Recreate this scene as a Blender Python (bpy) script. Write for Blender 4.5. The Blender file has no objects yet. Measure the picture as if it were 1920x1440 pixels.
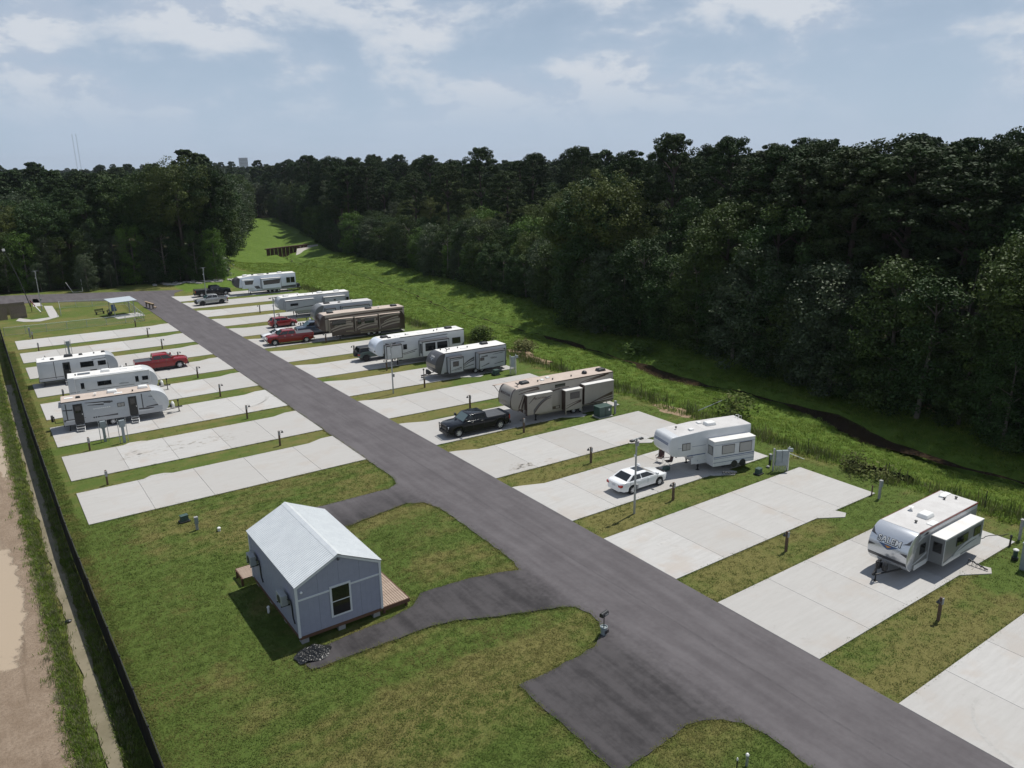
import bpy, bmesh, math, random
import numpy as np
from mathutils import Vector, Matrix
from math import sin, cos, pi, radians as rad
random.seed(7); rng = np.random.default_rng(7)
S = bpy.context.scene
C = S.collection

# ---------------------------------------------------------------- camera
CAM_H, CAM_F = 24.4, 1446.28                      # metres above the ground, focal length in photo pixels (1920 wide)
PITCH, YAW, ROLL = 0.279787, 0.6116, -0.014986
_fw = Vector((sin(YAW)*cos(PITCH), cos(YAW)*cos(PITCH), -sin(PITCH)))
_rt = Vector((cos(YAW), -sin(YAW), 0)); _up = _rt.cross(_fw)
_r = _rt*cos(ROLL)+_up*sin(ROLL); _u = -_rt*sin(ROLL)+_up*cos(ROLL)
cam = bpy.data.cameras.new('camera'); cam.sensor_width = 36; cam.sensor_fit = 'HORIZONTAL'
cam.lens = CAM_F/1920*36; cam.clip_start = .5; cam.clip_end = 30000
co = bpy.data.objects.new('camera', cam); C.objects.link(co); S.camera = co
co.matrix_world = Matrix(((_r.x,_u.x,-_fw.x,0),(_r.y,_u.y,-_fw.y,0),(_r.z,_u.z,-_fw.z,CAM_H),(0,0,0,1)))
def G(px, py, z=0):                                # photo pixel -> point on the level z
    d = _fw*CAM_F+_r*(px-960)+_u*(720-py); t = (z-CAM_H)/d.z
    return (d.x*t, d.y*t)

# ---------------------------------------------------------------- sky and sun
SUN_EL, SUN_AZ = rad(65.5), rad(79.5)              # azimuth clockwise from +Y
w = bpy.data.worlds.new('World'); S.world = w; w.use_nodes = True
nt = w.node_tree; N = nt.nodes; Lk = nt.links; N.clear()
def nd(t, **k):
    n = N.new(t)
    for a, b in k.items(): setattr(n, a, b)
    return n
sky = nd('ShaderNodeTexSky', sky_type='NISHITA', sun_disc=False, sun_elevation=SUN_EL, sun_rotation=SUN_AZ,
         altitude=20, air_density=1.0, dust_density=1.6, ozone_density=1.4)
bg = nd('ShaderNodeBackground'); bg.inputs[1].default_value = 0.052
out = nd('ShaderNodeOutputWorld'); Lk.new(bg.outputs[0], out.inputs[0])
tc = nd('ShaderNodeTexCoord'); sp = nd('ShaderNodeSeparateXYZ'); Lk.new(tc.outputs['Generated'], sp.inputs[0])
def mth(op, a, b=None, c=None):
    n = nd('ShaderNodeMath', operation=op)
    for i, v in enumerate((a, b, c)):
        if v is None: continue
        if isinstance(v, (int, float)): n.inputs[i].default_value = v
        else: Lk.new(v, n.inputs[i])
    return n.outputs[0]
def mrange(v, a, b, c=0., d=1., t='SMOOTHSTEP'):
    n = nd('ShaderNodeMapRange', interpolation_type=t)
    Lk.new(v, n.inputs[0])
    for i, q in enumerate((a, b, c, d)): n.inputs[i+1].default_value = q
    return n.outputs[0]
def mixc(f, a, b):
    n = nd('ShaderNodeMix', data_type='RGBA')
    if isinstance(f, float): n.inputs[0].default_value = f
    else: Lk.new(f, n.inputs[0])
    for i, v in ((6, a), (7, b)):
        if isinstance(v, tuple): n.inputs[i].default_value = (*v, 1)
        else: Lk.new(v, n.inputs[i])
    return n.outputs[2]
zc = mth('MAXIMUM', sp.outputs[2], 0.0)
def noise(vec, scale, detail, rough=.55, dist=0., off=(0, 0, 0), sc=(1, 1, 1)):
    mp = nd('ShaderNodeMapping'); Lk.new(vec, mp.inputs[0]); mp.inputs[1].default_value = off; mp.inputs[3].default_value = sc
    n = nd('ShaderNodeTexNoise'); n.inputs['Scale'].default_value = scale; n.inputs['Detail'].default_value = detail
    n.inputs['Roughness'].default_value = rough; n.inputs['Distortion'].default_value = dist
    Lk.new(mp.outputs[0], n.inputs['Vector']); return n.outputs[0]
D = tc.outputs['Generated']; CS = (1, 1, 2.3)      # cumulus seen from the side: wider than tall
big = noise(D, 2.1, 3, .5, 0, (3.3, 1.1, .35), CS)
puff = noise(D, 5.2, 12, .60, .15, (7.3, 2.2, .4), CS)
puff2 = noise(D, 5.2, 12, .60, .15, (7.285, 2.2, .362), CS)            # sampled a little towards the sun: lit tops against undersides
dens = mth('ADD', mth('MULTIPLY', puff, .75), mth('MULTIPLY', big, .5))
cl = mrange(dens, .535, .67)
veil = mrange(dens, .46, .66, 0., .7)
relief = mrange(mth('SUBTRACT', puff, puff2), -.05, .045)
fade = mrange(zc, .03, .12)
cloudcol = mixc(relief, (8.8, 10.2, 12.4), (12.9, 13.6, 14.6))
haze_col = mixc(mrange(zc, 0.02, .50), (8.9, 11.2, 14.0), (1.1, 2.2, 4.6))
base = mixc(.86, sky.outputs[0], haze_col)
hi = mrange(zc, .25, .8, 1., .3)
c1 = mixc(mth('MULTIPLY', mth('MULTIPLY', veil, hi), .8), base, (9.2, 10.9, 13.3))
c2 = mixc(mth('MULTIPLY', mth('MULTIPLY', mth('MULTIPLY', cl, fade), hi), .85), c1, cloudcol)
Lk.new(c2, bg.inputs[0])
sun = bpy.data.lights.new('sun', 'SUN'); sun.energy = 4.3; sun.angle = rad(.55); sun.color = (1, .965, .9)
so = bpy.data.objects.new('sun', sun); C.objects.link(so)
tosun = Vector((sin(SUN_AZ)*cos(SUN_EL), cos(SUN_AZ)*cos(SUN_EL), sin(SUN_EL)))
so.rotation_euler = (-tosun).to_track_quat('-Z', 'Y').to_euler(); so.location = (60, 10, 90)
vs = S.view_settings; vs.view_transform = 'Standard'; vs.look = 'None'; vs.exposure = 0.0; vs.gamma = 1; vs.use_curve_mapping = False
S.cycles.use_denoising = True; S.cycles.max_bounces = 6; S.cycles.diffuse_bounces = 3; S.cycles.glossy_bounces = 3
S.cycles.transparent_max_bounces = 6; S.cycles.sample_clamp_indirect = 6; S.cycles.caustics_reflective = False; S.cycles.caustics_refractive = False

# ---------------------------------------------------------------- materials
MATS = {}
def mat(name, col, rough=.6, metal=0., col2=None, scale=4., detail=5., lo=.35, hi=.65, bump=0., bscale=None, coat=0., spec=.5, space='Object', fine=0., fscale=60.):
    if name in MATS: return MATS[name]
    m = bpy.data.materials.new(name); m.use_nodes = True; t = m.node_tree; b = t.nodes['Principled BSDF']
    b.inputs['Roughness'].default_value = rough; b.inputs['Metallic'].default_value = metal
    b.inputs['Coat Weight'].default_value = coat; b.inputs['Specular IOR Level'].default_value = spec
    b.inputs['Base Color'].default_value = (*col, 1)
    if col2 or bump or fine:
        if space == 'World': src = t.nodes.new('ShaderNodeNewGeometry').outputs['Position']
        else: src = t.nodes.new('ShaderNodeTexCoord').outputs['Object']
        def nz(sc, de=detail):
            n = t.nodes.new('ShaderNodeTexNoise'); n.inputs['Scale'].default_value = sc; n.inputs['Detail'].default_value = de
            n.inputs['Roughness'].default_value = .62; t.links.new(src, n.inputs['Vector']); return n.outputs[0]
        cur = None
        if col2:
            r = t.nodes.new('ShaderNodeMapRange'); r.inputs[1].default_value = lo; r.inputs[2].default_value = hi; t.links.new(nz(scale), r.inputs[0])
            x = t.nodes.new('ShaderNodeMix'); x.data_type = 'RGBA'; x.inputs[6].default_value = (*col, 1); x.inputs[7].default_value = (*col2, 1)
            t.links.new(r.outputs[0], x.inputs[0]); cur = x.outputs[2]
        if fine:
            r = t.nodes.new('ShaderNodeMapRange'); r.inputs[1].default_value = .25; r.inputs[2].default_value = .75
            r.inputs[3].default_value = 1-fine; r.inputs[4].default_value = 1+fine; t.links.new(nz(fscale, 3), r.inputs[0])
            x = t.nodes.new('ShaderNodeMix'); x.data_type = 'RGBA'; x.blend_type = 'MULTIPLY'; x.inputs[0].default_value = 1
            if cur: t.links.new(cur, x.inputs[6])
            else: x.inputs[6].default_value = (*col, 1)
            t.links.new(r.outputs[0], x.inputs[7]); cur = x.outputs[2]
        if cur: t.links.new(cur, b.inputs['Base Color'])
        if bump:
            bp = t.nodes.new('ShaderNodeBump'); bp.inputs['Strength'].default_value = bump; bp.inputs['Distance'].default_value = .05
            t.links.new(nz(bscale or scale*4), bp.inputs['Height']); t.links.new(bp.outputs[0], b.inputs['Normal'])
    MATS[name] = m; return m
def glossy(name, col, rough=.25, metal=0., coat=.3): return mat(name, col, rough, metal, coat=coat)

# ---------------------------------------------------------------- mesh helpers
class MB:
    def __init__(s): s.v = []; s.f = []
    def add(s, vs_, fs):
        o = len(s.v); s.v += [tuple(p) for p in vs_]; s.f += [tuple(i+o for i in f) for f in fs]; return s
    def box(s, x0, x1, y0, y1, z0, z1):
        return s.add([(x0,y0,z0),(x1,y0,z0),(x1,y1,z0),(x0,y1,z0),(x0,y0,z1),(x1,y0,z1),(x1,y1,z1),(x0,y1,z1)],
                     [(3,2,1,0),(4,5,6,7),(0,1,5,4),(1,2,6,5),(2,3,7,6),(3,0,4,7)])
    def taper(s, x0, x1, y0, y1, z0, z1, ix, iy):
        return s.add([(x0,y0,z0),(x1,y0,z0),(x1,y1,z0),(x0,y1,z0),(x0+ix,y0+iy,z1),(x1-ix,y0+iy,z1),(x1-ix,y1-iy,z1),(x0+ix,y1-iy,z1)],
                     [(3,2,1,0),(4,5,6,7),(0,1,5,4),(1,2,6,5),(2,3,7,6),(3,0,4,7)])
    def prism_y(s, poly, y0, y1):                   # polygon in (x,z), counter-clockwise seen from -y, extruded along y
        n = len(poly); a = [(x, y0, z) for x, z in poly]; b = [(x, y1, z) for x, z in poly]
        if area(poly) < 0: a.reverse(); b.reverse()
        return s.add(a+b, [tuple(range(n)), tuple(range(2*n-1, n-1, -1))]+[(i, n+i, n+(i+1) % n, (i+1) % n) for i in range(n)])
    def prism_z(s, poly, z0, z1):                   # polygon in (x,y) extruded upwards
        n = len(poly); p = list(poly)
        if area(p) < 0: p.reverse()
        a = [(x, y, z0) for x, y in p]; b = [(x, y, z1) for x, y in p]
        return s.add(a+b, [tuple(range(n-1, -1, -1)), tuple(range(n, 2*n))]+[(i, (i+1) % n, n+(i+1) % n, n+i) for i in range(n)])
    def prism_x(s, poly, x0, x1):                   # polygon in (y,z) extruded along x
        n = len(poly); p = list(poly)
        if area(p) < 0: p.reverse()
        a = [(x0, y, z) for y, z in p]; b = [(x1, y, z) for y, z in p]
        return s.add(a+b, [tuple(range(n-1, -1, -1)), tuple(range(n, 2*n))]+[(i, (i+1) % n, n+(i+1) % n, n+i) for i in range(n)])
    def tube(s, pts, r, n=8, cap=True):
        pts = [Vector(p) for p in pts]; k = len(pts); rs = r if isinstance(r, (list, tuple)) else [r]*k; vv = []; ff = []
        for i, p in enumerate(pts):
            d = (pts[min(i+1, k-1)]-pts[max(i-1, 0)]).normalized()
            a = d.orthogonal().normalized() if i == 0 else (a-d*a.dot(d)).normalized()
            b = d.cross(a)
            for j in range(n):
                t = 2*pi*j/n; vv.append(p+(a*cos(t)+b*sin(t))*rs[i])
        for i in range(k-1):
            for j in range(n): ff.append((i*n+j, i*n+(j+1) % n, (i+1)*n+(j+1) % n, (i+1)*n+j))
        if cap: ff += [tuple(range(n-1, -1, -1)), tuple(range((k-1)*n, k*n))]
        return s.add(vv, ff)
    def lathe(s, prof, c=(0, 0, 0), axis='z', n=16, cap=True): # prof: (radius, height) bottom to top
        vv = []; ff = []; k = len(prof)
        for r, h in prof:
            for j in range(n):
                t = 2*pi*j/n; p = (r*cos(t), r*sin(t), h)
                if axis == 'y': p = (p[0], -p[2], p[1])
                if axis == 'x': p = (p[2], p[0], p[1])
                vv.append((p[0]+c[0], p[1]+c[1], p[2]+c[2]))
        for i in range(k-1):
            for j in range(n): ff.append((i*n+j, i*n+(j+1) % n, (i+1)*n+(j+1) % n, (i+1)*n+j))
        if cap: ff += [tuple(range(n-1, -1, -1)), tuple(range((k-1)*n, k*n))]
        return s.add(vv, ff)
    def build(s, name, m, parent=None, smooth=0, bevel=0., seg=2, label=None):
        me = bpy.data.meshes.new(name); me.from_pydata(s.v, [], s.f)
        if bevel:
            bm = bmesh.new(); bm.from_mesh(me)
            bmesh.ops.recalc_face_normals(bm, faces=bm.faces)
            es = [e for e in bm.edges if len(e.link_faces) == 2 and e.calc_face_angle(0) > .45]
            bmesh.ops.bevel(bm, geom=es, offset=bevel, segments=seg, profile=.55, affect='EDGES', clamp_overlap=True)
            bm.to_mesh(me); bm.free()
        if smooth:
            me.polygons.foreach_set('use_smooth', [True]*len(me.polygons)); me.set_sharp_from_angle(angle=rad(smooth))
        me.materials.append(MATS[m] if isinstance(m, str) else m); me.update()
        o = bpy.data.objects.new(name, me); C.objects.link(o); o.parent = parent
        if label: o['label'] = label
        return o
def area(p): return sum(p[i][0]*p[(i+1) % len(p)][1]-p[(i+1) % len(p)][0]*p[i][1] for i in range(len(p)))/2
def thing(name, label, cat, loc=(0, 0, 0), rz=0., group=None):
    o = bpy.data.objects.new(name, None); C.objects.link(o); o.empty_display_size = .3
    o.location = loc; o.rotation_euler = (0, 0, rz); tag(o, label, cat, group); return o
def tag(o, label, cat, group=None):
    o['label'] = label; o['category'] = cat
    if group: o['group'] = group
    return o
def struct(o): o['kind'] = 'structure'; return o
def dup(root, loc, rz=0., label=None, sc=None):
    r = root.copy(); C.objects.link(r); r.location = loc; r.rotation_euler = (0, 0, rz)
    if sc: r.scale = sc
    if label: r['label'] = label
    for ch in root.children:
        c = ch.copy(); C.objects.link(c); c.parent = r
        for g in ch.children:
            d = g.copy(); C.objects.link(d); d.parent = c
    return r
ORD = ['nearest', 'second', 'third', 'fourth', 'fifth', 'sixth', 'seventh', 'eighth', 'ninth', 'tenth', 'eleventh', 'twelfth', 'thirteenth', 'fourteenth', 'fifteenth', 'sixteenth']
FONT = {}
def text_mesh(txt, size, extrude=.004, bold=.02):
    cu = bpy.data.curves.new('t', 'FONT'); cu.body = txt; cu.size = size; cu.align_x = 'CENTER'; cu.extrude = extrude; cu.resolution_u = 2; cu.offset = size*bold
    o = bpy.data.objects.new('t', cu); C.objects.link(o); bpy.context.view_layer.update()
    me = bpy.data.meshes.new_from_object(o.evaluated_get(bpy.context.evaluated_depsgraph_get()))
    bpy.data.objects.remove(o); bpy.data.curves.remove(cu); return me
# ---------------------------------------------------------------- terrain
XL, XR = 25.3, 31.8                                # edges of the park road
CREEK = [(-60, 69), (25, 69.15), (34, 68.8), (39, 69.7), (44, 72.0), (55, 72.5), (65, 70.0), (73.5, 72.0), (89.5, 72.8), (124, 72.7), (149, 76.9), (174, 79.5), (216, 76.5), (235, 80), (330, 112), (460, 150), (900, 260)]
FOREST = [(-80, 80), (29, 79.3), (47, 82), (68, 83.5), (92, 83.5), (134, 86.5), (175, 90.5), (224, 92), (310, 114), (430, 141), (900, 290)]
def creek_x(y): return np.interp(y, [a for a, b in CREEK], [b for a, b in CREEK])
def forest_x(y): return np.interp(y, [a for a, b in FOREST], [b for a, b in FOREST])
_wv = [(rng.uniform(.05, .5), rng.uniform(0, 2*pi), rng.uniform(0, 2*pi)) for _ in range(14)]
def lump(x, y):
    s = 0
    for k, a, ph in _wv: s = s+np.sin(k*(x*np.cos(a)+y*np.sin(a))+ph)/(1+3*k)
    return s/6
def sstep(a, b, x): t = np.clip((x-a)/(b-a), 0, 1); return t*t*(3-2*t)
def hz(x, y):
    x = np.asarray(x, float); y = np.asarray(y, float); xc = creek_x(y)
    down = -1.75*sstep(55.3, xc-3, x); up = 1.3*sstep(xc+2.2, xc+11, x)
    ch = -.75*(1-sstep(.9, 2.4, np.abs(x-xc)))
    f = 1-sstep(240, 420, y)
    z = (down+up+ch)*(.35+.65*f)
    z = z+lump(x*2.2, y*2.2)*.35*sstep(56, 62, x)*(1-sstep(500, 900, y))
    # lawn: the low rise round the cabin and the shallow swale in front of it
    lawn = (1-sstep(23.5, 25, x))*sstep(3.4, 5, x)*(1-sstep(53, 57, y))
    z = z+lawn*(-.035+.05*lump(x*1.5, y*1.5)+.22*np.exp(-((x-21)**2/3.5+(y-41)**2/12))-.10*np.exp(-((y-30)**2)/3.0)*(1-sstep(15, 20, x)))
    # ditch with standing water by the track on the left
    dx = 1.45+.35*np.sin(y*.05)*.4+np.interp(y, [30, 54, 87, 120], [0, -.05, .35, .5])
    z = z-.42*np.exp(-((x-dx)/.62)**2)*(1-sstep(110, 135, y))
    return z
xs = np.concatenate([-np.geomspace(7000, 42, 20), np.arange(-40, -6, 2.), np.arange(-6, 4, .25), np.arange(4, 55, 1.), np.arange(55, 98, .6), np.arange(98, 140, 2.), np.geomspace(142, 7000, 22)])
ys = np.concatenate([-np.geomspace(3000, 24, 10), np.arange(-20, 12, 2.), np.arange(12, 110, .75), np.arange(110, 250, 1.25), np.arange(252, 480, 5.), np.geomspace(485, 9000, 24)])
X, Y = np.meshgrid(xs, ys); Z = hz(X, Y)
nx, ny = len(xs), len(ys)
me = bpy.data.meshes.new('ground')
idx = np.arange(nx*ny).reshape(ny, nx)
F = np.stack([idx[:-1, :-1], idx[:-1, 1:], idx[1:, 1:], idx[1:, :-1]], -1).reshape(-1, 4)
me.from_pydata(np.stack([X, Y, Z], -1).reshape(-1, 3).tolist(), [], F.tolist())
xc = creek_x(Y); fx = forest_x(Y)
meadow = sstep(54.5, 58, X)*(1-sstep(0, 4, X-fx))
meadow = np.maximum(meadow, .75*sstep(161, 168, Y)*sstep(33, 37, X)*(1-sstep(52, 58, X)))
dirt = (1-sstep(-.2, .7, X))
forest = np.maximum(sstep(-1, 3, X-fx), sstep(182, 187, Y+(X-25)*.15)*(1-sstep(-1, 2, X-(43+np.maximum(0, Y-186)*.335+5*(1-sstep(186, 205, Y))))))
forest = np.maximum(forest, sstep(392, 402, Y))
def near_line(pts, wd):
    best = np.full(X.shape, 1e9)
    for (x0, y0), (x1, y1) in zip(pts[:-1], pts[1:]):
        dx_, dy_ = x1-x0, y1-y0; q = np.clip(((X-x0)*dx_+(Y-y0)*dy_)/(dx_*dx_+dy_*dy_), 0, 1); best = np.minimum(best, np.hypot(X-x0-q*dx_, Y-y0-q*dy_))
    return np.exp(-(best/wd)**2)
# greener where water gathers (along the fence, in the swale round the cabin, at the trailers' drains), drier on the mown crowns
lush = np.exp(-((X-4.6)/1.7)**2)*(Y < 62)+.9*near_line([(8.5, 46), (8.0, 40), (9, 34.5), (12.5, 31.2), (18, 30.4), (22.5, 29.6)], .9)+.8*near_line([(18.5, 38.5), (19.5, 44), (23.5, 44.5)], 1.3)
lush = lush+.55*sstep(42, 50, X)*(1-sstep(54, 56, X))-.7*np.exp(-((X-15)/5)**2-((Y-26.5)/2.2)**2)-.5*np.exp(-((X-22)/2.2)**2-((Y-28.6)/1.2)**2)-.45*sstep(31, 33, X)*(1-sstep(38, 46, X))-.5*np.exp(-((X-12)/3)**2-((Y-50)/2.5)**2)-.5*np.exp(-((X-22)/3)**2-((Y-53.5)/2)**2)
strip = .5+.5*np.clip(lush, -1, 1)
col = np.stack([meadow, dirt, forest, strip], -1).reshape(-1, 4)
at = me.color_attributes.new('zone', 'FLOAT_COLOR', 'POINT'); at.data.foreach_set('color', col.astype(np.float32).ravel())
me.polygons.foreach_set('use_smooth', [True]*len(me.polygons))

gm = bpy.data.materials.new('lawn_and_meadow'); gm.use_nodes = True; nt = gm.node_tree; N = nt.nodes; Lk = nt.links
bsdf = N['Principled BSDF']; bsdf.inputs['Roughness'].default_value = .9; bsdf.inputs['Specular IOR Level'].default_value = .15
geo = nd('ShaderNodeNewGeometry'); P = geo.outputs['Position']
va = nd('ShaderNodeVertexColor', layer_name='zone'); sv = nd('ShaderNodeSeparateColor'); Lk.new(va.outputs[0], sv.inputs[0])
n1 = noise(P, .16, 5, .6); n2 = noise(P, .9, 6, .65); n3 = noise(P, 7, 4, .7); n4 = noise(P, 38, 3, .7)
# mowing and drainage streaks run along the pads
mp = nd('ShaderNodeMapping'); Lk.new(P, mp.inputs[0]); mp.inputs[3].default_value = (.12, .9, 1)
n5t = nd('ShaderNodeTexNoise'); n5t.inputs['Scale'].default_value = .9; n5t.inputs['Detail'].default_value = 5; Lk.new(mp.outputs[0], n5t.inputs['Vector'])
green = mixc(mrange(n3, .3, .7), (.070, .112, .020), (.102, .140, .031))
olive = mixc(mrange(n3, .3, .7), (.134, .128, .038), (.180, .163, .058))
dry = mrange(mth('ADD', mth('MULTIPLY', mth('SUBTRACT', .5, va.outputs['Alpha']), .30), mth('ADD', mth('MULTIPLY', n1, .5), mth('ADD', mth('MULTIPLY', n2, .25), mth('MULTIPLY', n5t.outputs[0], .25)))), .42, .60)
lawn = mixc(dry, green, olive)
lawn = mixc(mrange(n4, .58, .80, 0., .35), lawn, (.22, .195, .085))
lawn = mixc(mrange(n4, .28, .44, .32, 0.), lawn, (.050, .064, .016))
mead = mixc(mrange(n2, .35, .68), (.074, .128, .018), (.115, .175, .030))
mead = mixc(mrange(n3, .5, .75, 0., .8), mead, (.105, .16, .036))
mead = mixc(mrange(n3, .25, .42, .75, 0.), mead, (.028, .056, .010))
soil = mixc(mrange(n2, .3, .7), (.235, .175, .125), (.315, .245, .182))
soil = mixc(mrange(n3, .35, .6, .6, 0.), soil, (.19, .14, .098))
sxy = nd('ShaderNodeSeparateXYZ'); Lk.new(P, sxy.inputs[0]); pud = None
for px_, py_, rx_, ry_ in ((0, 1120, 1.15, 8.5), (-45, 985, 1.0, 4.5), (-70, 1350, 1.3, 3.5), (2, 850, .45, 7.0)):
    cx_, cy_ = G(px_, py_); ex = mth('DIVIDE', mth('SUBTRACT', sxy.outputs[0], cx_), rx_); ey = mth('DIVIDE', mth('SUBTRACT', sxy.outputs[1], cy_), ry_)
    dd = mth('ADD', mth('SQRT', mth('ADD', mth('MULTIPLY', ex, ex), mth('MULTIPLY', ey, ey))), mth('ADD', mth('MULTIPLY', mth('SUBTRACT', n2, .5), 1.1), mth('MULTIPLY', mth('SUBTRACT', n3, .5), .25)))
    one = mrange(dd, .88, 1.08, 1., 0.); pud = one if pud is None else mth('MAXIMUM', pud, one)
rut = mrange(noise(P, 1.6, 3, .5, .2, (0, 0, 0), (1, .05, 1)), .56, .66, 0., .55)
soil = mixc(rut, soil, (.15, .108, .075))
soil = mixc(pud, soil, (.37, .295, .215))
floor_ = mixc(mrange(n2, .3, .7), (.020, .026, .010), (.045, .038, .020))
c = mixc(mrange(mth('ADD', sv.outputs[0], mth('MULTIPLY', mth('SUBTRACT', n2, .5), .8)), .35, .65), lawn, mead)
c = mixc(mrange(mth('ADD', sv.outputs[1], mth('MULTIPLY', mth('SUBTRACT', n2, .5), .9)), .38, .62), c, soil)
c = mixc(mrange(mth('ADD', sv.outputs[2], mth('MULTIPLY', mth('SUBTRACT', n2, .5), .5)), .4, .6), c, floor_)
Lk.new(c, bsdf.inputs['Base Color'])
wet = mth('MULTIPLY', pud, mrange(sv.outputs[1], .8, 1.))
Lk.new(mth('SUBTRACT', .9, mth('MULTIPLY', wet, .6)), bsdf.inputs['Roughness'])
bp = nd('ShaderNodeBump'); bp.inputs['Strength'].default_value = .9; bp.inputs['Distance'].default_value = .09
hsum = mth('ADD', mth('MULTIPLY', n4, .45), mth('MULTIPLY', n3, .8)); Lk.new(mth('MULTIPLY', hsum, mth('SUBTRACT', 1., wet)), bp.inputs['Height']); Lk.new(bp.outputs[0], bsdf.inputs['Normal'])
me.materials.append(gm)
ground = bpy.data.objects.new('ground', me); C.objects.link(ground); struct(ground)

# ---------------------------------------------------------------- asphalt
def asphalt_mat():
    m = bpy.data.materials.new('asphalt'); m.use_nodes = True
    global nt, N, Lk
    nt = m.node_tree; N = nt.nodes; Lk = nt.links; b = N['Principled BSDF']; b.inputs['Roughness'].default_value = .82; b.inputs['Specular IOR Level'].default_value = .3
    P = nd('ShaderNodeNewGeometry').outputs['Position']; s = nd('ShaderNodeSeparateXYZ'); Lk.new(P, s.inputs[0])
    mp = nd('ShaderNodeMapping'); Lk.new(P, mp.inputs[0]); mp.inputs[3].default_value = (1.6, .14, 1)
    st = nd('ShaderNodeTexNoise'); st.inputs['Scale'].default_value = 1.0; st.inputs['Detail'].default_value = 6; Lk.new(mp.outputs[0], st.inputs['Vector'])
    n2 = noise(P, .45, 5, .6); n3 = noise(P, 3.2, 5, .65); n4 = noise(P, 26, 3, .7)
    v = mth('ADD', mth('MULTIPLY', st.outputs[0], .45), mth('ADD', mth('MULTIPLY', n2, .35), mth('MULTIPLY', n3, .2)))
    c = mixc(mrange(v, .32, .68), (.078, .070, .074), (.122, .112, .117))
    # the newer, blacker mix of the drives off the road: a wear/age difference with an edge of its own
    side = mrange(mth('ADD', s.outputs[0], mth('MULTIPLY', mth('SUBTRACT', n3, .5), 1.2)), 23.6, 26.2, 1., 0.)
    near = mrange(s.outputs[1], 47, 53, 1., 0.)
    fresh = mixc(mrange(v, .36, .60), (.022, .020, .0215), (.060, .055, .057))
    c = mixc(mth('MULTIPLY', mth('MULTIPLY', side, near), .95), c, fresh)
    c = mixc(mrange(n4, .62, .8, 0., .4), c, (.20, .19, .19))
    # pale scuffs and dropped dust
    c = mixc(mrange(noise(P, 2.1, 8, .75, 1.5), .66, .74, 0., .25), c, (.22, .20, .195))
    # paving joint down the middle of the road
    jt = mth('SUBTRACT', mth('ADD', s.outputs[0], mth('MULTIPLY', n2, .25)), 28.55)
    c = mixc(mth('MULTIPLY', mrange(mth('ABSOLUTE', jt), .02, .10, .45, 0.), mrange(n3, .35, .6)), c, (.05, .047, .05))
    Lk.new(c, b.inputs['Base Color'])
    bp = nd('ShaderNodeBump'); bp.inputs['Strength'].default_value = .35; bp.inputs['Distance'].default_value = .02; Lk.new(n4, bp.inputs['Height']); Lk.new(bp.outputs[0], b.inputs['Normal'])
    return m
def jitter(poly, step=.45, amp=.035, keep=()):
    o = []
    for i in range(len(poly)):
        a = Vector(poly[i]); b = Vector(poly[(i+1) % len(poly)]); d = (b-a).length; n = max(1, int(d/step)); nn = Vector((-(b-a).y, (b-a).x))/max(d, 1e-6)
        straight = abs(a.x-XR) < .01 and abs(b.x-XR) < .01
        for k in range(n):
            p = a+(b-a)*k/n
            if not straight: p = p+nn*random.gauss(0, amp)
            o.append((p.x, p.y))
    return o
ROAD = [(XR, -25), (XR, 159.0), (33.5, 166.0), (36.0, 169.0), (28, 173.4), (11.7, 182.0), (-9, 193.0), (-16, 185.0), (4, 174.2), (10.3, 170.6), (20, 165.2), (24.3, 162.2), (25.4, 159.5), (XL, 156), (XL, 57.3), (XL, 52.9),
        (24.9, 51.7), (23.9, 51.2), (19.3, 51.35), (16.9, 51.5), (16.7, 46.9), (19.1, 47.1), (22.4, 47.75), (23.8, 47.95), (24.9, 47.3), (25.4, 45.8), (25.45, 43.9), (25.2, 36.0), (24.9, 35.05), (21.8, 36.0), (18.6, 36.3),
        (17.6, 35.3), (15.6, 34.95), (11.8, 34.75), (10.6, 33.9), (10.7, 33.2), (14.0, 33.05), (17.2, 33.0), (18.7, 32.65), (20.0, 32.0), (22.4, 30.95), (24.3, 30.2), (24.95, 29.7), (25.25, 28.7), (25.05, 27.8),
        (24.55, 27.0), (23.4, 26.2), (20.3, 26.02), (18.4, 26.05), (18.4, 19.05), (22.0, 19.25), (22.9, 19.4), (23.7, 19.1), (24.4, 18.65), (25.0, 17.95), (25.25, 16.9), (25.1, 14.7), (XL, 12), (XL, -25)]
ROADP = jitter(ROAD)
asph = asphalt_mat(); MATS['asphalt'] = asph
road = MB().prism_z(ROADP, -.16, .045).build('road', asph); struct(road)

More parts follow.
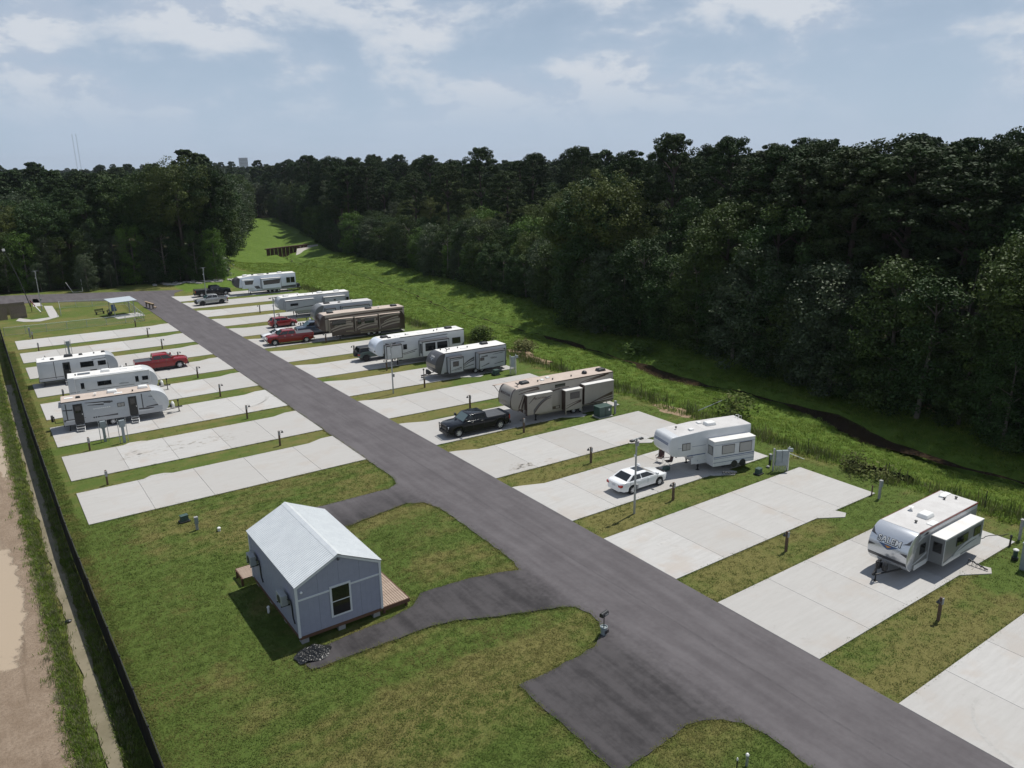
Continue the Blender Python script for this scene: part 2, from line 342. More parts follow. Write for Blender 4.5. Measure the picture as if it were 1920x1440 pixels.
# ---------------------------------------------------------------- concrete pads
def concrete_mat():
    m = bpy.data.materials.new('concrete'); m.use_nodes = True
    global nt, N, Lk
    nt = m.node_tree; N = nt.nodes; Lk = nt.links; b = N['Principled BSDF']; b.inputs['Roughness'].default_value = .85; b.inputs['Specular IOR Level'].default_value = .25
    P = nd('ShaderNodeNewGeometry').outputs['Position']
    oi = nd('ShaderNodeObjectInfo')
    mp = nd('ShaderNodeMapping'); Lk.new(P, mp.inputs[0]); mp.inputs[3].default_value = (.35, 2.6, 1)   # broom finish across the pad
    st = nd('ShaderNodeTexNoise'); st.inputs['Scale'].default_value = 1.3; st.inputs['Detail'].default_value = 8; st.inputs['Roughness'].default_value = .7; Lk.new(mp.outputs[0], st.inputs['Vector'])
    n2 = noise(P, .35, 5, .6); n3 = noise(P, 2.4, 6, .65); n4 = noise(P, 45, 2, .6)
    c = mixc(mrange(st.outputs[0], .25, .75), (.418, .408, .392), (.485, .477, .462))
    c = mixc(mrange(n2, .5, .68, 0., .6), c, (.42, .37, .325))
    c = mixc(mrange(n3, .60, .78, 0., .5), c, (.32, .305, .29))
    c = mixc(mrange(noise(P, .8, 8, .72, .8), .60, .72, 0., .55), c, (.315, .298, .278))
    c = mixc(mrange(noise(P, 1.7, 3, .5, 2.0), .68, .74, 0., .4), c, (.27, .255, .24))
    c = mixc(mrange(n4, .6, .8, 0., .25), c, (.33, .32, .31))
    c = mixc(mrange(oi.outputs['Random'], 0., 1., 0., .62, 'LINEAR'), c, (.365, .35, .33))
    Lk.new(c, b.inputs['Base Color'])
    bp = nd('ShaderNodeBump'); bp.inputs['Strength'].default_value = .2; bp.inputs['Distance'].default_value = .02; Lk.new(st.outputs[0], bp.inputs['Height']); Lk.new(bp.outputs[0], b.inputs['Normal'])
    return m
conc = concrete_mat(); MATS['concrete'] = conc
mat('joint_dirt', (.13, .115, .09), .95)
mat('tyre_mark', (.35, .337, .32), .9, col2=(.42, .41, .39), scale=9)
PADS = []
def pad(side, n, y0, y1, off, flare, label, nslab=5, x_out=None):
    """One parking pad: side +1 lies right of the road. y0..y1 at the road, shifted by -off at the outer end."""
    xa = XR+.012 if side > 0 else XL-.03; xb = x_out if x_out else (53.0 if side > 0 else 4.0)
    Lp = abs(xb-xa); sh = lambda x: -off*abs(x-xa)/Lp*(1 if side > 0 else -1)
    bed = MB().prism_z([(xa, y0+.02), (xb, y0+.02+sh(xb)), (xb, y1-.02+sh(xb)), (xa, y1-.02)], -.12, .035).build('concrete_pad', 'joint_dirt')
    struct(bed); bed['label'] = label
    cuts = [0]+sorted((i+random.uniform(-.06, .06))/nslab for i in range(1, nslab))+[1]
    for i in range(nslab):
        a = xa+(xb-xa)*cuts[i]; b = xa+(xb-xa)*cuts[i+1]; g = .009*(1 if side > 0 else -1)
        if i: a += g
        if i < nslab-1: b -= g
        poly = [(a, y0+sh(a)), (b, y0+sh(b)), (b, y1+sh(b)), (a, y1+sh(a))]
        if i == 0 and flare:                        # splayed corner at the road
            c1 = a+1.15*side; c2 = a+2.5*side
            poly = [(a, y0), (b, y0+sh(b)), (b, y1+sh(b)), (c2, y1+sh(c2)), (c1, y1+flare*.98+sh(c1)) if side < 0 else (a+.7*side, y1+flare*.78), (a, y1+flare)]
        MB().prism_z(poly, -.12, .062).build('slab', 'concrete', bed, bevel=.008, seg=1)
    PADS.append((min(xa, xb), max(xa, xb), y0-max(off, 0)-.0, y1+.0, xa, xb, y0, y1, off, flare, side))
    return bed
def apron(bed, poly, label=None):                   # small concrete tab poured against a pad
    return MB().prism_z(poly, -.12, .058).build('apron', 'concrete', bed, bevel=.006, seg=1)
RY = [9.05, 18.68, 28.40, 38.23, 47.80, 57.36, 66.80, 76.42, 85.95, 95.55, 105.22, 115.0, 124.7, 134.6, 144.7, 153.9]
ROFF = [.2, .2, .25, .5, .9, 1.2, 1.4, 1.5, 1.5, 1.6, 1.6, 1.7, 1.7, 1.7, 1.7, 1.7]
RP = []
for i, y in enumerate(RY):
    what = ORD[i]
    RP.append(pad(1, i, y-(.95 if i == 0 else 0), y+(5.51 if i == 0 else 6.52), ROFF[i], .85 if i >= 3 else 0, 'light grey concrete parking pad right of the road, %s from the camera' % what))
LY = [58.05+9.67*j for j in range(8)]
LP = []
for j, y in enumerate(LY):
    LP.append(pad(-1, j, y, y+6.75, .35+.08*j, .62, 'light grey concrete parking pad left of the road, %s from the camera' % ORD[j], nslab=5))
# triangular tabs at the near edge of the right-hand pads, humps on the far edge of the left-hand ones
for i in (1, 2, 3, 4, 5, 6, 7):
    y = RY[i]-ROFF[i]*.72
    apron(RP[i], [(45.6, y+.15), (47.9, y+.12), (48.2, y-.72), (47.55, y-1.05)])
for j in range(8):
    y = LY[j]+6.75+.02
    apron(LP[j], [(8.4, y-.05), (11.4, y-.05), (10.5, y+.62), (9.5, y+.70)])
# curved tyre marks swept onto pads from the road
def mark(bed, pts, wd=.16):
    b = MB(); 
    for i in range(len(pts)-1):
        a = Vector(pts[i]); c_ = Vector(pts[i+1]); d = (c_-a).normalized(); n = Vector((-d.y, d.x))*wd/2
        b.add([(*(a-n), .0655), (*(c_-n), .0655), (*(c_+n), .0655), (*(a+n), .0655)], [(0, 1, 2, 3)])
    o = b.build('tyre_mark', 'tyre_mark', bed); return o
def arc(cx, cy, r, a0, a1, n=14): return [(cx+r*cos(rad(a0+(a1-a0)*i/n)), cy+r*sin(rad(a0+(a1-a0)*i/n))) for i in range(n+1)]
mark(RP[0], arc(35.4, 9.2, 3.4, 172, 95)); mark(LP[2], arc(21.2, 82.6, 3.3, -10, -95)); mark(LP[2], arc(20.4, 83.5, 4.6, -20, -80))

# ---------------------------------------------------------------- water, track puddles, creek
mat('muddy_water', (.36, .285, .205), .28, spec=.3, col2=(.42, .34, .255), scale=.35, bump=.03, bscale=3)
mat('ditch_water', (.165, .145, .095), .6, spec=.1, col2=(.235, .205, .145), scale=.5, bump=.03, bscale=3)
mat('creek_water', (.046, .031, .020), .10, spec=.35, col2=(.032, .023, .016), scale=.3, bump=.06, bscale=1.2)
def ribbon(cl, wf, z):
    b = MB(); pv = []
    for (x, y), wd in zip(cl, wf): pv.append((x-wd, y)); 
    q = [(x-wd, y) for (x, y), wd in zip(cl, wf)]+[(x+wd, y) for (x, y), wd in reversed(list(zip(cl, wf)))]
    n = len(cl); vv = [(x-wd, y, z) for (x, y), wd in zip(cl, wf)]+[(x+wd, y, z) for (x, y), wd in zip(cl, wf)]
    return b.add(vv, [(i, n+i, n+i+1, i+1) for i in range(n-1)])
cy = np.arange(12, 236, 1.0)
cw = np.interp(cy, [12, 26, 33, 38, 44, 47.5, 50, 60, 62, 66, 71, 74, 84, 86, 92, 95, 235], [.25, .25, .6, 1.5, 1.9, .9, .2, .2, 1.3, 1.7, 1.3, .15, .15, .9, .7, .1, .1])+.12*np.sin(cy*1.7)+.06*np.sin(cy*.63)
o = ribbon([(float(creek_x(y))+.25*sin(y*.8), float(y)) for y in cy], [max(.05, float(a)) for a in cw], -2.08).build('creek', 'creek_water'); struct(o); o['label'] = 'brown creek running through the green meadow'
dy = np.arange(24, 108, 1.0)
dxx = 1.45+.35*np.sin(dy*.05)*.4+np.interp(dy, [30, 54, 87, 120], [0, -.05, .35, .5])
o = ribbon([(float(a), float(b)) for a, b in zip(dxx, dy)], [max(.12, .38+.10*sin(b*.9)+.08*sin(b*2.3)) for b in dy], -.235).build('ditch_water', 'ditch_water'); struct(o)
def blob(cx, cy, rx, ry, n=36, wob=.25, seed=0):
    r_ = random.Random(seed); ph = [r_.uniform(0, 6.3) for _ in range(9)]
    return [(cx+rx*cos(t)*(1+wob*sum(sin((2*k+2)*t+ph[k])/(k+1.5) for k in range(9))), cy+ry*sin(t)*(1+wob*sum(sin((2*k+2)*t+ph[k])/(k+1.5) for k in range(9)))) for t in [2*pi*i/n for i in range(n)]]
# dried mud dropped along one of the left pads
mat('dried_mud', (.30, .275, .24), .95, col2=(.36, .34, .31), scale=6)
r_ = random.Random(9); mb_ = MB()
for k in range(90):
    u = r_.random(); x, y = 8+u*11.5+r_.gauss(0, .3), 71.9-u*.9+r_.choice((-.75, .75, 0))+r_.gauss(0, .22); s_ = r_.uniform(.03, .15); n = 7; ph_ = r_.uniform(0, 6)
    mb_.add([(x+s_*1.8*cos(t)*r_.uniform(.6, 1.2), y+s_*.7*sin(t)*r_.uniform(.6, 1.2), .0665) for t in [2*pi*q/n for q in range(n)]], [tuple(range(n))])
o = mb_.build('mud_crumbs', 'dried_mud', LP[1]); o['kind'] = 'stuff'
mb_ = MB()
for k in range(50):
    x, y = 34.9+r_.gauss(0, .8), 48.2+abs(r_.gauss(0, .5)); s_ = r_.uniform(.03, .14); n = 7
    mb_.add([(x+s_*1.8*cos(t)*r_.uniform(.6, 1.2), y+s_*.8*sin(t)*r_.uniform(.6, 1.2), .0665) for t in [2*pi*q/n for q in range(n)]], [tuple(range(n))])
o = mb_.build('mud_crumbs', 'dried_mud', RP[4]); o['kind'] = 'stuff'
# ---------------------------------------------------------------- recreational vehicles
mat('rv_white', (.60, .615, .63), .32, col2=(.55, .565, .575), scale=1.2, spec=.5)
mat('rv_cream', (.30, .278, .245), .32, col2=(.27, .25, .218), scale=1.1)
mat('rv_grey', (.17, .18, .185), .35, col2=(.15, .158, .165), scale=1.2)
mat('rv_lightgrey', (.43, .455, .48), .33, col2=(.395, .415, .44), scale=1.2)
mat('rv_charcoal', (.075, .075, .082), .35, col2=(.06, .06, .065), scale=2)
mat('rv_black', (.018, .018, .02), .4)
mat('rv_brown', (.050, .030, .024), .3, coat=.3)
mat('rv_taupe', (.27, .24, .195), .35)
mat('rv_silver', (.62, .64, .67), .22, metal=.55, coat=.5)
mat('rv_bluewhite', (.66, .71, .78), .25, coat=.4)
mat('rv_blue', (.06, .10, .20), .35)
mat('roof_white', (.76, .75, .73), .6, col2=(.66, .64, .61), scale=1.3, fine=.05, fscale=20)
mat('roof_tan', (.51, .425, .365), .7, col2=(.44, .365, .31), scale=.9, fine=.06, fscale=20)
mat('roof_grey', (.56, .55, .54), .65, col2=(.48, .465, .455), scale=1.0, fine=.05, fscale=20)
mat('glass_dark', (.010, .012, .014), .06, spec=.6, coat=.3)
mat('glass_blind', (.30, .30, .29), .25, coat=.5)
mat('glass_green', (.035, .075, .085), .05, spec=.7, coat=.5)
mat('tyre', (.018, .018, .019), .85, bump=.1, bscale=40)
mat('rim', (.62, .63, .65), .35, metal=.35)
mat('rim_dark', (.03, .03, .033), .4, metal=.5)
mat('steel_black', (.02, .02, .022), .5, metal=.3)
mat('galvanised', (.42, .44, .45), .45, metal=.6, col2=(.34, .36, .37), scale=8)
mat('aluminium', (.62, .63, .64), .35, metal=.7)
mat('plastic_white', (.74, .74, .72), .45)
mat('plastic_black', (.022, .023, .025), .45)
mat('red_lens', (.35, .015, .012), .2, coat=.5)
mat('clear_lens', (.62, .64, .66), .12, coat=.6)
mat('amber', (.55, .20, .02), .3)
mat('red_trim', (.17, .025, .022), .4)
mat('orange', (.65, .26, .03), .4)

def wheel(parent, x, y, r, wd, rim='rim', side=1, name='wheel'):
    t = MB().lathe([(r*.60, -wd/2), (r*.93, -wd/2), (r, -wd*.36), (r, wd*.36), (r*.93, wd/2), (r*.60, wd/2), (r*.60, -wd/2)], (x, y, r), 'y', 20, False).build(name, 'tyre', parent, smooth=40)
    b = MB().lathe([(r*.595, -wd*.22), (r*.595, wd*.22)], (x, y, r), 'y', 16)
    s = -side
    b.build('hub', 'rim_dark', t, smooth=40)
    sp_ = MB()
    yo = y+side*wd*.40
    for k in range(6):
        a = k*pi/3; d = Vector((cos(a), 0, sin(a))); n = Vector((-sin(a), 0, cos(a)))*r*.10
        q = [Vector((x, yo, r))+d*r*.08-n*1.2, Vector((x, yo, r))+d*r*.60-n, Vector((x, yo, r))+d*r*.60+n, Vector((x, yo, r))+d*r*.08+n*1.2]
        sp_.add([p+Vector((0, -.012, 0)) for p in q]+[p+Vector((0, .012, 0)) for p in q], [(0, 1, 2, 3), (7, 6, 5, 4), (0, 4, 5, 1), (1, 5, 6, 2), (2, 6, 7, 3), (3, 7, 4, 0)])
    sp_.lathe([(r*.13, -.02), (r*.13, .02)], (x, yo, r), 'y', 10)
    n = 18
    ring = [(r*.56, yo), (r*.63, yo)]
    vv = []; ff = []
    for j in range(n):
        a = 2*pi*j/n
        for rr in (r*.55, r*.63):
            for dyy in (-.014, .014): vv.append((x+rr*cos(a), yo+dyy, r+rr*sin(a)))
    for j in range(n):
        p = j*4; q = (j+1) % n*4
        ff += [(p, q, q+1, p+1), (p+2, p+3, q+3, q+2), (p, p+2, q+2, q), (p+1, q+1, q+3, p+3)]
    sp_.add(vv, ff); sp_.build('rim', rim, t)
    return t
def profile_tt(L, z0, z1, nose=1.15, tuck=.55, bulge=.0):
    """Side outline of a travel trailer, rear at x=0, nose at x=L; returns body outline and nose curve from roof to floor."""
    nose_pts = []
    for i in range(9):
        t = i/8; a = t*pi/2
        nose_pts.append((L-nose+nose*sin(a), z0+.95+(z1-z0-.95)*cos(a)))
    nose_pts += [(L-.03, z0+.62), (L-tuck*.45, z0+.25), (L-tuck, z0)]
    return [(0, z0), (L-tuck, z0)]+nose_pts[::-1][1:]+[(0.04, z1), (0, z1-.06)], nose_pts
def profile_fw(L, z0, z1, step=2.7, zn=1.45, drop=.12, nose=.9, slant=.45):
    nose_pts = []
    for i in range(8):
        t = i/7; a = t*pi/2
        nose_pts.append((L-nose+nose*sin(a), zn+.75+(z1-drop-zn-.75)*cos(a)))
    nose_pts += [(L-.06, zn+.40), (L-.32, zn+.12), (L-.75, zn-.02)]
    body = [(0, z0), (L-step-slant, z0), (L-step, z0+.30), (L-step+.06, zn-.12)]+nose_pts[::-1]+[(L-3.3, z1), (.04, z1), (0, z1-.06)]
    return body, nose_pts
def offset_curve(pts, d):
    o = []
    for i, p in enumerate(pts):
        a = Vector(pts[max(i-1, 0)]); b = Vector(pts[min(i+1, len(pts)-1)]); t = (b-a).normalized(); n = Vector((-t.y, t.x))
        o.append((p[0]+n.x*d, p[1]+n.y*d))
    return o
def rv(name, label, B, head, L, W, z1, kind, side, body='rv_white', cap='rv_white', roof='roof_white', capdepth=.5, z0=.62, cat='travel trailer', axles=2, xw=None, prof=None, nose=1.15, capw=.02, ac=(), acm='plastic_white', vents=(), trim=None, group='camper trailers parked on the pads', skirtm=None):
    """B: near rear bottom corner on the ground, head: heading of the front in degrees, side: local y sign of the side that faces the camera."""
    h = rad(head); f = Vector((cos(h), sin(h))); away = Vector((-f.y, f.x))*(-side)
    o2 = Vector(B)+away*W/2
    t = thing(name, label, cat, (o2.x, o2.y, .062), h, group)
    if kind == 'tt': poly, nosep = prof or profile_tt(L, z0, z1, nose)
    else: poly, nosep = prof or profile_fw(L, z0, z1)
    MB().prism_y(poly, -W/2, W/2).build('body', body, t, smooth=35, bevel=.035)
    # front cap: a shell laid over the nose
    xcap = min(p[0] for p in nosep)
    oc = offset_curve(nosep, .012) if True else nosep
    back = [(nosep[-1][0]-capdepth*.25, nosep[-1][1]+.02), (xcap-capdepth*.15, nosep[0][1]-.25), (xcap-.03, nosep[0][1]-.02)]
    MB().prism_y(oc+back, -W/2-capw/2, W/2+capw/2).build('front_cap', cap, t, smooth=35, bevel=.06, seg=3)
    # roof membrane
    xr = xcap+.08
    rz = MB()
    if kind == 'tt': rz.box(.03, xr, -W/2+.03, W/2-.03, z1-.02, z1+.022)
    else:
        rz.box(.03, L-3.3, -W/2+.03, W/2-.03, z1-.02, z1+.022)
        a, b = (L-3.3, z1), (xr, nosep[0][1])
        rz.add([(a[0], -W/2+.03, a[1]-.02), (b[0], -W/2+.03, b[1]-.02), (b[0], W/2-.03, b[1]-.02), (a[0], W/2-.03, a[1]-.02), (a[0], -W/2+.03, a[1]+.022), (b[0], -W/2+.03, b[1]+.022), (b[0], W/2-.03, b[1]+.022), (a[0], W/2-.03, a[1]+.022)],
               [(3, 2, 1, 0), (4, 5, 6, 7), (0, 1, 5, 4), (1, 2, 6, 5), (2, 3, 7, 6), (3, 0, 4, 7)])
    rz.build('roof', roof, t, bevel=.015, seg=1)
    if trim:
        for s in (-1, 1):
            bz = MB()
            if kind == 'tt': bz.box(.0, xr, s*W/2-.012, s*W/2+.018, z1-.075, z1+.012)
            else: bz.box(.0, L-3.3, s*W/2-.012, s*W/2+.018, z1-.075, z1+.012)
            bz.build('roof_trim', trim, t)
    # chassis, axles, wheels
    fr = MB(); xe = L-.9 if kind == 'tt' else L-3.2
    for s in (-1, 1): fr.box(.1, xe, s*.75-.05, s*.75+.05, z0-.18, z0-.005)
    for x in np.arange(.5, xe, 1.6): fr.box(x, x+.06, -.7, .7, z0-.15, z0-.03)
    fr.box(-.06, .06, -W/2+.15, W/2-.15, z0-.12, z0-.01)
    fr.build('chassis', 'steel_black', t)
    xw = xw if xw else L*.40
    r = .34
    for a in range(axles):
        x = xw+(a-(axles-1)/2)*.84
        for s in (-1, 1): wheel(t, x, s*(W/2-.16), r, .22, side=s)
        MB().tube([(x, -W/2+.2, r), (x, W/2-.2, r)], .04, 8).build('axle', 'steel_black', t)
    # stabiliser jacks at the rear, landing gear or tongue at the front
    for s in (-1, 1):
        MB().tube([(.5, s*.8, z0-.1), (.42, s*.95, .02)], .03, 6).box(.34, .5, s*.95-.08, s*.95+.08, 0, .025).build('stabiliser_jack', 'steel_black', t)
    if kind == 'tt':
        tg = MB()
        for s in (-1, 1): tg.tube([(L-1.0, s*.75, z0-.1), (L+1.15, s*.06, z0-.12)], .05, 6)
        tg.box(L+1.0, L+1.3, -.06, .06, z0-.16, z0-.04)
        tg.build('tongue', 'steel_black', t)
        MB().tube([(L+.95, 0, .03), (L+.95, 0, z0+.55)], .045, 10).box(L+.85, L+1.05, -.1, .1, 0, .03).box(L+.87, L+1.03, -.06, .06, z0+.5, z0+.68).build('tongue_jack', 'steel_black', t)
        for s in (-1, 1): MB().lathe([(.0, 0), (.13, .02), (.155, .1), (.155, .4), (.12, .5), (.06, .53), (.06, .58)], (L+.42, s*.2, z0-.06), 'z', 14).build('propane_bottle', 'plastic_black' if cap in ('rv_charcoal', 'rv_silver', 'rv_black') else 'plastic_white', t, smooth=45)
        MB().box(L+.12, L+.30, -.25, .25, z0-.05, z0+.28).build('battery_box', 'plastic_black', t, bevel=.02)
    else:
        for s in (-1, 1): MB().box(L-3.05, L-2.92, s*.85-.06, s*.85+.06, .28, z0+.5).box(L-3.03, L-2.94, s*.85-.04, s*.85+.04, .03, .4).box(L-3.1, L-2.87, s*.85-.11, s*.85+.11, 0, .03).build('landing_leg', 'steel_black', t)
        MB().box(L-1.75, L-1.0, -.22, .22, 1.22, 1.46).tube([(L-1.45, 0, .95), (L-1.45, 0, 1.3)], .06, 8).build('hitch_pin_box', 'steel_black', t, bevel=.02)
    # roof fittings
    for i, a in enumerate(ac):
        x, y = a
        zt = z1+.02 if (kind == 'tt' or x < L-3.3) else z1-.05
        MB().taper(x-.48, x+.48, y-.36, y+.36, zt, zt+.27, .09, .07).build('air_conditioner', acm, t, smooth=40, bevel=.07, seg=3)
    for v in vents:
        x, y = v[:2]; k = v[2] if len(v) > 2 else 'vent'
        zt = z1+.02 if (kind == 'tt' or x < L-3.3) else z1-.05
        if k == 'vent': MB().taper(x-.2, x+.2, y-.2, y+.2, zt, zt+.11, .03, .03).build('roof_vent', 'plastic_white', t, bevel=.02)
        elif k == 'dark': MB().taper(x-.22, x+.22, y-.2, y+.2, zt, zt+.16, .05, .05).build('roof_vent', 'plastic_black', t, bevel=.03)
        elif k == 'pipe': MB().lathe([(.05, 0), (.05, .1), (.09, .1), (.09, .15), (.03, .18)], (x, y, zt), 'z', 10).build('plumbing_vent', 'plastic_black', t)
        elif k == 'hatch': MB().box(x-.38, x+.38, y-.2, y+.2, zt, zt+.05).build('roof_hatch', 'plastic_white', t, bevel=.02)
        elif k == 'solar': MB().box(x-.6, x+.6, y-.33, y+.33, zt+.03, zt+.06).box(x-.5, x-.45, y-.3, y+.3, zt, zt+.04).box(x+.45, x+.5, y-.3, y+.3, zt, zt+.04).build('solar_panel', 'glass_dark', t)
        elif k == 'antenna': MB().lathe([(.10, 0), (.10, .05), (.03, .07), (.03, .22), (.16, .26), (.02, .30)], (x, y, zt), 'z', 12).build('antenna', 'plastic_white', t)
        elif k == 'dome': MB().lathe([(.26, 0), (.28, .08), (.24, .22), (.12, .31), (.02, .34)], (x, y, zt), 'z', 16).build('satellite_dome', 'plastic_black', t, smooth=50)
        elif k == 'winged': MB().box(x-.03, x+.03, y-.03, y+.03, zt, zt+.25).box(x-.05, x+.05, y-.32, y+.32, zt+.22, zt+.28).build('antenna', 'plastic_black', t)
    # tail lamps
    for s in (-1, 1): MB().box(-.025, .0, s*(W/2-.22)-.06, s*(W/2-.22)+.06, z0+.35, z0+.62).build('tail_lamp', 'red_lens', t)
    t['W'] = W; t['L'] = L; t['z0'] = z0; t['z1'] = z1; t['s'] = side
    return t
def rect_on(t, x0, x1, za, zb, name, m, yoff=0., thick=.022, side=None, parent=None, bevel=0.):
    s = side if side else t['s']; y = s*(t['W']/2+yoff)
    return MB().box(x0, x1, min(y-s*.01, y+s*thick), max(y-s*.01, y+s*thick), za, zb).build(name, m, parent or t, bevel=bevel, seg=2)
def window(t, x0, x1, za, zb, yoff=0., side=None, frame='rv_black', pane='glass_dark', parent=None, split=None):
    f = rect_on(t, x0, x1, za, zb, 'window', frame, yoff, .024, side, parent, bevel=.0)
    s = side if side else t['s']; y = s*(t['W']/2+yoff+.024); m = .045
    if parent:                                      # the window is already a sub-part: pane joins its level
        par = parent
    else: par = f
    xsplit = [x0+m, x1-m] if not split else [x0+m, (x0+x1)/2-.015, (x0+x1)/2+.015, x1-m]
    for i in range(0, len(xsplit), 2): MB().box(xsplit[i], xsplit[i+1], min(y-s*.008, y+s*.006), max(y-s*.008, y+s*.006), za+m, zb-m).build('pane', pane, par)
    return f
def door(t, x0, x1, za, zb, m='rv_charcoal', side=None, win=True, steps=True):
    d = rect_on(t, x0, x1, za, zb, 'door', m, 0, .03, side, bevel=.01); s = side if side else t['s']; y = s*(t['W']/2+.03)
    MB().box(x1-.12, x1-.06, min(y, y+s*.04), max(y, y+s*.04), za+.85, za+1.0).build('handle', 'aluminium', d)
    if win: MB().box(x0+.16, x1-.16, min(y-s*.005, y+s*.008), max(y-s*.005, y+s*.008), zb-.85, zb-.2).build('door_window', 'glass_dark', d)
    if steps:
        y0 = s*t['W']/2; b = MB(); z = t['z0']
        for k in range(3):
            ya = y0+s*(.10+.24*k); zz = z-.04-k*.2
            b.box(x0+.05, x1-.05, min(ya, ya+s*.22), max(ya, ya+s*.22), zz-.03, zz)
        for x in (x0+.05, x1-.05): b.tube([(x, y0+s*.08, z), (x, y0+s*.78, .02)], .02, 6)
        b.tube([(x0+.05, y0+s*.78, .02), (x1-.05, y0+s*.78, .02)], .02, 6)
        b.build('entry_steps', 'aluminium', t)
    return d
def slide(t, x0, x1, za, zb, depth, m='rv_white', roofm='roof_white', frame='rv_black', fr=True, feet=False):
    s = t['s']; y0 = s*(t['W']/2-.05); y1 = s*(t['W']/2+depth)
    o = MB().box(x0, x1, min(y0, y1), max(y0, y1), za, zb).build('slide_out', m, t, bevel=.02)
    MB().box(x0-.02, x1+.02, min(y0, y1+s*.03), max(y0, y1+s*.03), zb-.005, zb+.045).build('slide_roof', roofm, o, bevel=.012, seg=1)
    if fr:
        yf = y1; e = .012*s; b = MB(); q = .07
        for a in ((x0-.01, x0+q, za, zb), (x1-q, x1+.01, za, zb), (x0, x1, zb-q*1.3, zb), (x0, x1, za, za+q*.8)): b.box(a[0], a[1], min(yf-e, yf+e), max(yf-e, yf+e), a[2], a[3])
        b.build('slide_trim', frame, o)
        b = MB()
        for x in (x0-.008, x1-.004): b.box(x, x+.012, min(y0, y1-s*.02), max(y0, y1-s*.02), za+.02, zb-.02)
        yg = s*(t['W']/2)
        [MB().box(q0, q0+.078, min(yg-s*.01, yg+s*.03), max(yg-s*.01, yg+s*.03), za-.05, zb+.06).build('seal', frame, o) for q0 in (x0-.09, x1+.012)]
    o['depth'] = depth
    return o
def swoosh(t, pts, m, yoff=0., side=None, parent=None, name='stripe'):
    s = side if side else t['s']; y = s*(t['W']/2+yoff)
    if area(pts) < 0: pts = pts[::-1]
    b = MB().prism_y(pts, min(y-s*.004, y+s*.006), max(y-s*.004, y+s*.006))
    return b.build(name, m, parent or t)
def band(x0, z0, x1, z1, w0, w1, bend=0., n=8):     # a tapering curved paint stripe between two points
    up = []; dn = []
    for i in range(n+1):
        q = i/n; x = x0+(x1-x0)*q; z = z0+(z1-z0)*q+bend*4*q*(1-q); wd = (w0+(w1-w0)*q)*.75+.006
        up.append((x, z+wd)); dn.append((x, z-wd))
    return dn+up[::-1]
def letters(t, txt, size, x, z, m, yoff=0., side=None, parent=None, name='lettering'):
    me_ = text_mesh(txt, size); s = side if side else t['s']; y = s*(t['W']/2+yoff+.006)
    for v in me_.vertices:
        a, b, c_ = v.co; v.co = (x-s*a, y+s*c_, z+b)
    if s > 0: me_.flip_normals() if False else None
    me_.materials.clear(); me_.materials.append(MATS[m]); o = bpy.data.objects.new(name, me_); C.objects.link(o); o.parent = parent or t; return o
def cap_frame(nosep, d=.02):
    """Arc-length walk down the nose curve: returns f(v) -> (x, z, tangent, normal)."""
    pts = [Vector(p) for p in offset_curve(nosep, d)]; acc = [0]
    for i in range(1, len(pts)): acc.append(acc[-1]+(pts[i]-pts[i-1]).length)
    def f(v):
        v = min(max(v, 0), acc[-1]-1e-4)
        for i in range(1, len(pts)):
            if acc[i] >= v:
                q = (v-acc[i-1])/(acc[i]-acc[i-1]); p = pts[i-1].lerp(pts[i], q); tg = (pts[i]-pts[i-1]).normalized(); return p, tg, Vector((-tg.y, tg.x))
    return f
def cap_letters(t, nosep, txt, size, v0, m, ext=.004, name='lettering', dz=.022, bold=.02):
    me_ = text_mesh(txt, size, ext, bold); f = cap_frame(nosep, dz)
    for q in me_.vertices:
        a, b, c_ = q.co; p, tg, n = f(v0-b); q.co = (p.x+n.x*c_, a, p.y+n.y*c_)
    me_.materials.clear(); me_.materials.append(MATS[m]); o = bpy.data.objects.new(name, me_); C.objects.link(o); o.parent = t; return o
def cap_poly(t, nosep, poly, m, name='stripe', dz=.020, sub=.12):
    """A flat-printed shape on the nose: polygon in (across, down-the-nose) metres, cut into thin strips so that it follows the curve."""
    f = cap_frame(nosep, dz); b = MB(); v_lo = min(p[1] for p in poly); v_hi = max(p[1] for p in poly); n = max(2, int((v_hi-v_lo)/.03)); rows = []
    for i in range(n+1):
        v = v_lo+(v_hi-v_lo)*(i+.001)/(n+.002); xs_ = []
        for k in range(len(poly)):
            (a0, b0), (a1, b1) = poly[k], poly[(k+1) % len(poly)]
            if (b0 <= v < b1) or (b1 <= v < b0): xs_.append(a0+(a1-a0)*(v-b0)/(b1-b0))
        rows.append((v, min(xs_), max(xs_)) if len(xs_) >= 2 else None)
    for i in range(n):
        if rows[i] and rows[i+1]:
            q = []
            for v, a in ((rows[i][0], rows[i][1]), (rows[i][0], rows[i][2]), (rows[i+1][0], rows[i+1][2]), (rows[i+1][0], rows[i+1][1])):
                p, tg, nn = f(v); q.append((p.x, a, p.y))
            b.add(q, [(0, 1, 2, 3)])
    return b.build(name, m, t)

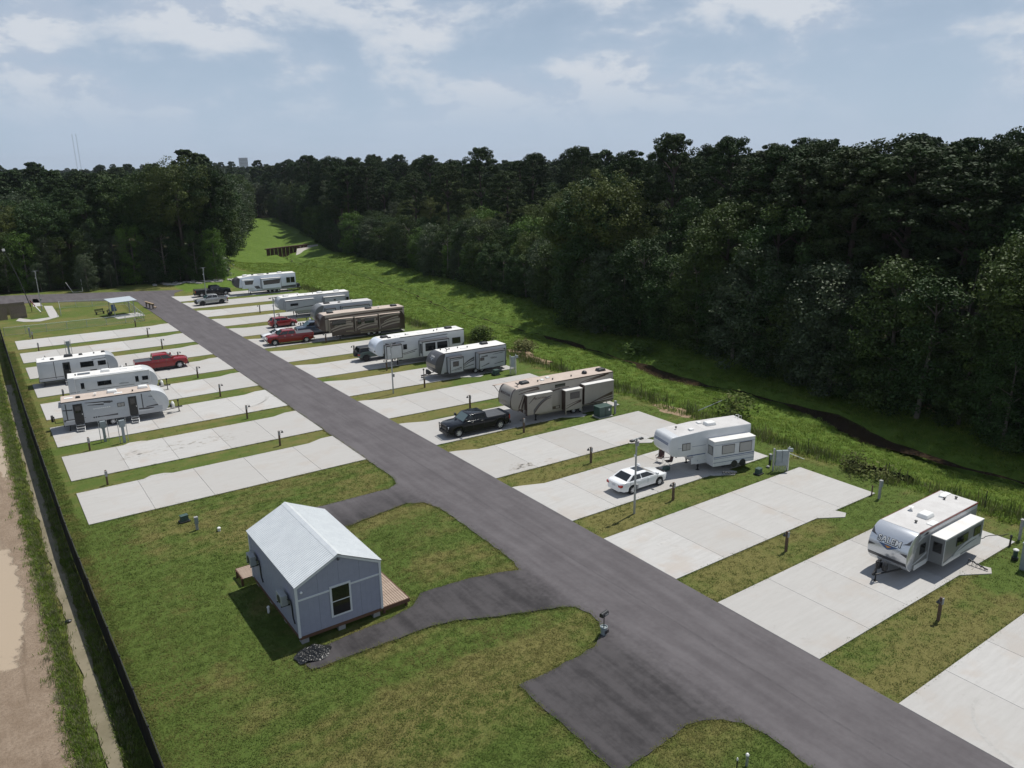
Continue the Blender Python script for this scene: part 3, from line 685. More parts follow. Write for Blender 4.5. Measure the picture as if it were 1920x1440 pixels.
# --- silver-nosed trailer nearest on the right
L, z1 = 8.3, 2.95
pr = profile_tt(L, .62, z1, 1.2)
t = rv('travel_trailer', 'grey travel trailer with silver nose lettered SALEM, nearest on the right', (50.4, 20.0), 180, L, 2.4, z1, 'tt', 1, 'rv_grey', 'rv_silver', 'roof_grey', prof=pr, capw=.02, ac=[(4.7, .25)], vents=[(5.3, 1.0, 'hatch'), (6.0, .35, 'pipe'), (4.55, -.75, 'antenna'), (1.3, -.3, 'pipe'), (1.0, -.55, 'vent'), (.6, .1, 'pipe'), (.45, -.65, 'hatch')], trim='red_trim')
s1 = slide(t, 1.0, 5.75, .72, 2.42, .88, 'rv_grey', 'roof_white', 'rv_lightgrey')
for a in ((1.3, 2.15), (2.9, 4.3)): window(t, a[0], a[1], 1.55, 2.15, .88, parent=s1, split=True)
b = MB().box(5.735, 5.765, 1.42, 1.94, 1.45, 2.12).build('window', 'rv_black', s1); MB().box(5.762, 5.772, 1.47, 1.89, 1.5, 2.07).build('pane', 'glass_dark', s1)
window(t, 6.25, 6.85, 1.45, 2.1)
swoosh(t, band(5.7, .80, 1.05, 1.05, .05, .34, .12), 'rv_lightgrey', .893, parent=s1); swoosh(t, band(4.6, 1.0, 1.4, 1.42, .05, .16, .22), 'rv_lightgrey', .893, parent=s1); swoosh(t, band(5.7, .78, 3.6, .80, .10, .10), 'rv_white', .895, parent=s1)
swoosh(t, band(7.3, .70, 5.85, .74, .22, .20), 'rv_white'); swoosh(t, band(7.55, 2.2, 6.0, 2.75, .03, .12, .05), 'rv_lightgrey'); swoosh(t, band(7.6, 1.0, 6.0, 1.35, .02, .10, -.05), 'rv_lightgrey'); swoosh(t, band(7.0, 2.70, .1, 2.74, .10, .16), 'rv_lightgrey')
cap_letters(t, pr[1], 'SALEM', .50, 1.50, 'rv_black', .004, dz=.026, bold=.075); cap_letters(t, pr[1], 'SALEM', .50, 1.50, 'plastic_white', .004, dz=.038, bold=.01)
cap_poly(t, pr[1], [(-.62, 1.58), (.62, 1.58), (.10, 1.85), (0, 1.88), (-.10, 1.85)], 'rv_blue', 'emblem'); cap_poly(t, pr[1], [(-.2, 1.66), (.2, 1.66), (0, 1.78)], 'orange', 'emblem', .028)
for s in (-1, 1):
    cap_poly(t, pr[1], [(s*1.19, .75), (s*1.19, 1.15), (s*.75, 1.28), (s*1.0, 1.1)], 'rv_charcoal'); cap_poly(t, pr[1], [(s*1.19, 1.75), (s*1.19, 1.95), (s*.7, 1.8)], 'rv_charcoal')
    MB().lathe([(.05, 0), (.05, .02)], (L-.72, s*.98, 2.66), 'z', 10).build('marker_lamp', 'red_lens', t)
cap_poly(t, pr[1], [(-1.18, 2.35), (1.18, 2.35), (1.18, 2.62), (-1.18, 2.62)], 'rv_charcoal')
SALEM = t

# --- old white fifth wheel with the white car
L, z1 = 7.7, 3.45
pr = profile_fw(L, .65, z1, 2.3, 1.55, .22, .35, .25)
t = rv('fifth_wheel_trailer', 'old white fifth wheel with thin blue stripes and a slide, parked askew behind white sedan', (50.4, 37.75), 165, L, 2.4, z1, 'fw', 1, 'rv_white', 'rv_white', 'roof_grey', prof=pr, z0=.65, cat='fifth wheel', ac=[(3.3, .1)], vents=[(5.3, .5), (3.9, -.5), (6.2, -.3, 'pipe')], xw=2.0)
s1 = slide(t, .25, 4.15, .62, 2.72, .95, 'rv_white', 'roof_white', fr=False)
for a in ((.55, 1.75, 1.55, 2.4), (2.2, 3.4, 1.6, 2.35)): window(t, a[0], a[1], a[2], a[3], .95, parent=s1, pane='glass_blind')
MB().box(4.135, 4.165, 1.35, 2.0, 1.55, 2.3).build('window', 'rv_black', s1); MB().box(4.163, 4.172, 1.4, 1.95, 1.6, 2.25).build('pane', 'glass_blind', s1)
for z_, wd in ((1.36, .07), (1.25, .03), (2.42, .03), (.92, .04)): swoosh(t, [(.27, z_), (4.13, z_), (4.13, z_+wd), (.27, z_+wd)], 'rv_blue', .95, parent=s1)
for x in (1.35, 2.15): MB().lathe([(.30, -.01), (.30, .01)], (x, 1.2+.955, .62), 'y', 18).build('wheel_arch', 'rv_black', s1)
window(t, 5.75, 6.5, 2.0, 2.6, split=True, pane='glass_blind')
for z_, wd in ((2.22, .03), (1.45, .08), (.95, .03)): swoosh(t, [(4.3, z_), (5.6 if z_ > 2 or z_ < 1 else 6.0, z_), (5.6 if z_ > 2 or z_ < 1 else 6.0, z_+wd), (4.3, z_+wd)], 'rv_blue')
swoosh(t, [(6.55, 2.22), (7.45, 2.22), (7.45, 2.25), (6.55, 2.25)], 'rv_blue')
for a in ((5.05, 5.6, .72, 1.3), (4.35, 4.95, .72, 1.0)): rect_on(t, a[0], a[1], a[2], a[3], 'hatch', 'rv_white', 0, .014)
for v in (.62, .70, .77): cap_poly(t, pr[1], [(-1.1, v), (1.0, v), (1.0, v+.045), (-1.1, v+.045)], 'rv_blue')
MB().tube([(-.05, -.6, .9), (-.07, -.6, z1+.25), (.25, -.6, z1+.25), (.3, -.6, z1)], .02, 6).tube([(-.05, -.25, .9), (-.07, -.25, z1+.25), (.25, -.25, z1+.25), (.3, -.25, z1)], .02, 6).build('ladder', 'aluminium', t)

# --- tan-roofed fifth wheel lettered on the nose, with the black truck
L, z1 = 12.1, 3.68
pr = profile_fw(L, .6, z1, 2.7, 1.45, .10, .62, .55)
t = rv('fifth_wheel_trailer', 'long beige fifth wheel lettered MONTANA with brown swooshes and three slides', (52.1, 56.25), 174.8, L, 2.45, z1, 'fw', 1, 'rv_cream', 'rv_cream', 'roof_tan', prof=pr, z0=.6, cat='fifth wheel', axles=2, xw=4.4, ac=[(9.9, 0), (.95, .3)], acm='plastic_black', vents=[(3.0, .35, 'dome'), (8.5, .3, 'pipe'), (6.9, .5, 'pipe'), (4.7, .5, 'pipe'), (7.9, .1), (7.0, -.3), (10.9, .4, 'winged')], trim='rv_brown')
for i, a in enumerate(((7.75, 10.6, .98, 2.92, .55), (4.3, 6.3, .72, 2.75, .68), (.45, 4.05, .95, 3.0, .72))):
    s1 = slide(t, a[0], a[1], a[2], a[3], a[4], 'rv_cream', 'roof_white', 'rv_brown', fr=False); y0 = 1.225
    MB().box(a[1]-.004, a[1]+.012, y0+.02, y0+a[4]-.02, a[2]+.02, a[3]-.02).build('slide_end', 'rv_brown', s1)
    if i == 0:
        letters(t, 'MONTANA', .27, 9.1, 2.42, 'rv_brown', a[4], parent=s1); swoosh(t, band(10.4, 2.15, 9.7, 2.72, .03, .10), 'rv_brown', a[4], parent=s1)
        swoosh(t, band(9.9, 1.15, 7.85, 2.55, .36, .04, .30), 'rv_charcoal', a[4], parent=s1); swoosh(t, band(9.8, 1.12, 7.9, 2.35, .12, .03, .30), 'rv_brown', a[4]+.004, parent=s1)
    if i == 1:
        window(t, 4.65, 5.75, 1.85, 2.5, a[4], parent=s1); swoosh(t, band(6.2, .95, 4.4, 1.5, .03, .12, .03), 'rv_brown', a[4], parent=s1); swoosh(t, band(6.2, 1.2, 4.4, 1.6, .02, .05, .05), 'rv_brown', a[4], parent=s1)
        for x in (4.35, 6.25): MB().box(x-.04, x+.04, y0+a[4]-.06, y0+a[4]+.012, .35, .75).build('slide_leg', 'rv_cream', s1)
    if i == 2:
        swoosh(t, [(.5, 1.0), (4.0, 1.0), (4.0, 1.08), (.5, 1.12)], 'rv_brown', a[4]+.003, parent=s1); swoosh(t, band(3.4, 1.05, .6, 1.7, .03, .22, .04), 'rv_brown', a[4], parent=s1); swoosh(t, band(2.2, 1.2, .6, 1.35, .03, .08), 'rv_brown', a[4], parent=s1)
rect_on(t, 5.9, 7.1, 3.05, 3.38, 'window', 'glass_dark'); rect_on(t, .18, .30, 1.6, 2.9, 'tall_window', 'glass_dark')
for q in ((10.95, 1.45, 10.55, 2.6, .35, .30), (8.9, 3.25, 11.2, 3.05, .12, .03), (9.0, 3.42, 11.2, 3.38, .10, .03), (4.2, 2.85, 1.0, 3.5, .05, .14), (4.0, 3.15, .6, 3.55, .03, .08), (7.6, 2.75, 5.4, 2.95, .10, .04)): swoosh(t, band(*q, .06), 'rv_brown')
swoosh(t, band(11.3, 1.5, 10.7, 2.9, .30, .05, .0), 'rv_brown'); swoosh(t, band(11.45, 1.5, 10.75, 1.25, .06, .2, .1), 'rv_brown')
for a in ((8.05, 8.75, .68, 1.0), (8.9, 9.15, .68, .98)): rect_on(t, a[0], a[1], a[2], a[3], 'hatch', 'rv_cream', 0, .02)
swoosh(t, [(6.5, .9), (7.6, .9), (7.6, 1.2), (6.5, 1.2)], 'rv_brown'); swoosh(t, [(6.6, .95), (7.0, .95), (7.0, 1.15), (6.6, 1.15)], 'rv_cream', .004)
cap_letters(t, pr[1], 'MONTANA', .36, .95, 'rv_brown', .004)
cap_poly(t, pr[1], [(-.8, 1.05), (.8, 1.05), (0, 1.16)], 'rv_taupe'); cap_poly(t, pr[1], [(-.9, 1.95), (.9, 1.95), (.4, 1.5), (-.4, 1.5)], 'rv_taupe'); cap_poly(t, pr[1], [(-1.2, 2.1), (1.2, 2.1), (0, 2.25)], 'rv_brown')
for s in (-1, 1): cap_poly(t, pr[1], [(s*1.225, .02), (s*1.225, 2.3), (s*1.02, 2.3), (s*1.12, 1.2), (s*1.0, .02)], 'rv_brown')
aw = MB().add([(6.2, -1.25, 3.5), (11.2, -1.25, 3.45), (11.2, -3.9, 2.72), (6.2, -3.9, 2.8)], [(0, 1, 2, 3)]); aw.tube([(6.15, -3.9, 2.8), (11.25, -3.9, 2.72)], .06, 8); aw.build('awning', 'roof_tan', t)
for x in (6.25, 11.15): MB().tube([(x, -1.25, 1.6), (x, -3.88, 2.74)], .03, 6).build('awning_arm', 'rv_brown', t)

# --- trailer with the charcoal nose
L, z1 = 9.7, 3.05
pr = profile_tt(L, .62, z1, 1.25)
t = rv('travel_trailer', 'white travel trailer with charcoal nose and black-edged slides lettered TERRA', (52.2, 75.55), 177, L, 2.45, z1, 'tt', 1, 'rv_lightgrey', 'rv_charcoal', 'roof_white', prof=pr, ac=[(2.3, -.3)], acm='plastic_black', vents=[(7.7, .3, 'winged'), (7.1, -.2, 'pipe'), (5.9, -.3, 'pipe'), (5.4, .2, 'hatch'), (4.8, .1, 'pipe'), (8.1, -.5, 'pipe')], trim='rv_black')
s1 = slide(t, 6.35, 8.15, .72, 2.55, .72, 'rv_lightgrey', 'rv_charcoal'); window(t, 7.0, 7.75, 1.5, 2.1, .72, parent=s1)
for q in ((8.0, 2.3, 6.5, 2.38, .03, .05), (8.0, 1.05, 6.6, 1.3, .02, .06), (7.6, 1.0, 6.6, 1.12, .02, .04)): swoosh(t, band(*q), 'rv_charcoal', .72, parent=s1)
s1 = slide(t, .6, 4.3, .62, 2.58, .80, 'rv_lightgrey', 'rv_charcoal'); window(t, 3.6, 4.15, 1.7, 2.05, .80, parent=s1)
letters(t, 'TERRA', .30, 2.3, 1.75, 'rv_charcoal', .80, parent=s1)
for q in ((4.0, 2.15, 3.1, 2.2, .05, .12), (4.0, .95, 2.9, 1.25, .02, .08), (2.2, 1.05, .9, 1.2, .03, .06), (2.4, 2.25, .9, 2.35, .02, .04)): swoosh(t, band(*q), 'rv_charcoal', .80, parent=s1)
for q in ((6.1, 1.25, 4.5, 2.0, .06, .16, .1), (6.1, 1.05, 4.5, 1.75, .03, .1, .08), (6.0, .95, 4.6, 1.2, .03, .06, .03)): swoosh(t, band(*q), 'rv_charcoal')
rect_on(t, .12, .42, 1.3, 2.6, 'tall_window', 'glass_dark'); rect_on(t, .0, 8.6, .62, .76, 'skirt', 'rv_charcoal', 0, .01)
swoosh(t, [(.02, .64), (.5, .64), (.5, 1.1), (.02, 1.0)], 'rv_black')
cap_letters(t, pr[1], 'TERRA', .30, 1.15, 'plastic_white', .004); cap_poly(t, pr[1], [(-.55, 1.28), (.55, 1.28), (.2, 1.36), (-.2, 1.36)], 'rv_lightgrey', 'emblem'); cap_poly(t, pr[1], [(-.14, 1.42), (.14, 1.42), (0, 1.62)], 'rv_lightgrey', 'emblem'); cap_poly(t, pr[1], [(-1.2, 1.95), (1.2, 1.95), (1.2, 2.35), (-1.2, 2.35)], 'rv_taupe')
MB().box(2.55, 3.35, 1.9, 2.1, .05, .12).tube([(2.7, 1.25, .05), (2.75, 2.6, .10)], .05, 8).build('sewer_hose', 'galvanised', t)

# --- blue-white fifth wheel above the sport utility
L, z1 = 12.3, 3.52
pr = profile_fw(L, .6, z1, 2.9, 1.45, .08, 1.05, .6)
t = rv('fifth_wheel_trailer', 'white fifth wheel with pale blue nose and two black-framed window slides', (51.7, 84.5), 175.5, L, 2.45, z1, 'fw', 1, 'rv_white', 'rv_bluewhite', 'roof_white', prof=pr, z0=.6, cat='fifth wheel', xw=4.2, ac=[(10.6, .0), (1.6, -.2)], acm='plastic_black', vents=[(10.2, .7, 'dark'), (8.9, .2, 'hatch'), (7.9, .4, 'pipe'), (7.6, .2), (5.8, .2, 'hatch'), (3.9, .3, 'pipe'), (3.3, .0, 'pipe'), (.8, -.4, 'hatch')], trim='rv_black')
s1 = slide(t, 9.0, 11.1, 1.05, 2.75, .62, 'rv_white', 'rv_charcoal')
s1 = slide(t, 2.6, 6.4, .80, 2.75, .85, 'rv_white', 'rv_charcoal')
window(t, 2.85, 4.3, 1.5, 2.5, .85, parent=s1); window(t, 4.55, 5.95, 1.5, 2.5, .85, parent=s1)
MB().box(6.392, 6.412, 1.45, 1.95, 1.2, 2.45).build('window', 'glass_dark', s1)
window(t, 8.1, 8.6, 1.9, 2.55); window(t, .55, 1.75, 1.75, 2.55)
for q in ((8.8, 1.35, 6.7, 1.75, .03, .05), (8.6, 1.25, 7.0, 1.5, .02, .05), (8.4, 2.95, 11.0, 2.98, .04, .02), (6.4, 2.98, 2.4, 3.15, .03, .05)): swoosh(t, band(*q), 'rv_charcoal')
swoosh(t, band(11.3, 1.55, 9.2, 1.5, .22, .05), 'rv_charcoal'); swoosh(t, [(.02, 1.4), (.5, 1.4), (.02, 1.85)], 'rv_charcoal')
for a in ((8.35, 9.55, .66, 1.12), (6.9, 7.2, .8, 1.25), (9.7, 9.95, .7, 1.1)): rect_on(t, a[0], a[1], a[2], a[3], 'hatch', 'rv_white', 0, .02)
cap_letters(t, pr[1], 'ATLAS', .25, 1.35, 'rv_lightgrey', .004)
for s in (-1, 1): cap_poly(t, pr[1], [(s*1.2, 1.75), (s*1.2, 2.05), (s*.5, 2.0)], 'rv_charcoal')

# --- dark brown and tan fifth wheel pulled by the red truck
L, z1 = 13.0, 3.78
pr = profile_fw(L, .45, z1, 2.9, 1.4, .10, .8, .7)
t = rv('fifth_wheel_trailer', 'long fifth wheel painted in dark brown and tan swirls, behind the red truck', (52.7, 103.1), 174.5, L, 2.5, z1, 'fw', 1, 'rv_taupe', 'rv_brown', 'roof_tan', prof=pr, z0=.45, cat='fifth wheel', axles=3, xw=4.9, ac=[(11.0, 0), (5.2, .0), (1.3, .2)], acm='plastic_black', vents=[(9.8, .3, 'hatch'), (3.7, .3, 'antenna')], trim='rv_taupe')
for a in ((8.1, 11.7, 1.25, 3.05, .55), (4.4, 7.9, 1.15, 3.0, .6), (.9, 4.2, 1.05, 3.05, .6)):
    s1 = slide(t, *a, 'rv_brown', 'roof_tan', 'rv_taupe', fr=False)
    MB().box(a[1]-.06, a[1]+.03, 1.2, 1.25+a[4]+.02, a[2]-.1, a[3]+.05).build('slide_trim', 'rv_taupe', s1)
    for q in ((.05, .20, .97, .50, .10, .26, .22), (.03, .80, .97, .93, .10, .16, .05), (.10, .06, .95, .30, .08, .16, .1), (.2, .45, .9, .72, .05, .14, .12)):
        x0_, x1_ = a[1]-(a[1]-a[0])*q[0], a[1]-(a[1]-a[0])*q[2]; h_ = a[3]-a[2]
        swoosh(t, band(x0_, a[2]+h_*q[1], x1_, a[2]+h_*q[3], q[4], q[5], q[6]), 'rv_taupe', a[4]+random.uniform(.001, .01), parent=s1)
window(t, 5.0, 6.5, 2.0, 2.75, .6); window(t, 7.0, 7.55, 2.0, 2.75, .6); window(t, 9.3, 11.3, 2.2, 2.9, .55)
swoosh(t, band(11.3, .95, 7.0, 1.0, .55, .85, .1), 'rv_brown', .003); swoosh(t, band(11.2, .62, 5.0, .72, .06, .12, .05), 'rv_brown', .004); swoosh(t, band(9.2, 1.05, 8.0, 1.15, .1, .35), 'rv_taupe', .008)
swoosh(t, band(12.3, 3.15, .3, 3.42, .10, .16, .12), 'rv_brown'); swoosh(t, [(.02, .5), (.9, .5), (.9, 3.0), (.5, 3.2), (.02, 2.4)], 'rv_brown', .004)
swoosh(t, band(5.0, .55, .3, 1.0, .2, .5, .1), 'rv_brown', .006)

# --- grey round-nosed trailer half hidden behind it
L, z1 = 9.6, 3.15
t = rv('travel_trailer', 'grey round-nosed trailer half hidden behind the brown and tan fifth wheel', (52.9, 114.6), 175, L, 2.45, z1, 'tt', 1, 'rv_lightgrey', 'rv_grey', 'roof_grey', nose=1.5, ac=[(7.2, .0)], acm='plastic_black', vents=[(5.2, .2, 'dark'), (3.6, .0, 'hatch'), (4.6, .3), (3.1, .2, 'antenna')], trim='rv_lightgrey')
s1 = slide(t, .7, 5.3, .8, 2.7, .6, 'rv_lightgrey', 'rv_charcoal'); s1 = slide(t, 6.3, 7.9, .8, 2.6, .5, 'rv_lightgrey', 'rv_charcoal')
swoosh(t, band(8.3, 1.2, 8.1, 2.6, .3, .1), 'rv_charcoal')

# --- white fifth wheel behind the red hatchback
L, z1 = 12.2, 3.5
pr = profile_fw(L, .6, z1, 2.8, 1.45, .08, .75, .55)
t = rv('fifth_wheel_trailer', 'white fifth wheel with black trim lines and three white roof units, behind red hatchback', (52.9, 123.7), 175, L, 2.45, z1, 'fw', 1, 'rv_lightgrey', 'rv_lightgrey', 'roof_white', prof=pr, z0=.6, cat='fifth wheel', ac=[(10.5, 0), (4.8, .1), (1.9, .1)], vents=[(7.2, .3), (8.6, .2, 'pipe'), (6.0, .1, 'pipe')], trim='rv_charcoal', xw=4.2)
s1 = slide(t, 6.3, 11.0, 1.15, 2.95, .55, 'rv_lightgrey', 'roof_white', 'rv_charcoal', fr=False); window(t, 9.0, 10.3, 2.05, 2.45, .55, parent=s1)
swoosh(t, band(10.9, 2.88, 6.4, 2.92, .06, .06), 'rv_charcoal', .55, parent=s1); swoosh(t, band(10.9, 1.35, 6.4, 1.8, .03, .08, .1), 'rv_charcoal', .55, parent=s1)
s1 = slide(t, .9, 4.6, 1.0, 2.95, .6, 'rv_lightgrey', 'roof_white', 'rv_charcoal'); window(t, 2.6, 2.95, 2.3, 2.5, .6, parent=s1)
rect_on(t, .15, .6, 1.6, 2.6, 'tall_window', 'glass_dark'); swoosh(t, band(11.35, 1.5, 11.2, 3.1, .12, .08), 'rv_charcoal')
for a in ((7.0, 8.2, .66, 1.1), (8.4, 9.2, .66, 1.1)): rect_on(t, a[0], a[1], a[2], a[3], 'hatch', 'rv_lightgrey', 0, .02)

# --- farthest fifth wheel
L, z1 = 12.0, 3.6
pr = profile_fw(L, .6, z1, 2.9, 1.5, .25, 1.1, .7)
t = rv('fifth_wheel_trailer', 'white fifth wheel with black nose and wide slanted windows, farthest on the right', (54.0, 152.6), 174, L, 2.45, z1, 'fw', 1, 'rv_bluewhite', 'rv_charcoal', 'roof_white', prof=pr, z0=.6, cat='fifth wheel', ac=[(9.6, 0), (2.9, .1)], vents=[(8.2, .2, 'dark'), (6.6, .1, 'solar'), (5.2, .1, 'dark')], trim='rv_bluewhite', xw=4.4, axles=3)
s1 = slide(t, 8.3, 10.5, 1.25, 2.95, .5, 'rv_bluewhite', 'roof_white', 'rv_charcoal', fr=False); swoosh(t, [(8.35, 2.75), (10.1, 2.75), (10.0, 2.0), (8.6, 2.0)], 'glass_dark', .5, parent=s1, name='window')
s1 = slide(t, 3.1, 6.9, .95, 2.95, .7, 'rv_bluewhite', 'roof_white', 'rv_charcoal'); swoosh(t, [(3.2, 2.75), (6.6, 2.6), (6.5, 1.75), (3.4, 1.85)], 'glass_dark', .715, parent=s1, name='window')
for a in ((.25, 1.05), (1.15, 1.9)): rect_on(t, a[0], a[1], 1.7, 2.8, 'window', 'glass_dark')
swoosh(t, [(.05, .7), (3.0, .7), (3.0, 1.1), (.05, 1.25)], 'rv_charcoal'); swoosh(t, [(7.0, 1.0), (8.0, 1.0), (8.2, 1.55), (7.4, 1.6)], 'rv_charcoal')
rect_on(t, 7.9, 9.4, .62, 1.2, 'hatch', 'rv_bluewhite', 0, .02)
MB().box(-1.0, -.1, -.9, .9, .5, .62).tube([(-.6, -.6, 1.0), (-.6, .6, 1.0)], .32, 12).build('rear_rack', 'plastic_black', t)

# --- left row: tan-roofed trailer with two doors
L, z1 = 9.4, 2.95
pr = profile_tt(L, .62, z1, 1.55)
t = rv('travel_trailer', 'grey and white trailer with tan roof and two dark doors, nearest on the left', (5.1, 82.15), -5.5, L, 2.45, z1, 'tt', -1, 'rv_lightgrey', 'rv_white', 'roof_tan', prof=pr, ac=[(4.5, .15), (7.3, .2)], vents=[(5.0, -.55, 'hatch'), (1.5, -.2, 'dark'), (3.0, -.3, 'antenna'), (.7, .1, 'hatch'), (6.3, -.6, 'pipe')], trim='rv_charcoal')
door(t, .95, 1.75, .66, 2.62, 'rv_black'); door(t, 5.75, 6.5, .66, 2.62, 'rv_black')
window(t, 4.75, 5.4, 1.75, 2.15, split=True, pane='glass_blind'); rect_on(t, 4.75, 5.6, .75, 1.4, 'hatch', 'rv_lightgrey', 0, .02); rect_on(t, 8.0, 8.75, .85, 1.3, 'hatch', 'rv_lightgrey', 0, .02); rect_on(t, 4.05, 4.4, 2.35, 2.5, 'vent_panel', 'rv_charcoal')
for q in ((2.0, 2.62, 4.2, 2.4, .02, .16), (2.2, 2.35, 3.6, 2.25, .02, .10), (7.3, 1.35, 9.1, 1.45, .05, .12), (6.6, 1.15, 8.2, 1.2, .2, .02), (7.6, 2.4, 8.7, 2.2, .03, .08), (8.0, 2.0, 9.1, 1.8, .02, .08), (3.0, 1.05, 4.7, 1.05, .03, .10), (.05, 2.15, .9, 2.1, .05, .08), (.05, 1.1, 1.9, 1.15, .12, .02)): swoosh(t, band(*q), 'rv_charcoal')
for q in ((2.2, 2.48, 3.6, 2.38, .03, .06), (.2, 1.02, 1.9, 1.08, .10, .02), (6.55, 1.05, 8.4, 1.0, .12, .02)): swoosh(t, band(*q), 'rv_white', .004)
swoosh(t, [(.32, 1.0), (.42, 1.0), (.42, 2.75), (.32, 2.75)], 'rv_charcoal'); swoosh(t, [(6.95, 1.3), (7.05, 1.3), (7.05, 2.75), (6.95, 2.75)], 'rv_charcoal'); rect_on(t, 7.15, 7.5, 1.45, 2.6, 'tall_window', 'rv_lightgrey')
for k in range(9): swoosh(t, [(2.65+k*.17, 1.86), (2.77+k*.17, 1.86), (2.77+k*.17, 1.96), (2.65+k*.17, 1.96)], 'plastic_white', .003)
for x in (2.6, 2.8, 3.0): MB().lathe([(.07, -.01), (.07, .02)], (x, -1.235, 1.05), 'y', 10).build('outlet', 'plastic_black', t)
MB().tube([(-.1, .3, .55), (-.75, .3, .6), (-.8, .3, 1.3)], .04, 6).lathe([(.2, -.1), (.34, -.1), (.34, .1), (.2, .1)], (-.95, .3, 1.1), 'x', 16).build('spare_wheel', 'tyre', t, smooth=40)

L, z1 = 8.7, 2.95
t = rv('travel_trailer', 'plain off-white travel trailer between two others on the left side', (6.7, 91.7), -6, L, 2.4, z1, 'tt', -1, 'rv_white', 'rv_white', 'roof_white', nose=1.5, ac=[(3.7, .1)], vents=[(1.6, .1, 'solar'), (5.5, .3, 'hatch'), (7.0, .3, 'hatch'), (.8, -.2, 'pipe')], trim='rv_white')
d = door(t, 1.0, 1.65, .68, 2.5, 'rv_white', steps=False); d = door(t, 6.3, 6.95, .68, 2.5, 'rv_white', steps=False)
window(t, 2.75, 4.1, 1.75, 2.25, split=True); window(t, 7.15, 7.75, 1.75, 2.2, split=True)
for x in (.65, 7.95): MB().tube([(x, -1.24, .7), (x, -1.25, 2.85)], .03, 6).build('awning_arm', 'plastic_white', t)
MB().tube([(.6, -1.27, 2.86), (8.0, -1.27, 2.86)], .055, 8).build('awning_roll', 'plastic_white', t)
swoosh(t, band(.1, 1.35, 8.2, 1.4, .03, .03, .05), 'rv_grey'); letters(t, 'wilderness', .22, 5.3, 1.65, 'rv_grey')

L, z1 = 8.3, 2.95
pr = profile_tt(L, .62, z1, 1.2)
t = rv('travel_trailer', 'white travel trailer with dark door and black roof unit, behind the red pickup', (4.7, 101.9), -3.5, L, 2.45, z1, 'tt', -1, 'rv_white', 'rv_lightgrey', 'roof_white', prof=pr, ac=[(3.3, .2)], acm='plastic_black', vents=[(1.6, -.4, 'dark'), (4.6, .3, 'dark'), (7.0, .4, 'dark'), (6.0, .1, 'pipe'), (.8, .2, 'antenna')], trim='rv_lightgrey')
door(t, 2.55, 3.3, .66, 2.6, 'rv_black'); window(t, 4.35, 5.75, 1.75, 2.4); window(t, 6.2, 7.05, 1.75, 2.3)
rect_on(t, 4.3, 5.0, .9, 1.3, 'hatch', 'rv_white', 0, .02); swoosh(t, [(5.3, 1.0), (6.0, 1.0), (6.0, 1.35), (5.3, 1.35)], 'rv_black')
swoosh(t, [(1.65, .8), (1.72, .8), (1.72, 2.85), (1.65, 2.85)], 'rv_charcoal'); swoosh(t, [(7.2, .8), (7.28, .8), (7.28, 2.85), (7.2, 2.85)], 'rv_charcoal'); swoosh(t, [(.05, .95), (2.5, .95), (2.5, 1.02), (.05, 1.02)], 'rv_charcoal')
swoosh(t, [(7.5, 2.0), (8.15, 1.95), (8.1, 2.25)], 'red_trim'); swoosh(t, band(5.6, 2.55, 7.9, 2.6, .03, .05), 'rv_charcoal'); rect_on(t, 0.02, 2.5, .63, .8, 'skirt', 'rv_lightgrey', 0, .014)
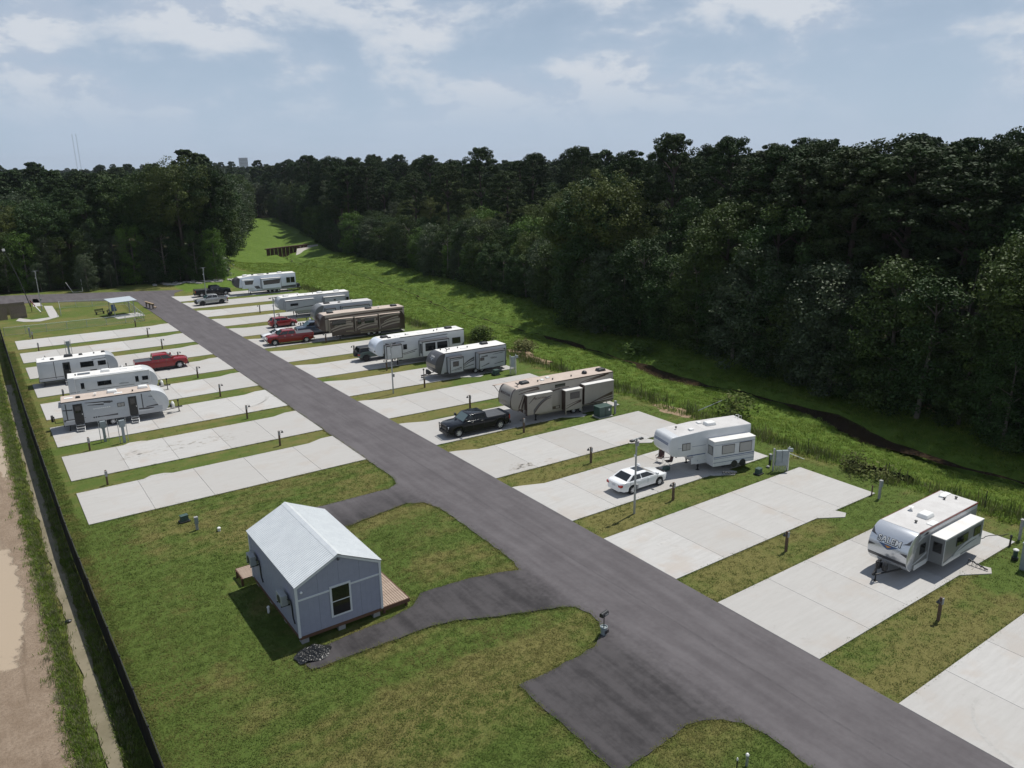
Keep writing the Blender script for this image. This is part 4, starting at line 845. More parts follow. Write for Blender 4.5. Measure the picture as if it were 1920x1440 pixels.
# ---------------------------------------------------------------- cars and trucks
glossy('paint_white', (.78, .79, .80), .18); mat('paint_black', (.008, .010, .015), .16, spec=.3, coat=.15); glossy('paint_red', (.24, .009, .014), .16); glossy('paint_darkred', (.20, .010, .014), .18)
glossy('paint_blue', (.045, .065, .10), .2); glossy('paint_silver', (.36, .37, .38), .25, .4); glossy('paint_green', (.07, .10, .095), .22)
mat('tonneau', (.060, .064, .072), .55, col2=(.075, .08, .088), scale=2); mat('bed_liner', (.025, .026, .028), .8); mat('chrome', (.70, .71, .72), .12, metal=.95); mat('grille_black', (.012, .012, .013), .4); mat('plate', (.70, .71, .70), .5, col2=(.35, .36, .42), scale=14)
def lerp_tab(tab, x): return np.interp(x, [a[0] for a in tab], [a[1] for a in tab])
def car(name, label, cat, pos, head, kind, paint, L, W, H, wb, rw, fo, cab, hood, deck, rim='rim', dually=False, bed=None, cover=None, group='cars and pickup trucks on the pads', spare=False, top=None, bull=False, glass='glass_dark', z_sill=None):
    """Local x: 0 at the rear bumper, L at the front bumper. cab: (rear base, rear roof, front roof, front base) x; hood/deck: heights; fo: front overhang."""
    h = rad(head); c0 = Vector(pos)-Vector((cos(h), sin(h)))*L/2
    t = thing(name, label, cat, (c0.x, c0.y, .062 if kind != 'road' else .05), h, group)
    xf = L-fo; xr_ = xf-wb; zs = z_sill or rw*.85; belt = hood+.02
    truck = bed is not None
    # lower body: lofted rings
    xs_ = sorted(set([0, .04, .12, .3, .6]+[round(float(v), 3) for v in np.arange(.8, L-.7, .22)]+[L-.6, L-.3, L-.12, L-.04, L]+[round(xc+rw*1.28*cos(a), 3) for xc in (xf, xr_) for a in np.linspace(0, pi, 9)]))
    top_tab = [(0, deck-.12 if not truck else deck), (.08, deck-.04 if not truck else deck), (.25, deck), (cab[0]+.1, deck), (cab[0]+.35, belt+.06), (cab[3]-.2, belt+.06), (cab[3]+.05, hood), (L-.75, hood-.06), (L-.25, hood-.14), (L-.05, hood-.30), (L, hood-.38)]
    if truck: top_tab = [(0, deck), (cab[0], deck), (cab[0]+.02, belt+.06), (cab[3]-.2, belt+.06), (cab[3]+.05, hood), (L-.6, hood-.03), (L-.2, hood-.08), (L-.04, hood-.16), (L, hood-.22)]
    wt = [(0, .90), (.15, .97), (.6, 1), (L-.9, 1), (L-.3, .94 if truck else .90), (L-.08, .86 if truck else .74), (L, .80 if truck else .62)]
    if not truck: wt[0] = (0, .74); wt[1] = (.15, .88)
    rings = []
    for x in xs_:
        zb = zs
        for xc in (xf, xr_):
            d = abs(x-xc)
            if d < rw*1.28: zb = max(zb, rw*.95+math.sqrt(max(0, (rw*1.22)**2-d*d*.9)))
        if x < .15 or x > L-.15: zb = max(zb, zs+.08)
        zt = float(lerp_tab(top_tab, x)); wv = W/2*float(lerp_tab(wt, x)); hh = zt-zb
        rings.append([(x, 0, zb), (x, wv*.80, zb), (x, wv*.965, zb+.03), (x, wv, zb+hh*.45), (x, wv*.985, zt-min(.12, hh*.3)), (x, wv*.95, zt-.035), (x, wv*.86, zt), (x, 0, zt+.015)])
    mbd = MB(); n = 14; 
    for r in rings:
        mbd.v += r+[(p[0], -p[1], p[2]) for p in r[-2:0:-1]]
    for i in range(len(rings)-1):
        for j in range(n): mbd.f.append((i*n+j, (i+1)*n+j, (i+1)*n+(j+1) % n, i*n+(j+1) % n))
    mbd.f += [tuple(range(n)), tuple(range(len(rings)*n-1, (len(rings)-1)*n-1, -1))]
    body = mbd.build('body', paint, t, smooth=38)
    # greenhouse
    zb, zt = belt, H; wb_, wt_ = W/2*.93, W/2*(.74 if not truck else .80)
    lv = [0, .5, .93, 1.0]; gh = MB(); cr = []
    for q in lv:
        k = q if q < 1 else 1; sh_ = .0 if q < 1 else .10
        xa = cab[0]+(cab[1]-cab[0])*k+sh_; xb = cab[3]+(cab[2]-cab[3])*k-sh_; wq = wb_+(wt_-wb_)*k-(.09 if q == 1 else 0); zq = zb+(zt-zb)*q if q < 1 else zt
        cr.append([(xa, -wq, zq), (xb, -wq, zq), (xb, wq, zq), (xa, wq, zq)])
    for r in cr: gh.v += r
    for i in range(3):
        for j in range(4): gh.f.append((i*4+j, i*4+(j+1) % 4, (i+1)*4+(j+1) % 4, (i+1)*4+j))
    gh.f.append((12, 13, 14, 15)); gh.build('cab', top or paint, t, smooth=30, bevel=.02)
    b0, b1 = cr[0], cr[2]
    def face_pt(j, u, v, off=.012):
        k = (j+1) % 4; A = Vector(b0[j]); B_ = Vector(b0[k]); Cc = Vector(b1[k]); D = Vector(b1[j]); nn = (B_-A).cross(D-A).normalized()
        return A.lerp(B_, u).lerp(D.lerp(Cc, u), v)+nn*off
    def pane(j, u0, u1, v0, v1, nm, gl=glass, quad=None):
        q = [face_pt(j, *p) for p in (quad or ((u0, v0), (u1, v0), (u1, v1), (u0, v1)))]; q2 = [face_pt(j, *p, -.01) for p in (quad or ((u0, v0), (u1, v0), (u1, v1), (u0, v1)))]
        k = len(q); MB().add(q+q2, [tuple(range(k)), tuple(range(2*k-1, k-1, -1))]+[(i, k+i, k+(i+1) % k, (i+1) % k) for i in range(k)]).build(nm, gl, t)
    pane(1, .07, .93, .10, .96, 'windscreen', 'glass_green' if glass == 'glass_dark' and paint != 'paint_white' else glass); pane(3, .08, .92, .16, .94, 'rear_window')
    Lc = cab[3]-cab[0]
    for j in (0, 2):
        cuts = (.06, .47, .51, .93) if Lc > 2.1 else (.08, .34, .39, .92)
        for a, b_ in ((cuts[0], cuts[1]), (cuts[2], cuts[3])):
            if j == 2: a, b_ = 1-b_, 1-a
            pane(j, a, b_, .14, .90, 'side_window')
    # wheels
    for s in (-1, 1):
        wheel(t, xf, s*(W/2-.12), rw, .24, rim, s); wheel(t, xr_, s*(W/2-.12 if not dually else W/2+.10), rw, .24 if not dually else .26, rim, s)
        if dually:
            fb = MB(); pr_ = [(xr_+rw*1.32*cos(a), rw*.95+rw*1.34*sin(a)) for a in np.linspace(0.05, pi-.05, 12)]; pi_ = [(xr_+rw*1.12*cos(a), rw*.95+rw*1.12*sin(a)) for a in np.linspace(pi-.05, .05, 12)]
            y0, y1 = s*(W/2-.03), s*(W/2+.25); fb.prism_y(pr_+pi_, min(y0, y1), max(y0, y1)).build('rear_fender', paint, t, smooth=40, bevel=.03)
    MB().box(.5, L-.5, -W/2*.78, W/2*.78, zs-.05, zs+.12).build('underbody', 'plastic_black', t)
    for xc in (xf, xr_):
        MB().box(xc-rw*1.15, xc+rw*1.15, -W/2*.80, W/2*.80, rw*.9, rw*2.05).build('wheel_well', 'plastic_black', t)
    # lamps, bumpers, grille, mirrors, handles, plates
    zl = hood-.30 if not truck else hood-.28
    for s in (-1, 1):
        yl = W/2*(.62 if not truck else .70)
        MB().box(L-.30, L-.015 if truck else L-.05, s*yl-.14, s*yl+.14, zl-.10, zl+.10).build('headlight', 'clear_lens', t, bevel=.03)
        if truck: MB().box(-.015, .10, s*W/2*.90-.075, s*W/2*.90+.06, deck-.52, deck-.10).build('tail_light', 'red_lens', t, bevel=.02)
        else: MB().box(-.01, .26, s*W/2*.72-.15, s*W/2*.72+.17, deck-.36, deck-.17).build('tail_light', 'red_lens', t, bevel=.03)
        MB().box(cab[3]-.32, cab[3]-.14, s*(W/2)-.0 if s > 0 else -W/2-.24, W/2+.24 if s > 0 else -W/2, belt+.10, belt+(.36 if truck else .26)).build('mirror', 'plastic_black' if truck and paint != 'paint_red' else paint, t, bevel=.03)
        for x in (cab[3]-.95, cab[3]-1.95 if Lc > 2 else cab[3]-1.8):
            MB().box(x-.1, x+.1, s*W/2*.99-.02, s*W/2*.99+.035, belt-.10, belt-.06).build('door_handle', 'chrome' if truck else paint, t)
        for x in (cab[3]-.03, cab[3]-1.05, cab[0]+.35):
            MB().box(x-.008, x+.008, s*W/2*.998-.004, s*W/2*.998+.004, zs+.25, belt-.03).build('door_gap', 'plastic_black', t)
        if truck: MB().box(xr_+rw*1.4, xf-rw*1.4, s*(W/2+.03)-.09, s*(W/2+.03)+.03, zs-.08, zs-.02).build('running_board', 'chrome' if paint == 'paint_darkred' else 'plastic_black', t)
    MB().box(L-.05, L+.02, -W/2*.5, W/2*.5, zl-.22, zl+.16).build('grille', 'grille_black' if paint != 'paint_darkred' else 'chrome', t, bevel=.02)
    if truck:
        MB().box(L-.10, L+.10, -W/2*.90, W/2*.90, zs+.04, zs+.30).build('front_bumper', 'chrome' if paint in ('paint_darkred', 'paint_blue') else 'plastic_black', t, bevel=.04)
        MB().box(-.14, .04, -W/2*.92, W/2*.92, zs+.02, zs+.24).build('rear_bumper', 'chrome' if paint == 'paint_darkred' else 'plastic_black', t, bevel=.03)
    MB().box(-.03 if not truck else -.15, -.005 if not truck else -.13, -.16, .16, deck-.36 if not truck else zs+.07, deck-.21 if not truck else zs+.21).build('licence_plate', 'plate', t)
    if not truck: MB().box(-.012, .02, -.5, .5, deck-.15, deck-.11).build('boot_trim', 'chrome', t)
    if truck:
        x0, x1 = .06, cab[0]-.03; wl = W/2-.07
        if cover: MB().box(x0, x1, -wl, wl, deck-.03, deck+.035).build('bed_cover', cover, t, bevel=.012, seg=1)
        for s in (-1, 1): MB().box(x0, x1, s*(W/2*.95)-.05, s*(W/2*.95)+.045, deck-.01, deck+.03).build('bed_rail', paint if paint != 'paint_black' else 'plastic_black', t, bevel=.01)
        if not cover:
            MB().box(x0+.05, x1, -wl+.06, wl-.06, deck+.004, deck+.022).build('bed_floor', 'bed_liner', t)
    if spare: MB().lathe([(.2, -.12), (rw*.96, -.12), (rw, -.06), (rw, .06), (rw*.96, .12), (.2, .12)], (-.14, .0, zs+rw+.12), 'x', 20).build('spare_wheel', 'tyre', t, smooth=40)
    if bull: MB().box(L+.04, L+.12, -W/2*.85, W/2*.85, zs-.02, zs+.20).tube([(L+.10, -.75, zs+.1), (L+.14, -.75, hood-.1), (L+.14, .75, hood-.1), (L+.10, .75, zs+.1)], .045, 8).tube([(L+.12, -.75, hood-.4), (L+.12, .75, hood-.4)], .035, 8).build('bull_bar', 'plastic_black', t)
    return t
def sedan(label, pos, head, paint): return car('sedan', label, 'car', pos, head, 'car', paint, 4.92, 1.84, 1.47, 2.80, .335, .98, (.55, 1.35, 2.65, 3.72), .98, 1.06, rim='rim')
def pickup(label, pos, head, paint, **k):
    a = dict(L=6.3, W=2.03, H=1.98, wb=4.05, rw=.42, fo=1.02, cab=(2.05, 2.22, 3.95, 4.72), hood=1.32, deck=1.38, bed=True); a.update(k)
    return car('pickup_truck', label, 'pickup', pos, head, 'truck', paint, **a)
t = sedan('white sedan parked nose-in by the old white fifth wheel', (39.72, 39.85), -1.5, 'paint_white')
MB().box(2.0, 2.75, -.42, .42, 1.472, 1.486).build('sunroof', 'glass_dark', t, bevel=.01)
pickup('black crew-cab pickup with bull bar and bed cover, hitched to the beige fifth wheel', (36.75, 58.55), 175.5, 'paint_black', L=6.5, wb=4.4, cab=(2.45, 2.6, 4.25, 5.0), cover='tonneau', bull=True)
pickup('dark red dual-wheel pickup with grey bed cover parked right of the road', (36.0, 106.55), 172.5, 'paint_darkred', L=6.5, wb=4.35, cab=(2.45, 2.6, 4.25, 5.0), cover='tonneau', dually=True)
sedan('white sedan half hidden behind the dark red dual-wheel pickup', (35.6, 110.05), 176, 'paint_white')
pickup('dark blue truck mostly hidden behind the dark red pickup', (41.3, 110.1), 176, 'paint_blue', L=6.0, wb=3.9)
car('hatchback', 'red hatchback parked in front of the far white fifth wheel', 'car', (39.25, 118.6), -2, 'car', 'paint_darkred', 4.35, 1.78, 1.55, 2.74, .34, .86, (.18, .62, 2.35, 3.35), 1.02, 1.10)
car('sport_utility', 'dark green sport utility with a spare wheel, beside the pale blue nose', 'car', (41.35, 90.2), -3, 'car', 'paint_green', 4.75, 1.93, 1.86, 2.90, .43, .85, (.10, .28, 2.55, 3.10), 1.24, 1.24, rim='rim_dark', spare=True, top='rv_black', z_sill=.52)
pickup('silver mid-size pickup standing at the far end of the right row', (35.85, 147.3), 180, 'paint_silver', L=5.4, wb=3.4, W=1.9, H=1.86, rw=.41, fo=.95, cab=(1.6, 1.8, 3.3, 3.95), hood=1.18, deck=1.22, rim='rim_dark', bull=True)
pickup('black pickup with long open bed at the far end of the right row', (38.7, 157.4), -3, 'paint_black', L=6.7, wb=4.5, cab=(2.75, 2.9, 4.45, 5.15))
pickup('bright red crew-cab pickup left of the road ahead of a white trailer', (17.95, 102.35), -4, 'paint_red', L=6.1, wb=3.95, cab=(1.95, 2.1, 3.75, 4.6), cover='tonneau', rw=.44)
# ---------------------------------------------------------------- cabin
mat('siding_blue', (.305, .318, .395), .6, col2=(.282, .295, .368), scale=3, fine=.06, fscale=30)
mat('trim_grey', (.62, .64, .66), .5); mat('metal_roof', (.66, .69, .70), .38, metal=.12, col2=(.60, .63, .645), scale=2, spec=.6)
mat('joist_brown', (.13, .066, .038), .7, col2=(.10, .05, .03), scale=6); mat('deck_wood', (.37, .285, .22), .75, col2=(.29, .215, .165), scale=4, fine=.12, fscale=40)
mat('block_grey', (.30, .30, .295), .9, fine=.1); mat('ac_grey', (.30, .32, .32), .5)
HX0, HX1, HY0, HY1, HF, HE, HR = 11.05, 15.80, 35.55, 43.35, .55, 3.50, 4.62
xm = (HX0+HX1)/2
house = thing('cabin', 'small blue-lilac cabin with white metal gable roof on the lawn', 'cabin', (xm, (HY0+HY1)/2, 0)); ox, oy = xm, (HY0+HY1)/2
hw, hl = (HX1-HX0)/2, (HY1-HY0)/2
# walls of separate siding panels (1.22 m sheets) with battens between
def gable_z(x): return HE+(HR-HE)*(1-abs(x)/hw)-.06
MB().prism_y([(-hw+.03, HF), (hw-.03, HF), (hw-.03, HE-.06), (0, HR-.10), (-hw+.03, HE-.06)], -hl+.03, hl-.03).build('wall_core', 'siding_blue', house)
def groove_panels():
    for sgn in (-1, 1):                             # gable ends
        xs_ = np.linspace(-hw, hw, 5)
        for i in range(4):
            a, b_ = xs_[i]+.004, xs_[i+1]-.004
            pl = [(a, HF-.06), (b_, HF-.06), (b_, gable_z(b_))]+([(0, gable_z(0))] if a < 0 < b_ else [])+[(a, gable_z(a))]
            p = MB().prism_y(pl, min(sgn*hl, sgn*(hl-.025)), max(sgn*hl, sgn*(hl-.025))).build('siding_panel', 'siding_blue', house)
            gb = MB()
            for gx in np.arange(a+.3, b_-.05, .3): gb.box(gx-.008, gx+.008, min(sgn*hl, sgn*(hl+.005)), max(sgn*hl, sgn*(hl+.005)), HF-.05, gable_z(gx)-.02)
            gb.build('batten', 'siding_blue', p)
    for sgn in (-1, 1):
        ys_ = np.linspace(-hl+.03, hl-.03, 7)
        for i in range(6):
            p = MB().box(min(sgn*hw, sgn*(hw-.025)), max(sgn*hw, sgn*(hw-.025)), ys_[i]+.004, ys_[i+1]-.004, HF-.06, HE-.05).build('siding_panel', 'siding_blue', house)
            gb = MB()
            for gy in np.arange(ys_[i]+.3, ys_[i+1]-.05, .3): gb.box(min(sgn*hw, sgn*(hw+.005)), max(sgn*hw, sgn*(hw+.005)), gy-.008, gy+.008, HF-.05, HE-.06)
            gb.build('batten', 'siding_blue', p)
groove_panels()
for sx in (-1, 1):
    for sy in (-1, 1): MB().box(sx*hw-.06, sx*hw+.06, sy*hl-.06, sy*hl+.06, HF-.08, HE-.02).build('corner_board', 'trim_grey', house)
MB().box(-hw+.06, hw-.06, -hl-.03, -hl+.0, 2.58, 2.68).build('belt_board', 'trim_grey', house)
for sx in (-1, 1):                                  # rake boards on the front gable
    for sy in (-1, 1): MB().prism_y([(0, HR-.16), (0, HR-.02), (sx*(hw+.08), HE-.08), (sx*(hw+.08), HE-.22)], min(sy*(hl+.02), sy*(hl+.07)), max(sy*(hl+.02), sy*(hl+.07))).build('rake_board', 'trim_grey', house)
wd = MB().box(-.58, .62, -hl-.055, -hl-.01, .98, 2.84).build('window', 'trim_grey', house)
for a, b_ in ((1.09, 1.88), (1.94, 2.73)): MB().box(-.47, .51, -hl-.062, -hl-.050, a, b_).build('pane', 'glass_dark', wd)
wd = MB().box(hw+.0, hw+.05, -1.6, -.6, .58, 2.65).build('door', 'trim_grey', house); MB().lathe([(.03, 0), (.03, .06)], (hw+.05, -1.5, 1.5), 'x', 8).build('handle', 'aluminium', wd)
# ribbed roof sheets, 0.92 m wide, with raised ribs
ov = .14
for sx in (-1, 1):
    ex, ez = sx*(hw+.11), HE-(HR-HE)*.11/hw+.02
    n = 9; ys_ = np.linspace(-hl-ov, hl+ov, n+1)
    for i in range(n):
        a, b_ = ys_[i]+.002, ys_[i+1]-.002; sl = MB(); k = 5
        pts = []
        for q in range(k):
            y0 = a+(b_-a)*q/k; st = (b_-a)/k
            pts += [(y0, .0), (y0+st*.62, .0), (y0+st*.70, .028), (y0+st*.92, .028)]
        pts.append((b_, 0)); m_ = len(pts)
        up = [(0+sx*.02, y, HR+.03+z) for y, z in pts]+[(ex, y, ez+.02+z) for y, z in pts]; dn = [(p[0], p[1], p[2]-.012) for p in up]
        sl.add(up, [(j, j+1, m_+j+1, m_+j) if sx < 0 else (j+1, j, m_+j, m_+j+1) for j in range(m_-1)]); sl.add(dn, [(j+1, j, m_+j, m_+j+1) if sx < 0 else (j, j+1, m_+j+1, m_+j) for j in range(m_-1)])
        sl.build('roof_sheet', 'metal_roof', house)
MB().prism_y([(-.20, HR-.035), (0, HR+.075), (.20, HR-.035), (0, HR+.055)], -hl-ov-.02, hl+ov+.02).build('ridge_cap', 'metal_roof', house)
for sy in (-1, 1): MB().box(-hw, hw, sy*(hl-.03)-.05, sy*(hl-.03)+.05, HF-.24, HF-.065).build('rim_joist', 'joist_brown', house)
for sx in (-1, 1): MB().box(sx*(hw-.03)-.05, sx*(hw-.03)+.05, -hl+.05, hl-.05, HF-.24, HF-.065).build('rim_joist', 'joist_brown', house)
for x in (-hw+.3, 0, hw-.3):
    for y in np.linspace(-hl+.3, hl-.3, 4): MB().box(x-.2, x+.2, y-.2, y+.2, -.1, HF-.23).build('pier', 'block_grey', house)
# two compressors hung on the shaded long wall
for y in (hl-1.1, -hl+1.45):
    a = MB().box(-hw-.48, -hw-.14, y-.42, y+.42, 1.95, 2.55).build('condenser', 'ac_grey', house, bevel=.03); MB().lathe([(.22, 0), (.22, .02)], (-hw-.50, y, 2.25), 'x', 18).build('fan_grille', 'plastic_black', a)
    [MB().box(-hw-.5, -hw-.01, y+q, y+q+.05, 1.88, 1.94).build('bracket', 'steel_black', a) for q in (-.35, .30)]
    MB().tube([(-hw-.16, y-.4, 2.3), (-hw-.06, y-.62, 2.3), (-hw-.05, y-.72, 2.0), (-hw-.04, y-.72, 1.3), (-hw-.04, y-.95, 1.05)], .035, 6).build('refrigerant_line', 'plastic_black', a)
MB().lathe([(.06, 0), (.08, .05), (.03, .12)], (-hw+.25, -hl-.10, 3.05), 'z', 10).build('floodlight', 'plastic_white', house)
MB().lathe([(.06, 0), (.09, .06), (.03, .14)], (0, -hl-.16, HR-.30), 'z', 10).build('floodlight', 'plastic_black', house)
# deck of single boards, along the right side and across the back
deck = thing('wooden_deck', 'low reddish-brown plank deck wrapping the right and back sides of the cabin', 'deck', (HX1, HY0, 0))
dk0 = Vector((HX1+.07-HX1, 0)); DW, DL = 1.75, HY1-HY0+1.6
mb_ = MB().box(0, .122, 0, DL, .47, .505); proto = mb_.build('plank', 'deck_wood', deck)
nb = int(DW/.146)
for i in range(nb):
    o = proto if i == 0 else proto.copy()
    if i: C.objects.link(o)
    o.parent = deck; o.location = (.08+i*.146, .02*random.random(), random.uniform(-.002, .002))
p2 = MB().box(-(HX1-HX0)-.62, .04, 0, .122, .47, .505).build('plank', 'deck_wood', deck)
for i in range(10):
    o = p2 if i == 0 else p2.copy()
    if i: C.objects.link(o)
    o.parent = deck; o.location = (0, HY1-HY0+.08+i*.146, random.uniform(-.002, .002))
MB().box(.05, .08+nb*.146+.03, -.05, -.005, .28, .50).build('fascia', 'joist_brown', deck); MB().box(.08+nb*.146+.004, .08+nb*.146+.045, -.004, DL, .28, .50).build('fascia', 'joist_brown', deck)
MB().box(-(HX1-HX0)-.67, -(HX1-HX0)-.63, HY1-HY0+.06, HY1-HY0+1.55, .28, .50).build('fascia', 'joist_brown', deck); MB().box(-(HX1-HX0)-.62, .04, HY1-HY0+1.55, HY1-HY0+1.59, .28, .50).build('fascia', 'joist_brown', deck)
for x, y in ((.2, .2), (1.6, .2), (.2, 4), (1.6, 4), (1.6, 8), (.2, 9.1), (-3, 9.1), (-5.4, 9.1), (-5.4, 8.0)): MB().box(x-.06, x+.06, y-.06, y+.06, -.1, .47).build('post', 'joist_brown', deck)

# crumpled black plastic sheet by the path
mat('black_plastic', (.010, .011, .012), .38, spec=.45)
gx, gy = G(587, 1228); vv = []; ff = []; n = 44; r_ = random.Random(3)
pk = [(r_.uniform(-1, 1), r_.uniform(-.8, .8), r_.uniform(.12, .4), r_.uniform(.1, .34)) for _ in range(26)]
for i in range(n+1):
    for j in range(n+1):
        u, v_ = i/n*2-1, j/n*2-1; rr = math.hypot(u, v_); k = max(abs(u), abs(v_))/max(rr, 1e-6) if rr else 1
        x, y = u*k*.92*(1+.08*sin(5*math.atan2(v_, u)+1)), v_*k*.62*(1+.10*sin(4*math.atan2(v_, u)))
        e = max(0, 1-(math.hypot(x/.95, y/.68))**3)
        z = sum(hh*max(0, 1-math.hypot(x-a, y-b_)/s_) for a, b_, s_, hh in pk)*.55+.06*abs(sin(x*17+y*9))+.05*abs(sin(y*21-x*8+2))
        vv.append((x*1.05, y*1.15, .03+e*z))
for i in range(n):
    for j in range(n): ff.append((i*(n+1)+j, (i+1)*(n+1)+j, (i+1)*(n+1)+j+1, i*(n+1)+j+1))
o = MB().add(vv, ff).build('plastic_sheet', 'black_plastic'); o.location = (gx, gy, .02); tag(o, 'crumpled heap of black plastic sheeting beside the cabin corner', 'plastic sheet')

# ---------------------------------------------------------------- privacy fence on the left
mat('fence_screen', (.006, .007, .007), .9, spec=.1, fine=.2, fscale=8); mat('fence_post', (.03, .03, .032), .5, metal=.3)
fy = list(np.arange(13.0, 149, 3.0)); fxx = lambda y: float(np.interp(y, [13, 30, 54, 87, 148], [3.05, 2.95, 2.45, 2.35, 2.6]))
fen = thing('privacy_fence', 'long black screened chain-link fence along the left edge of the lawn', 'fence', (fxx(13), 13, 0))
ph = 1.95
pp = MB().tube([(0, 0, -.3), (0, 0, ph+.08)], .032, 6)
pp.lathe([(.045, ph+.06), (.045, ph+.10), (.01, ph+.13)], (0, 0, 0), 'z', 8); post0 = None
for i, y in enumerate(fy):
    x = fxx(y)
    if post0 is None: post0 = pp.build('post', 'fence_post', fen); o = post0
    else: o = post0.copy(); C.objects.link(o); o.parent = fen
    o.location = (x-fxx(13), y-13, 0)
    if i < len(fy)-1:
        x2 = fxx(fy[i+1]); b = MB(); k = 6; vv = []; sag = random.uniform(.02, .07)
        for q in range(k+1):
            u = q/k; xx = x+(x2-x)*u-fxx(13); yy = y+3*u-13; bl = .05*sin(pi*u)*random.uniform(-1, 1)
            vv += [(xx-.03, yy, .03), (xx-.03+bl, yy, ph*.55), (xx-.03, yy, ph-sag*sin(pi*u))]
        b.add(vv, [(q*3+r, (q+1)*3+r, (q+1)*3+r+1, q*3+r+1) for q in range(k) for r in (0, 1)]).build('screen_panel', 'fence_screen', fen)
        MB().tube([(x-fxx(13), y-13, ph), (x2-fxx(13), y+3-13, ph)], .022, 6).build('top_rail', 'fence_post', fen)

# ---------------------------------------------------------------- lamp posts, poles
mat('post_wood', (.135, .088, .058), .85, col2=(.10, .066, .045), scale=9); mat('post_grey', (.33, .335, .33), .7, col2=(.27, .27, .265), scale=8)
def site_post(side):
    t = thing('site_post', '', 'post', group='wooden site posts with small lamps')
    MB().box(-.075, .075, -.075, .075, -.3, 1.42).build('post', 'post_wood', t, bevel=.01, seg=1)
    MB().box(-.09, .09, -.125, -.075, 1.02, 1.40).build('number_box', 'post_grey', t, bevel=.01, seg=1)
    MB().tube([(-.07*side, 0, 1.36), (-.20*side, 0, 1.42), (-.30*side, 0, 1.37)], .016, 6).build('lamp_arm', 'plastic_black', t)
    MB().lathe([(.12, 1.20), (.10, 1.25), (.05, 1.32), (.035, 1.38)], (-.30*side, 0, 0), 'z', 12).build('lamp_shade', 'plastic_black', t)
    return t
pr_, pl_ = site_post(1), site_post(-1)
first = True
for i, y in enumerate(RY[1:14]):
    p = (40.1, y-1.75-(.0 if i < 3 else .25), 0); lb = 'brown wooden site post with small lamp, %s from the camera right of the road' % ORD[i]
    if i == 0: pr_.location = p; pr_['label'] = lb
    else: dup(pr_, p, random.uniform(-.04, .04), lb)
for j, y in enumerate(LY):
    p = (20.5, y+7.95, 0); lb = 'brown wooden site post with small lamp, %s from the camera left of the road' % ORD[j]
    if j == 0: pl_.location = p; pl_['label'] = lb
    else: dup(pl_, p, random.uniform(-.04, .04), lb)
def hydrant():
    t = thing('water_post', '', 'post', group='short wooden posts at the outer ends of the left pads')
    MB().box(-.07, .07, -.07, .07, -.3, 1.25).build('post', 'post_wood', t, bevel=.01, seg=1); MB().box(-.1, .1, -.16, -.07, .75, 1.2).build('outlet_box', 'post_grey', t, bevel=.015)
    MB().tube([(0, .1, -.2), (0, .1, .8)], .02, 6).build('pipe', 'galvanised', t)
    return t
hp = hydrant()
for j, y in enumerate(LY):
    p = (6.3, y+7.65, 0); lb = 'short wooden outlet post at the outer end of the left pads, %s from the camera' % ORD[j]
    if j == 0: hp.location = p; hp['label'] = lb
    else: dup(hp, p, random.uniform(-.1, .1), lb)
def light_pole(label, x, y, h=5.75, lamps=True, m='galvanised'):
    t = thing('light_pole', label, 'light pole', (x, y, 0), 0, 'tall light poles')
    MB().tube([(0, 0, -.4), (0, 0, h)], [.085, .06], 12).build('pole', m, t, smooth=40)
    if lamps:
        MB().box(-.42, .42, -.035, .035, h-.10, h-.03).build('cross_arm', m, t)
        for s in (-1, 1): MB().box(s*.42-.16, s*.42+.16, -.12, .12, h-.16, h-.04).build('floodlight', 'plastic_black', t, bevel=.02)
    MB().box(.08, .24, -.10, .10, 1.9, 2.25).build('switch_box', 'post_grey', t, bevel=.01); MB().box(-.17, -.07, -.05, .05, h-1.35, h-1.2).build('camera_box', 'plastic_white', t); MB().box(-.02, .14, -.12, .12, h-.55, h-.22).build('photocell_box', 'post_grey', t)
    return t
light_pole('tall grey light pole in the grass beside the white sedan', 36.2, 36.55)
light_pole('tall grey light pole in front of the pale blue nosed fifth wheel', 36.2, 74.5)
light_pole('tall grey light pole in front of the red hatchback', 36.2, 112.9)
light_pole('tall grey light pole between the silver and the far black pickup', 36.2, 152.0, 6.3)
light_pole('grey light pole near the wooden enclosure at the far left', *G(79, 583), 7.2)

